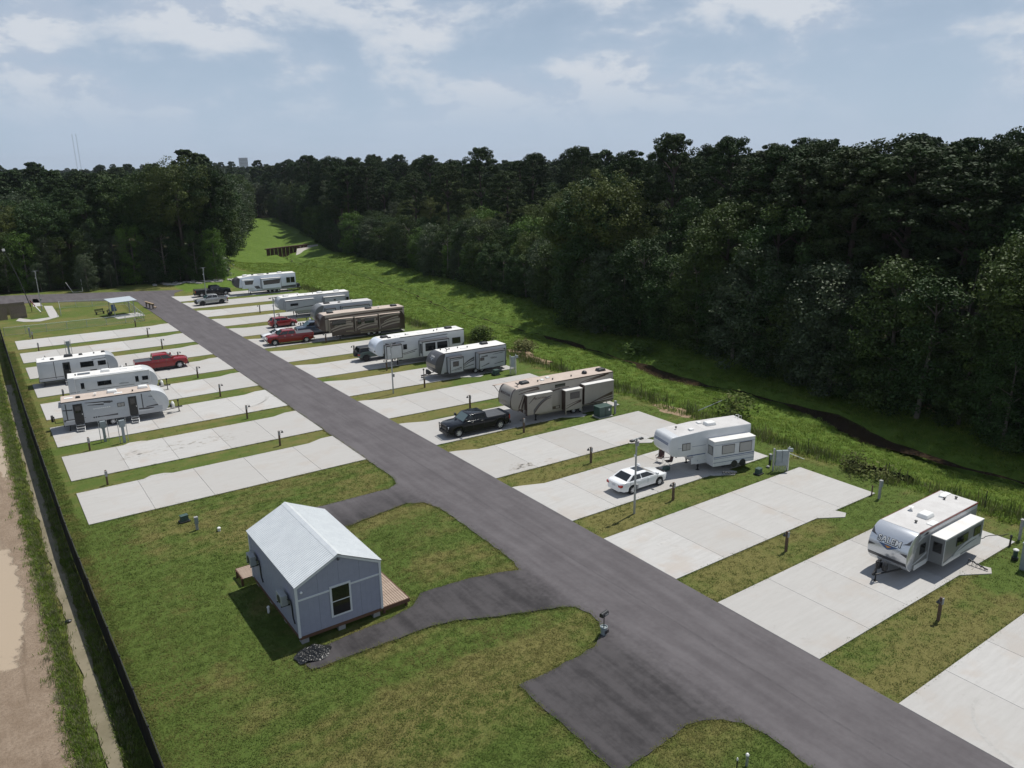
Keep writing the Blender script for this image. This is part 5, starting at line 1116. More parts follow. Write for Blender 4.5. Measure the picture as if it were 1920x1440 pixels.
# ---------------------------------------------------------------- electrical cabinets and boxes
mat('cabinet_green', (.045, .085, .075), .5, col2=(.038, .072, .064), scale=3); mat('cabinet_grey', (.26, .30, .31), .5, col2=(.22, .26, .27), scale=4)
x, y = G(1130, 783); t = thing('transformer', 'square green transformer box beside the beige fifth wheel', 'transformer', (x+.3, y+.35, 0), rad(-4))
MB().box(-.85, .85, -.6, .6, -.1, .09).build('plinth', 'concrete', t); MB().box(-.75, .75, -.5, .5, .09, 1.08).build('cabinet', 'cabinet_green', t, bevel=.03); MB().box(-.79, .79, -.54, .54, 1.06, 1.13).build('lid', 'cabinet_green', t, bevel=.02); MB().box(-.02, .02, -.525, -.5, .15, 1.0).build('door_seam', 'plastic_black', t); MB().box(.35, .5, -.53, -.5, .65, .85).build('warning_label', 'plastic_white', t)
def meter_bank(label, px, py, n, hgt, rz):
    x, y = G(px, py); t = thing('meter_bank', label, 'meter cabinet', (x, y, 0), rz, 'grey electrical meter cabinets')
    for s in (-.5*n*.5-.08, .5*n*.5+.08): MB().box(s-.06, s+.06, .06, .18, -.3, hgt+.12).build('post', 'galvanised', t)
    for i in range(n): MB().box((i-n/2)*.5+.015, (i-n/2)*.5+.485, -.16, .05, hgt-.98, hgt).build('cabinet', 'cabinet_grey', t, bevel=.015)
    MB().box(-n*.25, n*.25, -.12, .05, hgt-1.3, hgt-1.0).build('trough', 'cabinet_grey', t)
    for i in range(n*4): MB().tube([((i+.5-n*2)*.125, -.03, -.2), ((i+.5-n*2)*.125, -.03, hgt-1.28)], .028, 6).build('conduit', 'galvanised', t)
    MB().tube([(n*.25+.1, -.02, 0), (n*.25+.1, -.02, hgt+.3)], .035, 6).build('service_pipe', 'plastic_white', t); MB().box(n*.25+.02, n*.25+.38, -.1, .08, hgt-.15, hgt+.12).build('junction_box', 'cabinet_grey', t)
    return t
meter_bank('grey double meter cabinet on a row of conduits behind the white fifth wheel', 1463, 884, 2, 1.85, rad(-32))
meter_bank('grey meter cabinet on posts behind the charcoal-nosed trailer', 962, 702, 1, 2.2, rad(-35))
def pedestal(label, x, y, h=1.25, m='post_grey', rz=0, cat='pedestal', group='utility pedestals'):
    t = thing('power_pedestal', label, cat, (x, y, 0), rz, group)
    MB().box(-.09, .09, -.07, .07, -.3, h).build('post', m, t, bevel=.01, seg=1); MB().box(-.13, .13, -.13, -.05, h-.48, h-.03).build('outlet_box', 'cabinet_grey', t, bevel=.015); MB().box(-.13, .13, -.12, .10, h-.01, h+.03).build('cap', 'post_grey', t, bevel=.01)
    return t
def small_pad_box(label, px, py, sz=(.55, .4, .48), m='cabinet_green'):
    x, y = G(px, py); t = thing('junction_box', label, 'utility box', (x, y, 0), .1, 'small green utility boxes')
    MB().box(-sz[0]/2-.08, sz[0]/2+.08, -sz[1]/2-.08, sz[1]/2+.08, -.08, .10).build('base', 'plastic_black', t, bevel=.01); MB().taper(-sz[0]/2, sz[0]/2, -sz[1]/2, sz[1]/2, .10, sz[2], .03, .03).build('housing', m, t, bevel=.02); MB().box(-sz[0]/2, sz[0]/2, -sz[1]/2, sz[1]/2, sz[2]-.01, sz[2]+.04).build('lid', m, t, bevel=.015)
small_pad_box('dark green utility box in the grass beside the white fifth wheel', 1422, 889); small_pad_box('dark green utility box beside the charcoal-nosed trailer', 930, 703, (.7, .6, .62)); small_pad_box('dark green utility box on the lawn left of the cabin', 346, 978)
pedestal('grey power pedestal at the back corner of the empty pad', *G(1648, 935), 1.45); pedestal('short dark pedestal behind the white fifth wheel', *G(1443, 873), 1.0, 'plastic_black'); pedestal('grey power pedestal behind the beige fifth wheel', *G(1153, 776), 1.35)
pedestal('grey power pedestal by the silver-nosed trailer', *G(1911, 1012), 1.45); pedestal('thin grey pedestal on the lawn left of the cabin', *G(370, 993), .95, 'post_grey')
pedestal('grey power pedestal standing by the dog run fence at far left', *G(57, 633), 1.5, 'post_grey')
def pipe_post(label, x, y, h, r, m, cap='plastic_white', cat='pipe'):
    t = thing('marker_pipe', label, cat, (x, y, 0)); MB().tube([(0, 0, -.2), (0, 0, h)], r, 12).build('pipe', m, t, smooth=40); MB().lathe([(r*1.25, h-.06), (r*1.25, h), (r*.7, h+.05)], (0, 0, 0), 'z', 12).build('cap', cap, t); return t
t = pipe_post('green pipe with white cap and dark foot beside the silver-nosed trailer', *G(1902, 1050), .72, .13, 'cabinet_green'); MB().lathe([(.19, 0), (.19, .22), (.15, .25)], (0, 0, 0), 'z', 14).build('foot', 'plastic_black', t)
pipe_post('short brown hydrant pipe at the back corner of the empty pad', *G(1634, 929), .75, .05, 'post_wood', 'post_wood'); pipe_post('black hydrant pipe beside the silver-nosed trailer', *G(1893, 1024), .75, .06, 'plastic_black', 'plastic_black')
pipe_post('white marker pipe standing in the lawn at the bottom edge', *G(1400, 1435), .55, .06, 'galvanised'); pipe_post('thin dark pipe with white top at the bottom edge', *G(1381, 1446), .62, .03, 'plastic_black')
pipe_post('short white pipe cap on the lawn left of the cabin', *G(411, 995), .22, .10, 'plastic_white'); pipe_post('white clean-out pipe in the shadow beside the cabin', *G(504, 1148), .35, .07, 'plastic_white'); pipe_post('small dark valve cap in the grass by the meter cabinet', *G(1440, 877), .14, .11, 'plastic_black', 'post_grey')
x, y = G(1912, 1078); t = thing('power_cabinet', 'tall grey power cabinet cut by the right edge of the picture', 'cabinet', (x+1.2, y+.1, 0), .1); MB().box(-.5, .5, -.3, .3, -.1, 1.75).build('cabinet', 'cabinet_grey', t, bevel=.03); MB().box(-.54, .54, -.34, .34, 1.73, 1.80).build('lid', 'cabinet_grey', t, bevel=.02); MB().box(-.02, .02, -.315, -.295, .1, 1.7).build('door_seam', 'plastic_black', t)
# left pedestals between the trailers
for lb, px, py, h in (('grey meter post on poles in front of the tan-roofed trailer', 198, 828, 2.0), ('grey twin meter post in front of the tan-roofed trailer', 234, 830, 2.2), ('grey meter post standing behind the white left trailer', 131, 668, 2.1)):
    x, y = G(px, py); t = thing('meter_post', lb, 'meter post', (x, y, 0), .1, 'meter posts on the left')
    MB().box(-.11, .11, -.08, .08, -.3, h-.6).build('post', 'cabinet_grey', t); MB().box(-.24, .24, -.14, .12, h-.65, h).build('meter_box', 'cabinet_grey', t, bevel=.02)
    for s in (-.35, .35): MB().tube([(s, .05, -.2), (s, .05, h+.15)], .03, 6).build('support', 'galvanised', t)
    MB().tube([(-.35, .05, h-.2), (.35, .05, h-.2)], .025, 6).build('rail', 'galvanised', t)
# black coiled power cord on the pad behind the silver-nosed trailer
cp = [(50.35, 20.6), (51.0, 20.2), (51.6, 20.5), (51.3, 21.0), (50.9, 20.7), (51.5, 20.0), (52.3, 19.9), (53.2, 19.5), (54.0, 19.1)]
pts = []
for i in range(len(cp)-1):
    for q in range(5): u = q/5; pts.append((cp[i][0]+(cp[i+1][0]-cp[i][0])*u+.05*sin(i*5+q), cp[i][1]+(cp[i+1][1]-cp[i][1])*u+.05*cos(i*4+q), .085 if cp[i][0] < 52.9 else .05))
t = thing('cord_loop', 'black power cord looped on the concrete behind the silver-nosed trailer', 'cord'); MB().tube(pts, .02, 6).build('cord', 'plastic_black', t)
for lb, x0, y0, x1, y1 in (('black sewer hose on a ramp from the silver-nosed trailer to the tab', 47.6, 18.9, 47.6, 17.75), ('black sewer hose running from the white fifth wheel to the tab', 46.5, 37.2, 47.7, 36.8)):
    t = thing('sewer_hose', lb, 'hose', (x0, y0, .06)); n = 14
    MB().tube([((x1-x0)*i/n, (y1-y0)*i/n, .32-.24*i/n+.02*sin(i*2)) for i in range(n+1)], .05, 8).build('hose', 'plastic_black', t)
    b = MB()
    for i in range(0, n+1, 3): b.tube([((x1-x0)*i/n-.14, (y1-y0)*i/n, 0), ((x1-x0)*i/n, (y1-y0)*i/n, .30-.24*i/n), ((x1-x0)*i/n+.14, (y1-y0)*i/n, 0)], .012, 5)
    b.build('support', 'plastic_black', t)

# ---------------------------------------------------------------- mailbox in a bucket
x, y = G(1132, 1190); t = thing('mailbox', 'black mailbox on a post set in a grey bucket at the road edge', 'mailbox', (x, y, .045), rad(12))
MB().lathe([(.16, 0), (.19, .42), (.205, .42), (.205, .46), (.175, .46), (.165, .40)], (0, 0, 0), 'z', 20).build('bucket', 'cabinet_grey', t, smooth=40); MB().lathe([(.16, .30), (.16, .37)], (0, 0, 0), 'z', 16).build('fill', 'block_grey', t)
for k in range(3): MB().box(-.12+k*.11, -.04+k*.11, -.197, -.184, .10, .30).build('bucket_mark', 'plastic_black', t)
MB().tube([(0, 0, .3), (0, 0, 1.12)], .028, 8).build('post', 'plastic_black', t)
pf = [(-.11, 1.12), (.11, 1.12), (.11, 1.25)]+[(.11*cos(a), 1.25+.11*sin(a)) for a in np.linspace(.2, pi-.2, 8)]+[(-.11, 1.25)]
MB().prism_x(pf, -.27, .27).build('box', 'plastic_black', t, smooth=40); MB().box(-.05, .22, -.118, -.11, 1.15, 1.23).build('number_plate', 'post_grey', t); 

# folding chairs and clutter by the white fifth wheel
mat('chair_cloth', (.05, .045, .042), .8, col2=(.10, .04, .035), scale=3)
def camp_chair(label, x, y, rz, z=.062):
    t = thing('camp_chair', label, 'chair', (x, y, z), rz, 'folding chairs by the fifth wheel'); b = MB()
    for s in (-1, 1): MB().tube([(-.27, s*.27, 0), (.25, s*.27, .45), (.25, s*.27, .62)], .014, 6).build('leg', 'aluminium', t); MB().tube([(.27, s*.27, 0), (-.22, s*.27, .45), (-.34, s*.27, 1.0)], .014, 6).build('leg', 'aluminium', t); MB().box(-.22, .27, s*.27-.03, s*.27+.03, .62, .645).build('armrest', 'chair_cloth', t)
    MB().box(-.24, .24, -.25, .25, .40, .43).build('seat', 'chair_cloth', t); b.add([(-.24, -.25, .43), (-.24, .25, .43), (-.36, .25, 1.0), (-.36, -.25, 1.0), (-.26, -.25, .43), (-.26, .25, .43), (-.38, .25, 1.0), (-.38, -.25, 1.0)], [(0, 1, 2, 3), (7, 6, 5, 4), (0, 4, 5, 1), (1, 5, 6, 2), (2, 6, 7, 3), (3, 7, 4, 0)]).build('backrest', 'chair_cloth', t)
x, y = G(1237, 868); camp_chair('dark folding chair, left of the two, under the white fifth wheel nose', x, y, rad(200)); x, y = G(1251, 874); camp_chair('dark folding chair, right of the two, under the white fifth wheel nose', x, y-.1, rad(160))
x, y = G(1249, 884); t = thing('gas_grill', 'small green portable grill on the concrete under the fifth wheel nose', 'grill', (x, y, .062)); MB().box(-.28, .28, -.18, .18, .10, .28).build('body', 'cabinet_green', t, bevel=.04); MB().taper(-.28, .28, -.18, .18, .285, .40, .05, .05).build('lid', 'cabinet_green', t, bevel=.03)
for a in (-.2, .2): MB().tube([(a, -.15, 0), (a, .15, 0), (a, .15, .12)], .012, 5).tube([(a, -.15, 0), (a, -.15, .12)], .012, 5).build('leg', 'steel_black', t)

# black bag floating in the ditch and bits of litter
x, y = G(127, 1160); o = MB().lathe([(.0, -.24), (.16, -.22), (.2, -.14), (.1, -.08), (.0, -.06)], (0, 0, 0), 'z', 10).build('litter_bag', 'black_plastic'); o.location = (x, y, 0); o.scale = (1, .7, 1); tag(o, 'dark plastic litter lying in the muddy ditch water', 'litter')
# ---------------------------------------------------------------- far end: dog run, enclosure, debris
mat('chainlink', (.45, .50, .50), .5, metal=.4); mat('picket_wood', (.20, .16, .13), .85, col2=(.15, .12, .098), scale=6); mat('shade_roof', (.46, .51, .55), .4)
mat('lumber', (.42, .31, .20), .8, col2=(.34, .24, .15), scale=5); mat('rubble', (.42, .40, .37), .9, col2=(.33, .31, .28), scale=3)
mat('rust', (.10, .048, .038), .8, col2=(.07, .036, .03), scale=2)
# chain-link needs to be seen through: a woven mesh of thin wires in a see-through sheet
cm = bpy.data.materials.new('chainlink_mesh'); cm.use_nodes = True; nt = cm.node_tree; N = nt.nodes; Lk = nt.links; b_ = N['Principled BSDF']; b_.inputs['Base Color'].default_value = (.42, .46, .46, 1); b_.inputs['Roughness'].default_value = .5; b_.inputs['Alpha'].default_value = .16; MATS['chainlink_mesh'] = cm
def chain_fence(label, pts, h=1.25, step=2.8):
    t = thing('chain_link_fence', label, 'fence', (*pts[0], 0)); o0 = Vector(pts[0])
    for i in range(len(pts)-1):
        a, b = Vector(pts[i]), Vector(pts[i+1]); d = (b-a).length; n = max(1, round(d/step))
        for k in range(n):
            p = a+(b-a)*k/n-o0; q = a+(b-a)*(k+1)/n-o0
            MB().tube([(p.x, p.y, -.2), (p.x, p.y, h+.04)], .035, 6).build('post', 'chainlink', t)
            MB().tube([(p.x, p.y, h), (q.x, q.y, h)], .026, 6).build('top_rail', 'chainlink', t)
            MB().add([(p.x, p.y, .04), (q.x, q.y, .04), (q.x, q.y, h-.03), (p.x, p.y, h-.03)], [(0, 1, 2, 3)]).build('mesh_panel', 'chainlink_mesh', t)
            MB().tube([(p.x, p.y, .06), (q.x, q.y, .06)], .014, 5).build('bottom_wire', 'chainlink', t)
    p = Vector(pts[-1])-o0; MB().tube([(p.x, p.y, -.2), (p.x, p.y, h+.04)], .035, 6).build('post', 'chainlink', t)
    return t
A = G(9, 630); B_ = G(271, 602); Cc = G(234, 571); D = G(112, 578); E_ = G(115, 593); 
chain_fence('chain-link fence along the near side of the dog run', [A, B_]); chain_fence('chain-link fence on the road side of the dog run', [B_, Cc]); chain_fence('chain-link fence along the back of the dog run', [Cc, D]); chain_fence('short chain-link fence at the left end of the dog run', [D, E_])
x, y = G(230, 590); t = thing('shade_shelter', 'small shelter with pale flat roof and thin posts in the dog run', 'shelter', (x, y, 0), .15)
for sx in (-1.6, 1.6):
    for sy in (-1.3, 1.3): MB().box(sx-.05, sx+.05, sy-.05, sy+.05, -.2, 2.5+.1*(sy > 0)).build('post', 'galvanised', t)
MB().add([(-2.1, -1.8, 2.46), (2.1, -1.8, 2.46), (2.1, 1.8, 2.74), (-2.1, 1.8, 2.74), (-2.1, -1.8, 2.52), (2.1, -1.8, 2.52), (2.1, 1.8, 2.80), (-2.1, 1.8, 2.80)], [(3, 2, 1, 0), (4, 5, 6, 7), (0, 1, 5, 4), (1, 2, 6, 5), (2, 3, 7, 6), (3, 0, 4, 7)]).build('roof', 'shade_roof', t)
for sy in (-1.3, 1.3): MB().box(-1.7, 1.7, sy-.04, sy+.04, 2.36+.1*(sy > 0), 2.46+.1*(sy > 0)).build('beam', 'galvanised', t)
x, y = G(240, 592); o = MB().box(-2.2, 2.2, -2.0, 2.0, -.1, .03).build('shelter_slab', 'concrete'); o.location = (x, y, 0); o.rotation_euler = (0, 0, .15); struct(o)
def slat_bench(name, label, x, y, rz, m, ln=1.6, back=True, z=0.):
    t = thing(name, label, 'bench', (x, y, z), rz)
    for k in range(3): MB().box(-ln/2, ln/2, -.22+k*.15, -.09+k*.15, .42, .46).build('slat', m, t)
    if back:
        for k in range(2): MB().box(-ln/2, ln/2, .26+.03*k, .30+.03*k, .58+k*.18, .70+k*.18).build('back_slat', m, t)
    for s in (-1, 1): MB().box(s*ln*.4-.03, s*ln*.4+.03, -.2, .22, 0, .42).build('leg', m, t); 
    for s in (-1, 1):
        if back: MB().box(s*ln*.4-.03, s*ln*.4+.03, .22, .27, .3, .9).build('back_post', m, t)
    return t
x, y = G(188, 589); slat_bench('park_bench', 'dark bench on the grass of the dog run', x, y, .4, 'plastic_black')
x, y = G(207, 590); slat_bench('park_bench', 'dark bench beside the shelter in the dog run', x, y, 1.2, 'plastic_black')
x, y = G(214, 583); t = thing('dog_ramp', 'dark blue stepped ramp behind the bench in the dog run', 'ramp', (x, y, 0), .3)
for k in range(3): MB().box(-.3, .3, -.4+k*.25, -.15+k*.25, 0, .4+k*.35).build('step', 'rv_blue', t)
x, y = G(281, 578); t = thing('wooden_barrier', 'low brown timber barrier at the road edge by the dog run', 'barrier', (x, y, 0), rad(100))
for k in (-1.5, 0, 1.5): MB().box(k-.09, k+.09, -.09, .09, -.2, 1.0).build('post', 'picket_wood', t)
MB().box(-1.9, 1.9, -.14, -.09, .62, .98).build('rail', 'lumber', t, bevel=.01); MB().box(-1.9, 1.9, -.14, .14, 1.0, 1.06).build('cap_board', 'lumber', t); MB().box(-1.95, -1.3, -.5, -.15, .25, .42).build('sign_board', 'lumber', t)
# concrete walk and bin enclosure
def flat(name, poly, m='concrete', z=.045): o = MB().prism_z(poly, -.1, z).build(name, m); struct(o); return o
flat('walkway', [G(82, 574), G(98, 574), G(111, 594), G(96, 598), G(93, 595)]); flat('walkway', [G(96.3, 598.3), G(75, 603), G(45, 604), G(30, 602), G(36, 597), G(60, 600), G(92.7, 595.3)]); flat('walkway', [G(61, 561), G(70, 561), G(80, 574), G(62, 575)])
x, y = G(14, 600); t = thing('bin_enclosure', 'brown picket bin enclosure with open gate at the far left', 'enclosure', (x, y, 0), rad(-3))
def picket_wall(p, q, h):
    p, q = Vector(p), Vector(q); d = (q-p).length; n = int(d/.15); dr = (q-p).normalized(); nn = Vector((-dr.y, dr.x))*.012
    for k in range(n):
        a = p+dr*(k*.15); e = p+dr*(k*.15+.14); hh = h+random.uniform(-.02, .02)
        MB().add([(*(a-nn), .05), (*(e-nn), .05), (*(e+nn), .05), (*(a+nn), .05), (*(a-nn), hh), (*(e-nn), hh), (*(e+nn), hh), (*(a+nn), hh)], [(3, 2, 1, 0), (4, 5, 6, 7), (0, 1, 5, 4), (1, 2, 6, 5), (2, 3, 7, 6), (3, 0, 4, 7)]).build('picket', 'picket_wood', t)
    for z in (.4, h-.35): MB().tube([(*p, z), (*q, z)], .035, 4).build('rail', 'picket_wood', t)
picket_wall((-3.2, 0), (0.2, 0), 2.1); picket_wall((.5, .4), (2.9, .4), 2.1); picket_wall((-3.2, 0), (-3.2, 5), 2.1); picket_wall((2.9, .4), (2.9, 3.4), 2.1); picket_wall((-3.2, 5), (2.9, 5), 2.1)
x, y = G(60, 585); t = thing('tilted_sign', 'thin red and white striped pole leaning beside the bin enclosure', 'pole', (x, y, 0))
pA, pB = Vector((1.2, -2.2, .15)), Vector((0, 0, 2.1))
for k in range(6): MB().tube([pA.lerp(pB, k/6), pA.lerp(pB, (k+.98)/6)], .09, 8).build('stripe', 'plastic_white' if k < 3 else 'red_trim', t)
MB().tube([(0, 0, -.2), (0, 0, 2.15)], .05, 8).build('stand', 'plastic_black', t); MB().tube([(1.2, -2.2, -.1), (1.2, -2.2, .2)], .05, 8).build('foot', 'plastic_black', t)
# dark pole with a lamp leaning among the trees at the far left
x, y = G(58, 575); t = thing('leaning_pole', 'dark leaning pole with white lamp in front of the left wood', 'pole', (x, y, 0))
MB().tube([(0, 0, -.3), (-1.0, 1.0, 5), (-2.4, 2.2, 10.3)], [.08, .065, .04], 8).build('pole', 'plastic_black', t); MB().box(-2.7, -2.25, 2.0, 2.35, 10.2, 10.6).build('lamp_head', 'plastic_white', t)
# rubble and timber along the far grass strip
def heap(label, px, py, n, m, spread, sz, seed):
    r_ = random.Random(seed); x, y = G(px, py); t = thing('debris_pile', label, 'debris', (x, y, 0))
    for k in range(n):
        o = MB().taper(-sz[0]*r_.uniform(.4, 1), sz[0]*r_.uniform(.4, 1), -sz[1]*r_.uniform(.4, 1), sz[1]*r_.uniform(.4, 1), -.03, sz[2]*r_.uniform(.4, 1.2), .05, .03).build('piece', r_.choice(m), t)
        o.location = (r_.gauss(0, spread[0]), r_.gauss(0, spread[1]), r_.uniform(0, spread[2])); o.rotation_euler = (r_.uniform(-.1, .1), r_.uniform(-.1, .1), r_.uniform(0, 3))
heap('pile of brown timber and broken concrete at the far grass strip', 300, 528, 26, ['lumber', 'rubble', 'rust'], (1.5, 1.0, .9), (.9, .25, .18), 1)
heap('row of pale broken concrete slabs before the far trees, left part', 352, 530, 18, ['rubble'], (3.4, .8, .1), (1.3, .6, .22), 2); heap('row of pale broken concrete slabs before the far trees, right part', 420, 526, 16, ['rubble'], (3.2, .7, .1), (1.1, .5, .2), 3)
x, y = G(143, 548); t = thing('pipe_frame', 'small white bent pipe frame on the grass before the left wood', 'frame', (x, y, 0)); MB().tube([(-1.6, 0, 2.2), (-.6, 0, .05), (1.2, 0, .05), (1.2, 0, 2.6)], .05, 6).build('frame', 'plastic_white', t)
# culvert headwall and concrete apron across the creek
x, y = G(540, 470, -.8); t = thing('culvert_headwall', 'rust-brown sheet-pile headwall with concrete apron across the far creek', 'headwall', (x, y, -1.0), rad(20))
for k in range(22): MB().box(-8+k*.72, -8+k*.72+.6, -.15+.18*(k % 2), .05+.18*(k % 2), -1.6, 1.3).build('sheet_pile', 'rust', t)
MB().box(-8.3, 8.2, -.3, .5, 1.3, 1.55).build('cap_beam', 'rust', t)
o = MB().add([(-3, -7, -1.0), (4, -9, -1.0), (13, 1, .9), (5, 1.5, .9)], [(0, 1, 2, 3)]).build('concrete_apron', 'rubble', t)

# person behind the silver pickup
mat('skin', (.42, .26, .19), .6); mat('shirt_blue', (.42, .52, .62), .8); mat('shorts_dark', (.05, .055, .07), .85); mat('hair', (.03, .02, .015), .7); mat('shoe', (.05, .05, .05), .7)
x, y = G(426, 568.5); p = thing('person', 'person in light blue shirt and dark shorts standing behind the silver pickup', 'person', (x, y, .062), rad(100))
def skin_body():
    J = {'pelvis': (0, 0, .95), 'waist': (.01, 0, 1.08), 'chest': (.02, 0, 1.30), 'neck': (.01, 0, 1.48), 'head0': (.03, 0, 1.56), 'head1': (.03, 0, 1.70)}
    E2 = [('pelvis', 'waist'), ('waist', 'chest'), ('chest', 'neck'), ('neck', 'head0'), ('head0', 'head1')]; Rr = {'pelvis': .135, 'waist': .12, 'chest': .135, 'neck': .055, 'head0': .085, 'head1': .085}
    for s, n in ((1, 'l'), (-1, 'r')):
        J.update({n+'hip': (0, s*.10, .88), n+'knee': (.04*s, s*.11, .49), n+'ankle': (-.01+.03*s, s*.12, .09), n+'toe': (.15+.03*s, s*.13, .04), n+'sho': (.01, s*.19, 1.40), n+'elb': (.04, s*.25, 1.12), n+'wri': (.20, s*.22, .97), n+'hand': (.28, s*.20, .95)})
        E2 += [('pelvis', n+'hip'), (n+'hip', n+'knee'), (n+'knee', n+'ankle'), (n+'ankle', n+'toe'), ('chest', n+'sho'), (n+'sho', n+'elb'), (n+'elb', n+'wri'), (n+'wri', n+'hand')]
        Rr.update({n+'hip': .085, n+'knee': .06, n+'ankle': .042, n+'toe': .04, n+'sho': .06, n+'elb': .042, n+'wri': .03, n+'hand': .04})
        for k in range(5):                          # fingers rooted in the palm
            f = n+'f%d' % k; yo = s*(.20+(k-2)*.020) if k < 4 else s*.165; ln = (.075, .085, .08, .065, .05)[k]
            J[f+'a'] = (.31 if k < 4 else .27, yo, .945); J[f+'b'] = ((.31 if k < 4 else .27)+ln*.7, yo*(1.0 if k < 4 else .9), .925); E2 += [(n+'hand', f+'a'), (f+'a', f+'b')]; Rr[f+'a'] = .010; Rr[f+'b'] = .008
    ks = list(J); me_ = bpy.data.meshes.new('body'); me_.from_pydata([J[k] for k in ks], [(ks.index(a), ks.index(b)) for a, b in E2], [])
    o = bpy.data.objects.new('body', me_); C.objects.link(o); m_ = o.modifiers.new('skin', 'SKIN'); bm = bmesh.new(); bm.from_mesh(me_); lay = bm.verts.layers.skin.verify()
    for v, k in zip(bm.verts, ks): v[lay].radius = (Rr[k], Rr[k]); v[lay].use_root = (k == 'pelvis')
    bm.to_mesh(me_); bm.free(); sd = o.modifiers.new('sub', 'SUBSURF'); sd.levels = 1; sd.render_levels = 1; me_.materials.append(MATS['skin']); m_.use_smooth_shade = True
    return o
o = skin_body(); o.parent = p
b = MB().lathe([(.145, .98), (.155, 1.05), (.16, 1.30), (.17, 1.38), (.10, 1.46), (.07, 1.48)], (.015, 0, 0), 'z', 16); b.v = [(v[0], v[1]*1.22, v[2]) for v in b.v]
for s in (-1, 1): b.tube([(.01, s*.17, 1.40), (.03, s*.235, 1.18)], [.085, .075], 10)
b.build('shirt', 'shirt_blue', p, smooth=50)
b = MB().lathe([(.15, .86), (.165, .92), (.155, 1.0)], (.0, 0, 0), 'z', 16); b.v = [(v[0], v[1]*1.15, v[2]) for v in b.v]
for s in (-1, 1): b.tube([(0, s*.10, .92), (.03*s, s*.11, .54)], [.105, .085], 12)
b.build('shorts', 'shorts_dark', p, smooth=50)
MB().lathe([(.09, 1.64), (.115, 1.68), (.11, 1.76), (.07, 1.815), (.01, 1.83)], (.015, 0, 0), 'z', 14).build('hair', 'hair', p, smooth=50)
for s in (-1, 1):
    MB().box(-.07+.03*s, .20+.03*s, s*.13-.05, s*.13+.05, 0, .09).build('shoe', 'shoe', p, bevel=.03); MB().box(.11, .118, s*.035-.012, s*.035+.012, 1.645, 1.66).build('eye', 'hair', p); MB().lathe([(.02, 0), (.02, .02)], (.03, s*.095, 1.62), 'y', 8).build('ear', 'skin', p)
MB().taper(.105, .14, -.014, .014, 1.60, 1.65, .01, .004).build('nose', 'skin', p); MB().box(.105, .116, -.025, .025, 1.575, 1.583).build('mouth', 'red_trim', p)
# radio mast far away
t = thing('radio_mast', 'thin lattice radio mast on the horizon at the far left', 'mast', (-40, 1500, 0)); ang = math.atan2(146-960, 1446.28); d_ = _fw*CAM_F+_r*(146-960)+_u*(720-300); k_ = 1600/math.hypot(d_.x, d_.y); t.location = (d_.x*k_, d_.y*k_, 0)
for j, dx_ in enumerate((-3.0, 3.0)):
    b = MB(); h_ = 82
    for s in range(3): a = s*2*pi/3; b.tube([(dx_+.6*cos(a), .6*sin(a), 0), (dx_+.5*cos(a), .5*sin(a), h_)], .12, 4)
    for z in range(0, h_, 3): b.tube([(dx_+.6, 0, z), (dx_-.3, .5, z+1.5), (dx_-.3, -.5, z+3)], .07, 4)
    b.build('lattice', 'galvanised', t)
t = thing('far_building', 'pale block building just showing over the far treetops', 'building', (0, 0, 0)); d_ = _fw*CAM_F+_r*(456-960)+_u*(720-300); k_ = 2200/math.hypot(d_.x, d_.y); t.location = (d_.x*k_, d_.y*k_, 0); t.rotation_euler = (0, 0, -.3)
MB().box(-11, 11, -8, 8, 0, 45).build('wall', 'trim_grey', t); MB().box(-11.3, 11.3, -8.3, 8.3, 45, 46).build('parapet', 'trim_grey', t)
for r in range(5): MB().box(-10, 10, -8.15, -8, 27+r*3.6, 28.6+r*3.6).build('window_band', 'post_grey', t)
# ---------------------------------------------------------------- vegetation
def leaf_mat(name, a, b, c, spec=.35, rough=.5, trans=.18):
    m = bpy.data.materials.new(name); m.use_nodes = True
    global nt, N, Lk
    nt = m.node_tree; N = nt.nodes; Lk = nt.links; bs = N['Principled BSDF']; bs.inputs['Roughness'].default_value = rough; bs.inputs['Specular IOR Level'].default_value = spec
    P = nd('ShaderNodeNewGeometry').outputs['Position']; oi = nd('ShaderNodeObjectInfo')
    n1 = noise(P, .9, 3, .6); n2 = noise(P, 5., 2, .6)
    col_ = mixc(mrange(mth('ADD', mth('MULTIPLY', n1, .6), mth('MULTIPLY', n2, .4)), .35, .65), a, b)
    q1 = mth('FRACT', mth('MULTIPLY', oi.outputs['Random'], 7.31)); q2 = mth('FRACT', mth('MULTIPLY', oi.outputs['Random'], 23.7))
    col_ = mixc(mrange(q1, .45, 1., 0., .8, 'LINEAR'), col_, c)
    col_ = mixc(mrange(q2, .6, 1., 0., .55, 'LINEAR'), col_, tuple(v*.55 for v in a))
    col_ = mixc(mrange(noise(P, .35, 2, .5), .58, .72, 0., .6), col_, tuple(v*1.5 for v in c))
    Lk.new(col_, bs.inputs['Base Color'])
    tr = nd('ShaderNodeBsdfTranslucent'); Lk.new(col_, tr.inputs[0]); mx = nd('ShaderNodeMixShader'); mx.inputs[0].default_value = trans
    Lk.new(bs.outputs[0], mx.inputs[1]); Lk.new(tr.outputs[0], mx.inputs[2]); Lk.new(mx.outputs[0], N['Material Output'].inputs[0]); MATS[name] = m; return m
leaf_mat('leaf_broad', (0.0228, 0.0510, 0.0123), (0.0422, 0.0808, 0.0193), (0.0615, 0.0878, 0.0193), .2, .58, .12)
leaf_mat('leaf_olive', (0.0488, 0.0761, 0.0156), (0.0780, 0.1092, 0.0234), (0.0927, 0.1122, 0.0292), .2, .6, .15)
leaf_mat('leaf_light', (0.0608, 0.1216, 0.0187), (0.0981, 0.1730, 0.0299), (0.0842, 0.1309, 0.0281), .2, .6, .2)
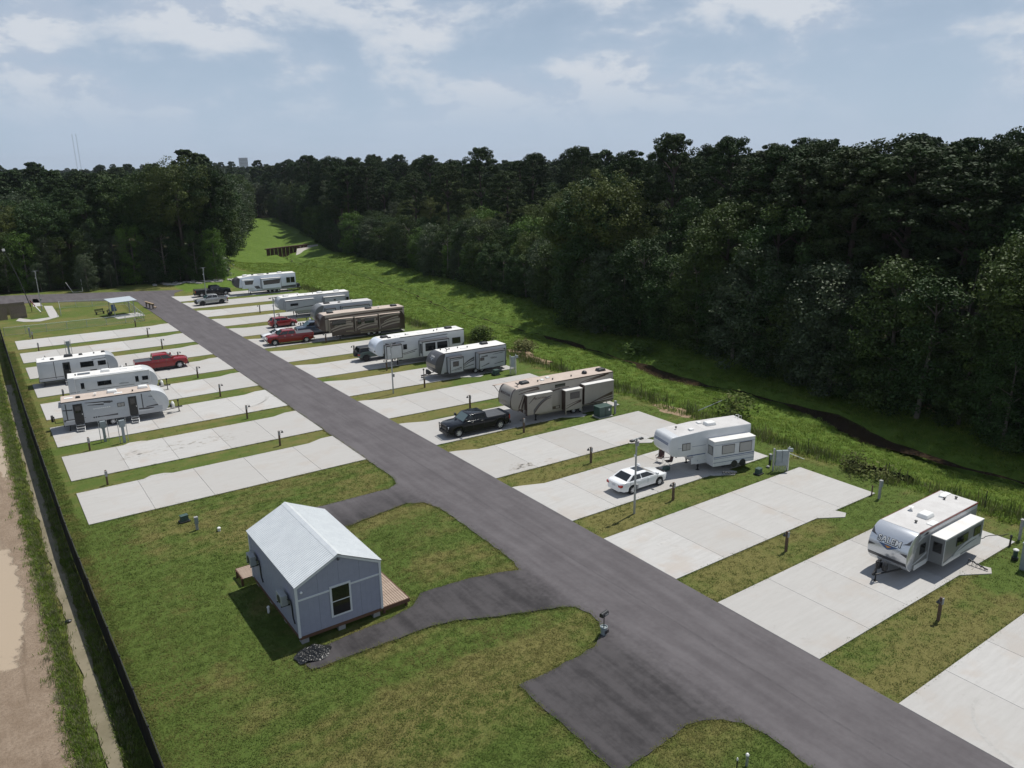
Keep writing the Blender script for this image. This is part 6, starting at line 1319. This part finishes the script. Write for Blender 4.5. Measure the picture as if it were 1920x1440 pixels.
leaf_mat('leaf_pine', (0.0177, 0.0379, 0.0118), (0.0302, 0.0554, 0.0151), (0.0353, 0.0504, 0.0168), .12, .65, .06)
leaf_mat('leaf_grey', (0.0450, 0.0702, 0.0306), (0.0720, 0.1008, 0.0468), (0.0630, 0.0810, 0.0360), .3, .55, .15)
leaf_mat('leaf_meadow', (0.0965, 0.1670, 0.0194), (0.1664, 0.2407, 0.0363), (0.2080, 0.2478, 0.0545), .15, .7, .3)
leaf_mat('leaf_weed', (.070, .115, .022), (.125, .15, .042), (.17, .16, .07), .15, .7, .3)
leaf_mat('leaf_dry', (.20, .19, .10), (.28, .27, .17), (.12, .15, .06), .3, .7, .2)
mat('bark', (.075, .060, .050), .9, col2=(.055, .043, .036), scale=6, bump=.4); mat('bark_pale', (.16, .14, .12), .9, col2=(.11, .095, .08), scale=6)
def quads(cen, nrm, size, r, aspect=1.):
    """n leaf quads with centre, preferred normal and size."""
    n = len(cen); a = r.normal(size=(n, 3)); a -= (a*nrm).sum(1, keepdims=True)*nrm; a /= np.linalg.norm(a, axis=1, keepdims=True)+1e-9; b = np.cross(nrm, a)
    sx = (size*aspect)[:, None]*.5; sy = size[:, None]*.5
    V = np.stack([cen-a*sx-b*sy*.7, cen+a*sx*.15-b*sy, cen+a*sx+b*sy*.2, cen-a*sx*.1+b*sy], 1).reshape(-1, 3)
    return V
def mesh_quads(name, V, m):
    n = len(V)//4; me_ = bpy.data.meshes.new(name); me_.vertices.add(len(V)); me_.vertices.foreach_set('co', V.astype(np.float32).ravel()); me_.loops.add(n*4); me_.loops.foreach_set('vertex_index', np.arange(n*4, dtype=np.int32)); me_.polygons.add(n); me_.polygons.foreach_set('loop_start', np.arange(0, n*4, 4, dtype=np.int32)); me_.polygons.foreach_set('loop_total', np.full(n, 4, dtype=np.int32)); me_.materials.append(MATS[m]); me_.update(); me_.validate(); return me_
def crown(seed, h, kind, nclump=95, per=46, leaf=.42):
    r = np.random.default_rng(seed); cs = []; rs = []
    if kind == 'pine':
        base = h*.52
        for k in range(nclump):
            q = r.uniform()**.8; z = base+(h-base)*q; rad_ = h*.155*math.sqrt(max(.04, 1-((q-.42)/.62)**2))*r.uniform(.45, 1.1); a = r.uniform(0, 2*pi)
            cs.append((rad_*cos(a), rad_*sin(a), z)); rs.append(r.uniform(.55, 1.05))
    elif kind == 'edge':                            # leafy down to the ground
        for k in range(nclump):
            q = r.uniform(); z = h*(.04+.92*q); env = h*.235*(1-(abs(q-.42)/.62)**2.4)**.5 if abs(q-.42) < .62 else h*.05; rad_ = env*r.uniform(.55, 1.05); a = r.uniform(0, 2*pi)
            cs.append((rad_*cos(a), rad_*sin(a), z)); rs.append(r.uniform(.7, 1.3))
    else:
        lob = [(r.uniform(0, 2*pi), r.uniform(-.6, .9), r.uniform(.75, 1.2)) for _ in range(7)]
        for k in range(nclump):
            d = r.normal(size=3); d /= np.linalg.norm(d); d[2] = d[2]*.9+.12
            g = max([w_*(.5+.5*(d[0]*cos(a)*math.sqrt(max(0, 1-z_*z_))+d[1]*sin(a)*math.sqrt(max(0, 1-z_*z_))+d[2]*z_)) for a, z_, w_ in lob]); rr = g*r.uniform(.6, 1.02)
            cs.append((d[0]*h*.27*rr, d[1]*h*.27*rr, h*.62+d[2]*h*.36*rr)); rs.append(r.uniform(.7, 1.35))
    cs = np.array(cs); rs = np.array(rs); k = len(cs); cen = np.repeat(cs, per, 0); R_ = np.repeat(rs, per)
    d = r.normal(size=(k*per, 3)); d /= np.linalg.norm(d, axis=1, keepdims=True); rr = r.uniform(.35, 1, (k*per, 1))**.6
    if kind == 'pine': d2 = d*np.array([1, 1, .62])
    else: d2 = d*np.array([1, 1, .75])
    pos = cen+d2*rr*R_[:, None]; pos[:, 2] = np.maximum(pos[:, 2], .15)
    nr = d+r.normal(size=d.shape)*.7+np.array([0, 0, .35]); nr /= np.linalg.norm(nr, axis=1, keepdims=True)
    return quads(pos, nr, r.uniform(.6, 1.25, k*per)*leaf, r, 1.0 if kind != 'pine' else 1.5), cs
def trunk_mesh(seed, h, kind, cs):
    r = random.Random(seed); b = MB(); lean = (r.uniform(-.03, .03)*h, r.uniform(-.03, .03)*h); top = h*(.93 if kind == 'pine' else .78); rb = h*.0145
    ax = [(lean[0]*q, lean[1]*q, top*q-.4*(q == 0)) for q in (0, .25, .5, .75, 1)]
    b.tube(ax, [rb*1.25, rb, rb*.8, rb*.5, rb*.15], 7)
    for k in range(11 if kind == 'pine' else 9):
        c_ = cs[r.randrange(len(cs))]; q = min(.95, max(.22, (c_[2]-h*.10)/top)); p0 = Vector((lean[0]*q, lean[1]*q, top*q)); p1 = Vector(c_)
        b.tube([p0, p0.lerp(p1, .5)+Vector((0, 0, .25)), p1], [rb*.38, rb*.24, rb*.06], 5)
    me_ = bpy.data.meshes.new('trunk'); me_.from_pydata(b.v, [], b.f); me_.materials.append(MATS['bark' if kind != 'edge' else 'bark_pale']); return me_
PROTO = {}
def protos(kind, specs):
    PROTO[kind] = []
    for seed, h, geo, m, ncl, per, leaf in specs:
        V, cs = crown(seed, h, geo, ncl, per, leaf); PROTO[kind].append((h, mesh_quads('crown', V, m), trunk_mesh(seed, h, geo, cs)))
protos('broad', [(11, 20, 'broad', 'leaf_broad', 150, 130, .215), (12, 20, 'broad', 'leaf_broad', 140, 130, .225), (13, 20, 'broad', 'leaf_broad', 155, 130, .21), (14, 20, 'broad', 'leaf_grey', 140, 130, .205), (15, 20, 'broad', 'leaf_olive', 145, 130, .21)])
protos('pine', [(21, 26, 'pine', 'leaf_pine', 130, 130, .20), (22, 26, 'pine', 'leaf_pine', 105, 130, .20), (23, 26, 'pine', 'leaf_pine', 150, 130, .20)])
protos('edge', [(31, 12, 'edge', 'leaf_broad', 110, 120, .19), (32, 12, 'edge', 'leaf_broad', 105, 120, .19), (33, 12, 'edge', 'leaf_light', 100, 120, .19), (34, 12, 'edge', 'leaf_grey', 105, 120, .185)])
TL = {'broad': ('broadleaf_tree', 'tree'), 'pine': ('pine_tree', 'pine'), 'edge': ('edge_tree', 'tree')}
def tree(kind, x, y, h, where, var=None, wide=1.):
    pr_ = PROTO[kind]; i = random.randrange(len(pr_)) if var is None else var
    if kind == 'edge' and var is None: i = random.choice((0, 1, 0, 1, 0, 1, 2, 3, 3))
    if kind == 'broad' and var is None: i = random.choice((0, 1, 2, 0, 1, 2, 3, 4))
    h0, cm_, tm = pr_[i]; s = h/h0
    nm, cat = TL[kind]
    desc = {'broad': ('tall dark green broadleaf tree %s', 'tall grey-green broadleaf tree %s', 'tall yellowish-green broadleaf tree %s')[max(0, i-2)], 'pine': 'tall dark pine with a tufted top %s', 'edge': ('leafy dark green tree at the edge %s', 'leafy dark green tree at the edge %s', 'bright light green tree at the edge %s', 'pale grey-green tree at the edge %s')[min(i, 3)]}[kind] % where
    t = thing(nm, desc, cat, (x, y, float(hz(x, y))-.05), random.uniform(0, 2*pi), desc); w_ = s*wide*random.uniform(.88, 1.15); t.scale = (w_, w_, s)
    for n_, m_ in (('crown', cm_), ('trunk', tm)):
        o = bpy.data.objects.new(n_, m_); C.objects.link(o); o.parent = t
    return t
W1, W2 = 'of the wood beyond the creek', 'of the wood behind the far road'
placed = []
def free(x, y, d):
    for a, b in placed:
        if (a-x)**2+(b-y)**2 < d*d: return False
    placed.append((x, y)); return True
def px_of(x, y, z):
    v = Vector((x, y, z-CAM_H)); c_ = v.dot(_fw)
    return (960+CAM_F*v.dot(_r)/c_, 720-CAM_F*v.dot(_u)/c_) if c_ > 1 else (-999, 0)
tr = random.Random(5); cnt = {'broad': 0, 'pine': 0, 'edge': 0}
# wood beyond the creek: an edge of leafy trees, taller trees behind
y = 12.0
while y < 420:
    fxv = float(forest_x(y)); tall = y < 100
    if free(fxv+(tr.uniform(-.5, 2.2) if not tall else tr.uniform(-4.4, -2.2)), y, 2.2):
        x = placed[-1][0]; hgt = tr.uniform(7, 13) if not tall else tr.uniform(9, 16)
        if -150 < px_of(x, y, 8)[0] < 2150: tree('edge', x, y, hgt, W1, var=tr.choice((0, 1)) if y < 46 else None, wide=1.15); cnt['edge'] += 1
    y += tr.uniform(2.6, 4.4)*(.85 if y < 104 else 1 if y < 160 else 1.7)
random.seed(11)
for row, (d0, dens) in enumerate(((4.0, 4.3), (9, 5.0), (15, 5.6), (22, 6.2), (30, 7.0), (38, 7.5))):
    y = 5.0
    while y < 400:
        fxv = float(forest_x(y)); x = fxv+(d0 if row or y > 104 else -1.8)+tr.uniform(-1 if row == 0 else -2, 1.2 if row == 0 else 2.5); yy = y+tr.uniform(-1, 1)
        lowband = 88 < y < 215                       # the lower, lighter canopy in the middle of the view
        base = (tr.uniform(17, 23) if row < 3 else tr.uniform(19, 24.5)) if not lowband else (tr.uniform(10, 15) if row < 2 else tr.uniform(13, 19) if row < 4 else tr.uniform(17, 23))
        if row == 0 and y < 104: base = tr.uniform(21, 25)-(1.5 if y < 40 else 0)
        is_p = tr.random() < ((.40, .40, .42, .45, .45, .5)[row] if not lowband else (.0, .05, .08, .14, .25, .4)[row])
        if is_p: base = tr.uniform(23, 28.5) if not lowband else tr.uniform(21.5, 28.5)
        vis = px_of(x, yy, base)[0]
        if -200 < vis < 2100 and free(x, yy, dens*(.62 if row else .5)): k = 'pine' if is_p else 'broad'; tree(k, x, yy, base, W1, var=tr.choice((0, 1, 3, 4, 4)) if lowband and not is_p else tr.choice((0, 1, 2)) if (y < 46 or (row == 0 and y < 104)) else None); cnt[k] += 1
        y += dens*tr.uniform(.85, 1.2)*(1 if y < 170 else 1.5)
# the group of tall pines that tops the skyline on the right, and the pale willow-like tree in the middle
for x, y, h in ((86.5, 46, 26.4), (89, 49.5, 27.2), (85.5, 52, 25.6), (89, 55, 26.2), (94, 44, 26.5), (93, 58, 25.8), (84.8, 57.5, 24.5), (86, 40, 24), (88, 64, 26), (92, 68, 25.5)): tree('pine', x, y, h, W1, wide=1.35)
for x, y, h in ((88, 34, 22.5), (91, 29, 22), (87, 25, 21), (94, 37, 23.5)): tree('broad', x, y, h, W1, wide=1.15, var=2 if h > 22.2 else 0)
for x, y, h in ((92, 112, 15.5), (95, 128, 15), (99, 150, 16), (89.5, 122, 11)): tree('edge', x, y, h, W1, var=2, wide=1.2)
# wood behind the far road on the left
def back_y(x): return 186.5-(x-25)*.30+max(0, x-48)*2.6 if x > -60 else 212
for row, (d0, dens) in enumerate(((0, 3.0), (3.2, 4.0), (9, 5.6), (16, 6.5), (24, 7.5))):
    x = -75.0
    while x < 62:
        xx = x+tr.uniform(-1, 1); yy = back_y(x)+d0+tr.uniform(-1.4, 1.6); corner = 28 < xx
        lim = 48.0+d0*.25
        if row == 0 or (row == 1 and tr.random() < .5): k, h = 'edge', tr.uniform(8, 14)
        else:
            is_p = tr.random() < (.30 if not corner else .25); k = 'pine' if is_p else 'broad'; h = tr.uniform(18, 22) if not corner else tr.uniform(21.5, 25.5)
            if is_p: h = tr.uniform(20, 23) if not corner else tr.uniform(24, 27)
        if xx < lim and px_of(xx, yy, h)[0] > -260 and free(xx, yy, dens*.6): tree(k, xx, yy, h, W2); cnt[k] += 1
        x += dens*tr.uniform(.85, 1.2)
for x, y, h in ((40, 183, 28.0), (36, 187, 27.2), (44.5, 184, 26.5), (47, 190, 25.5), (32, 190, 26.6), (42, 195, 28), (48, 200, 26)): tree('broad', x, y, h, W2, wide=.95)
for x, y, h in ((20, 181.5, 7.5), (24.5, 182.2, 5.0), (33, 181, 4.5), (12, 187, 6.0)): tree('edge', x, y, h, W2, var=3)
for k_, (x, y, h) in enumerate(((81.5, 60, 13), (82.2, 50, 11), (85, 97, 12), (82, 36.5, 14), (88, 150, 10))):
    t = thing('dead_tree', 'bare pale dead tree standing at the edge of the right wood, %s from the camera' % ('third', 'second', 'fourth', 'nearest', 'farthest')[k_], 'dead tree', (x, y, float(hz(x, y))), k_*1.3, 'bare dead trees at the wood edge')
    MB().tube([(0, 0, -.3), (.15, .1, h*.5), (.1, .4, h)], [.19, .12, .03], 7).build('trunk', 'bark_pale', t)
    for q in range(7): z_ = h*(.4+.08*q); a_ = q*2.2; l_ = h*.16*(1.2-q*.1); MB().tube([(.12, .2, z_), (.12+cos(a_)*l_*.6, .2+sin(a_)*l_*.6, z_+l_*.35), (.12+cos(a_)*l_, .2+sin(a_)*l_, z_+l_*.9)], [.06, .035, .01], 5).build('limb', 'bark_pale', t)
print('TREES', cnt)
# trees that line the left side of the far meadow and close it at the end
yv = 200.0
while yv < 400:
    tree(tr.choice(('broad', 'broad', 'edge')), 46.5+(yv-186)*.34+tr.uniform(-3, .5), yv, tr.uniform(15, 23), W2, wide=1.05); yv += tr.uniform(5, 8)
for k in range(26): tree(tr.choice(('broad', 'broad', 'pine', 'edge')), 112+k*1.9+tr.uniform(-1, 1), 398+tr.uniform(0, 22)+k*.4, tr.uniform(13, 22), W1, wide=1.1)
# bushes on the meadow
def bush(label, px, py, z, h, m='leaf_weed', n=16, wide=1.3):
    x, y = G(px, py, z); t = thing('bush', label, 'bush', (x, y, float(hz(x, y))))
    V, cs = crown(int(px), h, 'edge', n, 60, .13*(h/2)**.5+.06); V[:, :2] *= wide; o = bpy.data.objects.new('foliage', mesh_quads('foliage', V, m)); C.objects.link(o); o.parent = t
    b = MB()
    for c_ in cs[:10]: b.tube([(0, 0, -.1), (c_[0]*wide*.5, c_[1]*wide*.5, c_[2]*.5), (c_[0]*wide, c_[1]*wide, c_[2])], [.03, .02, .006], 5)
    b.build('stem', 'bark', t)
bush('loose feathery green bush behind the old white fifth wheel', 1372, 778, -.3, 2.3, n=11, wide=1.7)
bush('low green bush in the meadow before the wood, centre', 800, 512, -1, 3.4, 'leaf_broad', 20, 1.8)
bush('bright low bush on the creek bank in half shade', 1195, 660, -1.6, 1.4, 'leaf_light', 18, 2.2); bush('tall weed bush behind the charcoal-nosed trailer', 905, 640, 0, 2.0, 'leaf_weed', 22, 1.7); bush('tall weed bush at the end of the pale blue nosed fifth wheel', 985, 655, 0, 1.6, 'leaf_weed', 18, 1.6)
bush('dry brown brush heap on the bank left of the silt fence', 1640, 893, 0, .6, 'leaf_weed', 8, 1.8); bush('broad-leaved green plant beside the silt fence', 1601, 882, 0, 1.1, 'leaf_weed', 10, 1.1)
# black silt fence sagging along the bank, fence stakes in the weeds
t = thing('silt_fence', 'sagging black silt fence along the weedy bank on the right', 'fence', (0, 0, 0)); a, b = Vector(G(1585, 868)), Vector(G(1712, 905)); t.location = (a.x, a.y, 0); n = 10
for k in range(n):
    p, q = (b-a)*k/n, (b-a)*(k+1)/n; h0, h1 = random.uniform(.2, .55), random.uniform(.2, .55)
    MB().add([(p.x, p.y, -.1), (q.x, q.y, -.1), (q.x+.15, q.y, h1), (p.x+.15, p.y, h0)], [(0, 1, 2, 3)]).build('fabric', 'fence_screen', t); MB().tube([(p.x, p.y, -.2), (p.x+.05, p.y, .8)], .02, 5).build('stake', 'bark', t)
t0 = None
for k, y in enumerate(np.arange(22, 150, 7.0)):
    x = 56.6+.6*sin(y); lb = 'thin metal fence stake among the weeds on the bank, %s from the camera' % (ORD[k] if k < 16 else 'far one'); 
    if k >= 16: break
    if t0 is None:
        t0 = thing('fence_stake', lb, 'stake', (x, y, float(hz(x, y))), 0, 'fence stakes along the weedy bank'); MB().tube([(0, 0, -.3), (.02, 0, 1.5)], .03, 6).build('stake', 'steel_black', t0); MB().box(-.06, .06, -.012, .012, -.3, .2).build('anchor_plate', 'steel_black', t0)
    else: dup(t0, (x, y, float(hz(x, y))), random.uniform(0, 3), lb)
x, y = G(1335, 770); o = MB().tube([(0, 0, .02), (2.3, -1.2, 1.0)], .05, 6).build('leaning_stake', 'galvanised'); o.location = (x-1.2, y+.8, 0); tag(o, 'grey pipe leaning in the weeds behind the beige fifth wheel', 'pipe')
x, y = G(1508, 862); o = MB().tube([(0, 0, .05), (-.5, 1.1, .35)], .03, 6).build('white_pipe', 'plastic_white'); o.location = (x, y, 0); tag(o, 'thin white pipe lying in the grass behind the meter cabinet', 'pipe')
# bare soil scraped open behind the pads
mat('bare_soil', (.30, .22, .14), .95, col2=(.22, .15, .09), scale=1.5, fine=.2, fscale=12)
for px, py, rx, ry in ((1000, 672, 1.0, 3.0), (1262, 770, .8, 3.4), (975, 660, .8, 2.0)):
    x, y = G(px, py); o = MB().prism_z(blob(x, y, rx, ry, 40, .35, px), -.2, .012).build('bare_soil', 'bare_soil'); struct(o)
# dirt shelf at the foot of the wood
for px, py, rx, ry in ((1600, 716, 1.3, 4.5), (1500, 690, .9, 3.0), (1780, 772, .9, 2.5), (1130, 607, .8, 3)):
    x, y = G(px, py, -.6); z_ = float(hz(x, y)); o = MB().prism_z(blob(x, y, rx, ry, 40, .3, px), z_-.5, z_+.22).build('bare_soil', 'bare_soil'); struct(o)

# ---------------------------------------------------------------- scattered stuff by instancing on points
def hidden_obj(name, me_):
    return bpy.data.objects.new(name, me_)
def scatter(name, label, pts, scl, meshes, rotz=True):
    col_ = bpy.data.collections.new(name+'_source')
    for i, m_ in enumerate(meshes): col_.objects.link(hidden_obj('%s_source_%02d' % (name, i), m_))
    me_ = bpy.data.meshes.new(name); me_.from_pydata(pts.tolist(), [], []); n = len(pts)
    a = me_.attributes.new('scl', 'FLOAT', 'POINT'); a.data.foreach_set('value', scl.astype(np.float32))
    a = me_.attributes.new('pick', 'INT', 'POINT'); a.data.foreach_set('value', rng.integers(0, len(meshes), n).astype(np.int32))
    a = me_.attributes.new('rot', 'FLOAT_VECTOR', 'POINT'); rv_ = np.zeros((n, 3), np.float32); rv_[:, 2] = rng.uniform(0, 2*pi, n); rv_[:, :2] = rng.normal(0, .06, (n, 2)); a.data.foreach_set('vector', rv_.ravel())
    ob = bpy.data.objects.new(name, me_); C.objects.link(ob); ob['kind'] = 'stuff'; ob['label'] = label
    g = bpy.data.node_groups.new(name, 'GeometryNodeTree'); g.interface.new_socket('Geometry', in_out='INPUT', socket_type='NodeSocketGeometry'); g.interface.new_socket('Geometry', in_out='OUTPUT', socket_type='NodeSocketGeometry')
    gi = g.nodes.new('NodeGroupInput'); go = g.nodes.new('NodeGroupOutput'); ip = g.nodes.new('GeometryNodeInstanceOnPoints'); ci = g.nodes.new('GeometryNodeCollectionInfo'); ci.inputs[0].default_value = col_; ci.inputs[1].default_value = True; ci.inputs[2].default_value = True
    def na(nm, ty): q = g.nodes.new('GeometryNodeInputNamedAttribute'); q.data_type = ty; q.inputs[0].default_value = nm; return [o for o in q.outputs if o.enabled and o.name == 'Attribute'][0]
    L_ = g.links; L_.new(gi.outputs[0], ip.inputs['Points']); L_.new(ci.outputs[0], ip.inputs['Instance']); ip.inputs['Pick Instance'].default_value = True; L_.new(na('pick', 'INT'), ip.inputs['Instance Index']); L_.new(na('scl', 'FLOAT'), ip.inputs['Scale']); L_.new(na('rot', 'FLOAT_VECTOR'), ip.inputs['Rotation']); L_.new(ip.outputs[0], go.inputs[0])
    md = ob.modifiers.new('scatter', 'NODES'); md.node_group = g; return ob
# distant wood: only treetops show
fp = []; sc_ = []
r2 = np.random.default_rng(77)
def seen(x, y, lo=-120, hi=2040): p = px_of(x, y, 20); return lo < p[0] < hi
far_m = []
for sd, geo, m in ((41, 'broad', 'leaf_broad'), (42, 'broad', 'leaf_broad'), (43, 'pine', 'leaf_pine'), (44, 'broad', 'leaf_grey'), (45, 'pine', 'leaf_pine'), (46, 'broad', 'leaf_broad')):
    V, cs = crown(sd, 20 if geo == 'broad' else 23, geo, 100, 60, .40); far_m.append(mesh_quads('far_crown', V, m))
tries = 0
while len(fp) < 6500 and tries < 60000:
    tries += 1
    d = 60+(2600-60)*r2.uniform()**2.4; a = r2.uniform(-.62, .66); x, y = d*sin(YAW+a), d*cos(YAW+a)
    inA = x > float(forest_x(y))+44 if y < 900 else True
    inB = x < 47+max(0, y-186)*.34 and y > back_y(max(x, -60))+(32 if x < 46 else -99)
    corridor = (47+max(0, y-186)*.34 <= x < float(forest_x(y))+42) and y < 395
    if y < 215 and not inA: continue
    if corridor: continue
    if not (inA or inB or y > 395): continue
    if not seen(x, y): continue
    fp.append((x, y, float(hz(x, y)) if y < 900 else 0.)); sc_.append(r2.uniform(.72, 1.08)+(.22*r2.uniform() if r2.uniform() < .25 else 0))
scatter('distant_wood', 'continuous dark wood stretching to the horizon', np.array(fp), np.array(sc_), far_m)
# understorey that closes the foot of the woods
V1 = []
us = []; uss = []
for y in np.arange(8, 330, 1.1):
    for k in range(3): us.append((float(forest_x(y))+r2.uniform(-.2, 9)+k*2, y+r2.uniform(-.6, .6), 0)); uss.append(r2.uniform(.5, 1.25))
for x in np.arange(-70, 48, 1.1):
    for k in range(6): us.append((x+r2.uniform(-.6, .6), back_y(x)+r2.uniform(1, 22)+k, 0)); uss.append(r2.uniform(.6, 1.9))
us = [(a, b, float(hz(a, b))) for a, b, c_ in us]
um = []
for sd, m in ((51, 'leaf_broad'), (52, 'leaf_broad'), (53, 'leaf_grey')):
    V, cs = crown(sd, 3.2, 'edge', 26, 34, .26); V[:, :2] *= 1.7; um.append(mesh_quads('understorey', V, m))
scatter('understorey', 'dense dark undergrowth at the foot of the woods', np.array(us), np.array(uss), um)
# grass: short on the lawns, lush in the meadow, coarse weeds on the banks
def tuft(seed, n, h, spread, wdt, m, lean=.5):
    r = np.random.default_rng(seed); V = []
    for k in range(n):
        a = r.uniform(0, 2*pi); b0 = np.array([r.normal(0, spread), r.normal(0, spread), 0]); d = np.array([cos(a), sin(a), 0]); hh = h*r.uniform(.55, 1.2); tip = b0+d*hh*lean*r.uniform(.2, 1.2)+np.array([0, 0, hh]); s = np.array([-sin(a), cos(a), 0])*wdt*r.uniform(.6, 1.3)
        mid = (b0+tip)/2+np.array([0, 0, hh*.12]); V += [b0-s, b0+s, mid+s*.8, mid-s*.8, mid-s*.8, mid+s*.8, tip+s*.12, tip-s*.12]
    return mesh_quads('tuft', np.array(V), m)
def in_poly(px_, py_, poly):
    P_ = np.array(poly); inside = np.zeros(len(px_), bool); j = len(P_)-1
    for i in range(len(P_)):
        cnd = ((P_[i, 1] > py_) != (P_[j, 1] > py_)) & (px_ < (P_[j, 0]-P_[i, 0])*(py_-P_[i, 1])/(P_[j, 1]-P_[i, 1]+1e-12)+P_[i, 0]); inside ^= cnd; j = i
    return inside
def on_hard(x, y, m_=.03):
    bad = in_poly(x, y, ROADP)
    for (xa0, xb0, _, _, xa, xb, y0, y1, off, fl, sd) in PADS:
        L_ = abs(xb-xa); sh = -off*np.abs(x-xa)/L_*(1 if sd > 0 else -1); ext = np.where(np.abs(x-xa) < 2.5, fl*1.0, 0)
        bad |= (x > min(xa, xb)-m_) & (x < max(xa, xb)+m_) & (y > y0+sh-m_) & (y < y1+sh+ext+m_)
    bad |= (x > HX0-.1) & (x < HX1+1.9) & (y > HY0-.1) & (y < HY1+1.7); bad |= (x > 9.6) & (x < 11) & (y > 43.3) & (y < 45)
    return bad
def pick_pts(n, x0, x1, y0, y1, dens_pow=0.):
    x = r2.uniform(x0, x1, n); y = r2.uniform(y0, y1, n); k = ~on_hard(x, y)
    if dens_pow: k &= r2.uniform(size=n) < np.minimum(1, (30/np.hypot(x, y))**dens_pow)
    x, y = x[k], y[k]; return np.stack([x, y, hz(x, y)], 1)
gm2 = gm.copy(); gm2.name = 'lawn_blades'; q_ = [n for n in gm2.node_tree.nodes if n.bl_idname == 'ShaderNodeVertexColor'][0]; tg = [l.to_socket for l in gm2.node_tree.links if l.from_node == q_]
gm2.node_tree.nodes.remove(q_)
for s_ in tg: s_.default_value = .54 if s_.type == 'VALUE' else (0, 0, 0, 1)
MATS['lawn'] = gm2
lt = [tuft(61, 9, .05, .09, .012, 'lawn', 1.9), tuft(62, 9, .04, .10, .012, 'lawn', 2.2), tuft(63, 8, .06, .08, .011, 'lawn', 1.6)]
pts = np.concatenate([pick_pts(60000, 3.3, 25.6, 14, 60, 1.0), pick_pts(36000, XR, 55, 10, 62, 1.0), pick_pts(12000, 3, 56, 58, 140, 1.2)])
# grass growing over the edges of asphalt and concrete
ep = []
def edge_pts(poly, per, amp, ymax=90):
    for i in range(len(poly)):
        a, b = Vector(poly[i]), Vector(poly[(i+1) % len(poly)]); d = (b-a).length
        if d > 40 or min(a.y, b.y) > ymax or max(a.y, b.y) < 8: continue
        for k in range(int(d*per)+1): p = a.lerp(b, random.random()); ep.append((p.x+random.gauss(0, amp), p.y+random.gauss(0, amp), .012))
edge_pts([p for p in ROADP if p[0] < XR-.5], 22, .045)
for (_, _, _, _, xa, xb, y0, y1, off, fl, sd) in PADS:
    if y0 < 80:
        for yy in (y0, y1): edge_pts([(xa+(3.0 if yy == y1 and fl else .3)*sd, yy), (xa+(xb-xa)*.33, yy-off*.33*sd), (xa+(xb-xa)*.66, yy-off*.66*sd), (xb, yy-off*sd)], 7, .045)
ep = np.array(ep)
pts = np.concatenate([pts, ep])
scatter('lawn_grass', 'short mown grass between the pads and round the cabin', pts, r2.uniform(.7, 1.35, len(pts)), lt)
mt = [tuft(71, 14, .16, .22, .026, 'leaf_meadow', 1.5), tuft(72, 14, .13, .24, .028, 'leaf_meadow', 1.8), tuft(73, 12, .20, .20, .022, 'leaf_meadow', 1.2)]
x = r2.uniform(55.5, 92, 42000); y = 14+r2.uniform(size=42000)**1.5*200; k = (x < forest_x(y)+1.5) & (np.abs(x-creek_x(y)) > np.interp(y, cy, cw)+.1); x, y = x[k], y[k]
scatter('meadow_grass', 'lush bright green grass on both banks of the creek', np.stack([x, y, hz(x, y)], 1), r2.uniform(.6, 1.3, len(x)), mt)
wt_ = [tuft(81, 9, .95, .22, .022, 'leaf_weed', .25), tuft(82, 8, .85, .26, .025, 'leaf_weed', .35), tuft(83, 10, .6, .25, .02, 'leaf_dry', .5)]
y = 14+r2.uniform(size=2600)*145; x = 56.4+r2.normal(0, .75, 2600)+np.interp(y, [14, 40, 60, 75, 100], [1.2, .2, 1.0, .4, 0]); k = (np.sin(y*.35)+np.sin(y*.9+1)+r2.normal(0, .8, 2600)) > -.5; x, y = x[k], y[k]
scatter('bank_weeds', 'ragged tall weeds along the top of the creek bank', np.stack([x, y, hz(x, y)], 1), r2.uniform(.45, 1.25, len(x)), wt_)
dt = [tuft(91, 12, .20, .13, .016, 'leaf_meadow', .9), tuft(92, 12, .18, .14, .016, 'leaf_meadow', 1.0), tuft(93, 10, .28, .10, .012, 'leaf_dry', .5), tuft(94, 12, .16, .14, .014, 'leaf_weed', .9)]
x = r2.normal(.60, .30, 12000); y = 26+r2.uniform(size=12000)**1.4*110; x2 = np.interp(y, dy, dxx)+r2.normal(.62, .16, 12000); x = np.where(r2.uniform(size=12000) < .6, x, x2); k = np.abs(x-np.interp(y, dy, dxx)) > .34; x, y = x[k], y[k]
scatter('ditch_weeds', 'dry tufted weeds along the ditch beside the dirt track', np.stack([x, y, hz(x, y)], 1), r2.uniform(.5, 1.15, len(x)), dt)
x = r2.uniform(2.0, 3.4, 12000); y = 26+r2.uniform(size=12000)**1.3*100; scatter('fence_side_grass', 'green grass strip under the privacy fence', np.stack([x, y, hz(x, y)], 1), r2.uniform(.8, 1.6, len(x)), lt)
# ---------------------------------------------------------------- summer haze
hm = bpy.data.materials.new('haze'); hm.use_nodes = True; n_ = hm.node_tree.nodes; n_.remove(n_['Principled BSDF']); pv = n_.new('ShaderNodeVolumePrincipled')
pv.inputs['Color'].default_value = (.80, .88, 1., 1); pv.inputs['Density'].default_value = .00006; pv.inputs['Anisotropy'].default_value = .25; hm.node_tree.links.new(pv.outputs[0], n_['Material Output'].inputs['Volume'])
MATS['haze'] = hm
o = MB().box(-7200, 7200, -3200, 9300, -4, 120).build('haze', 'haze'); o['kind'] = 'stuff'; o['label'] = 'thin summer haze over the whole place'
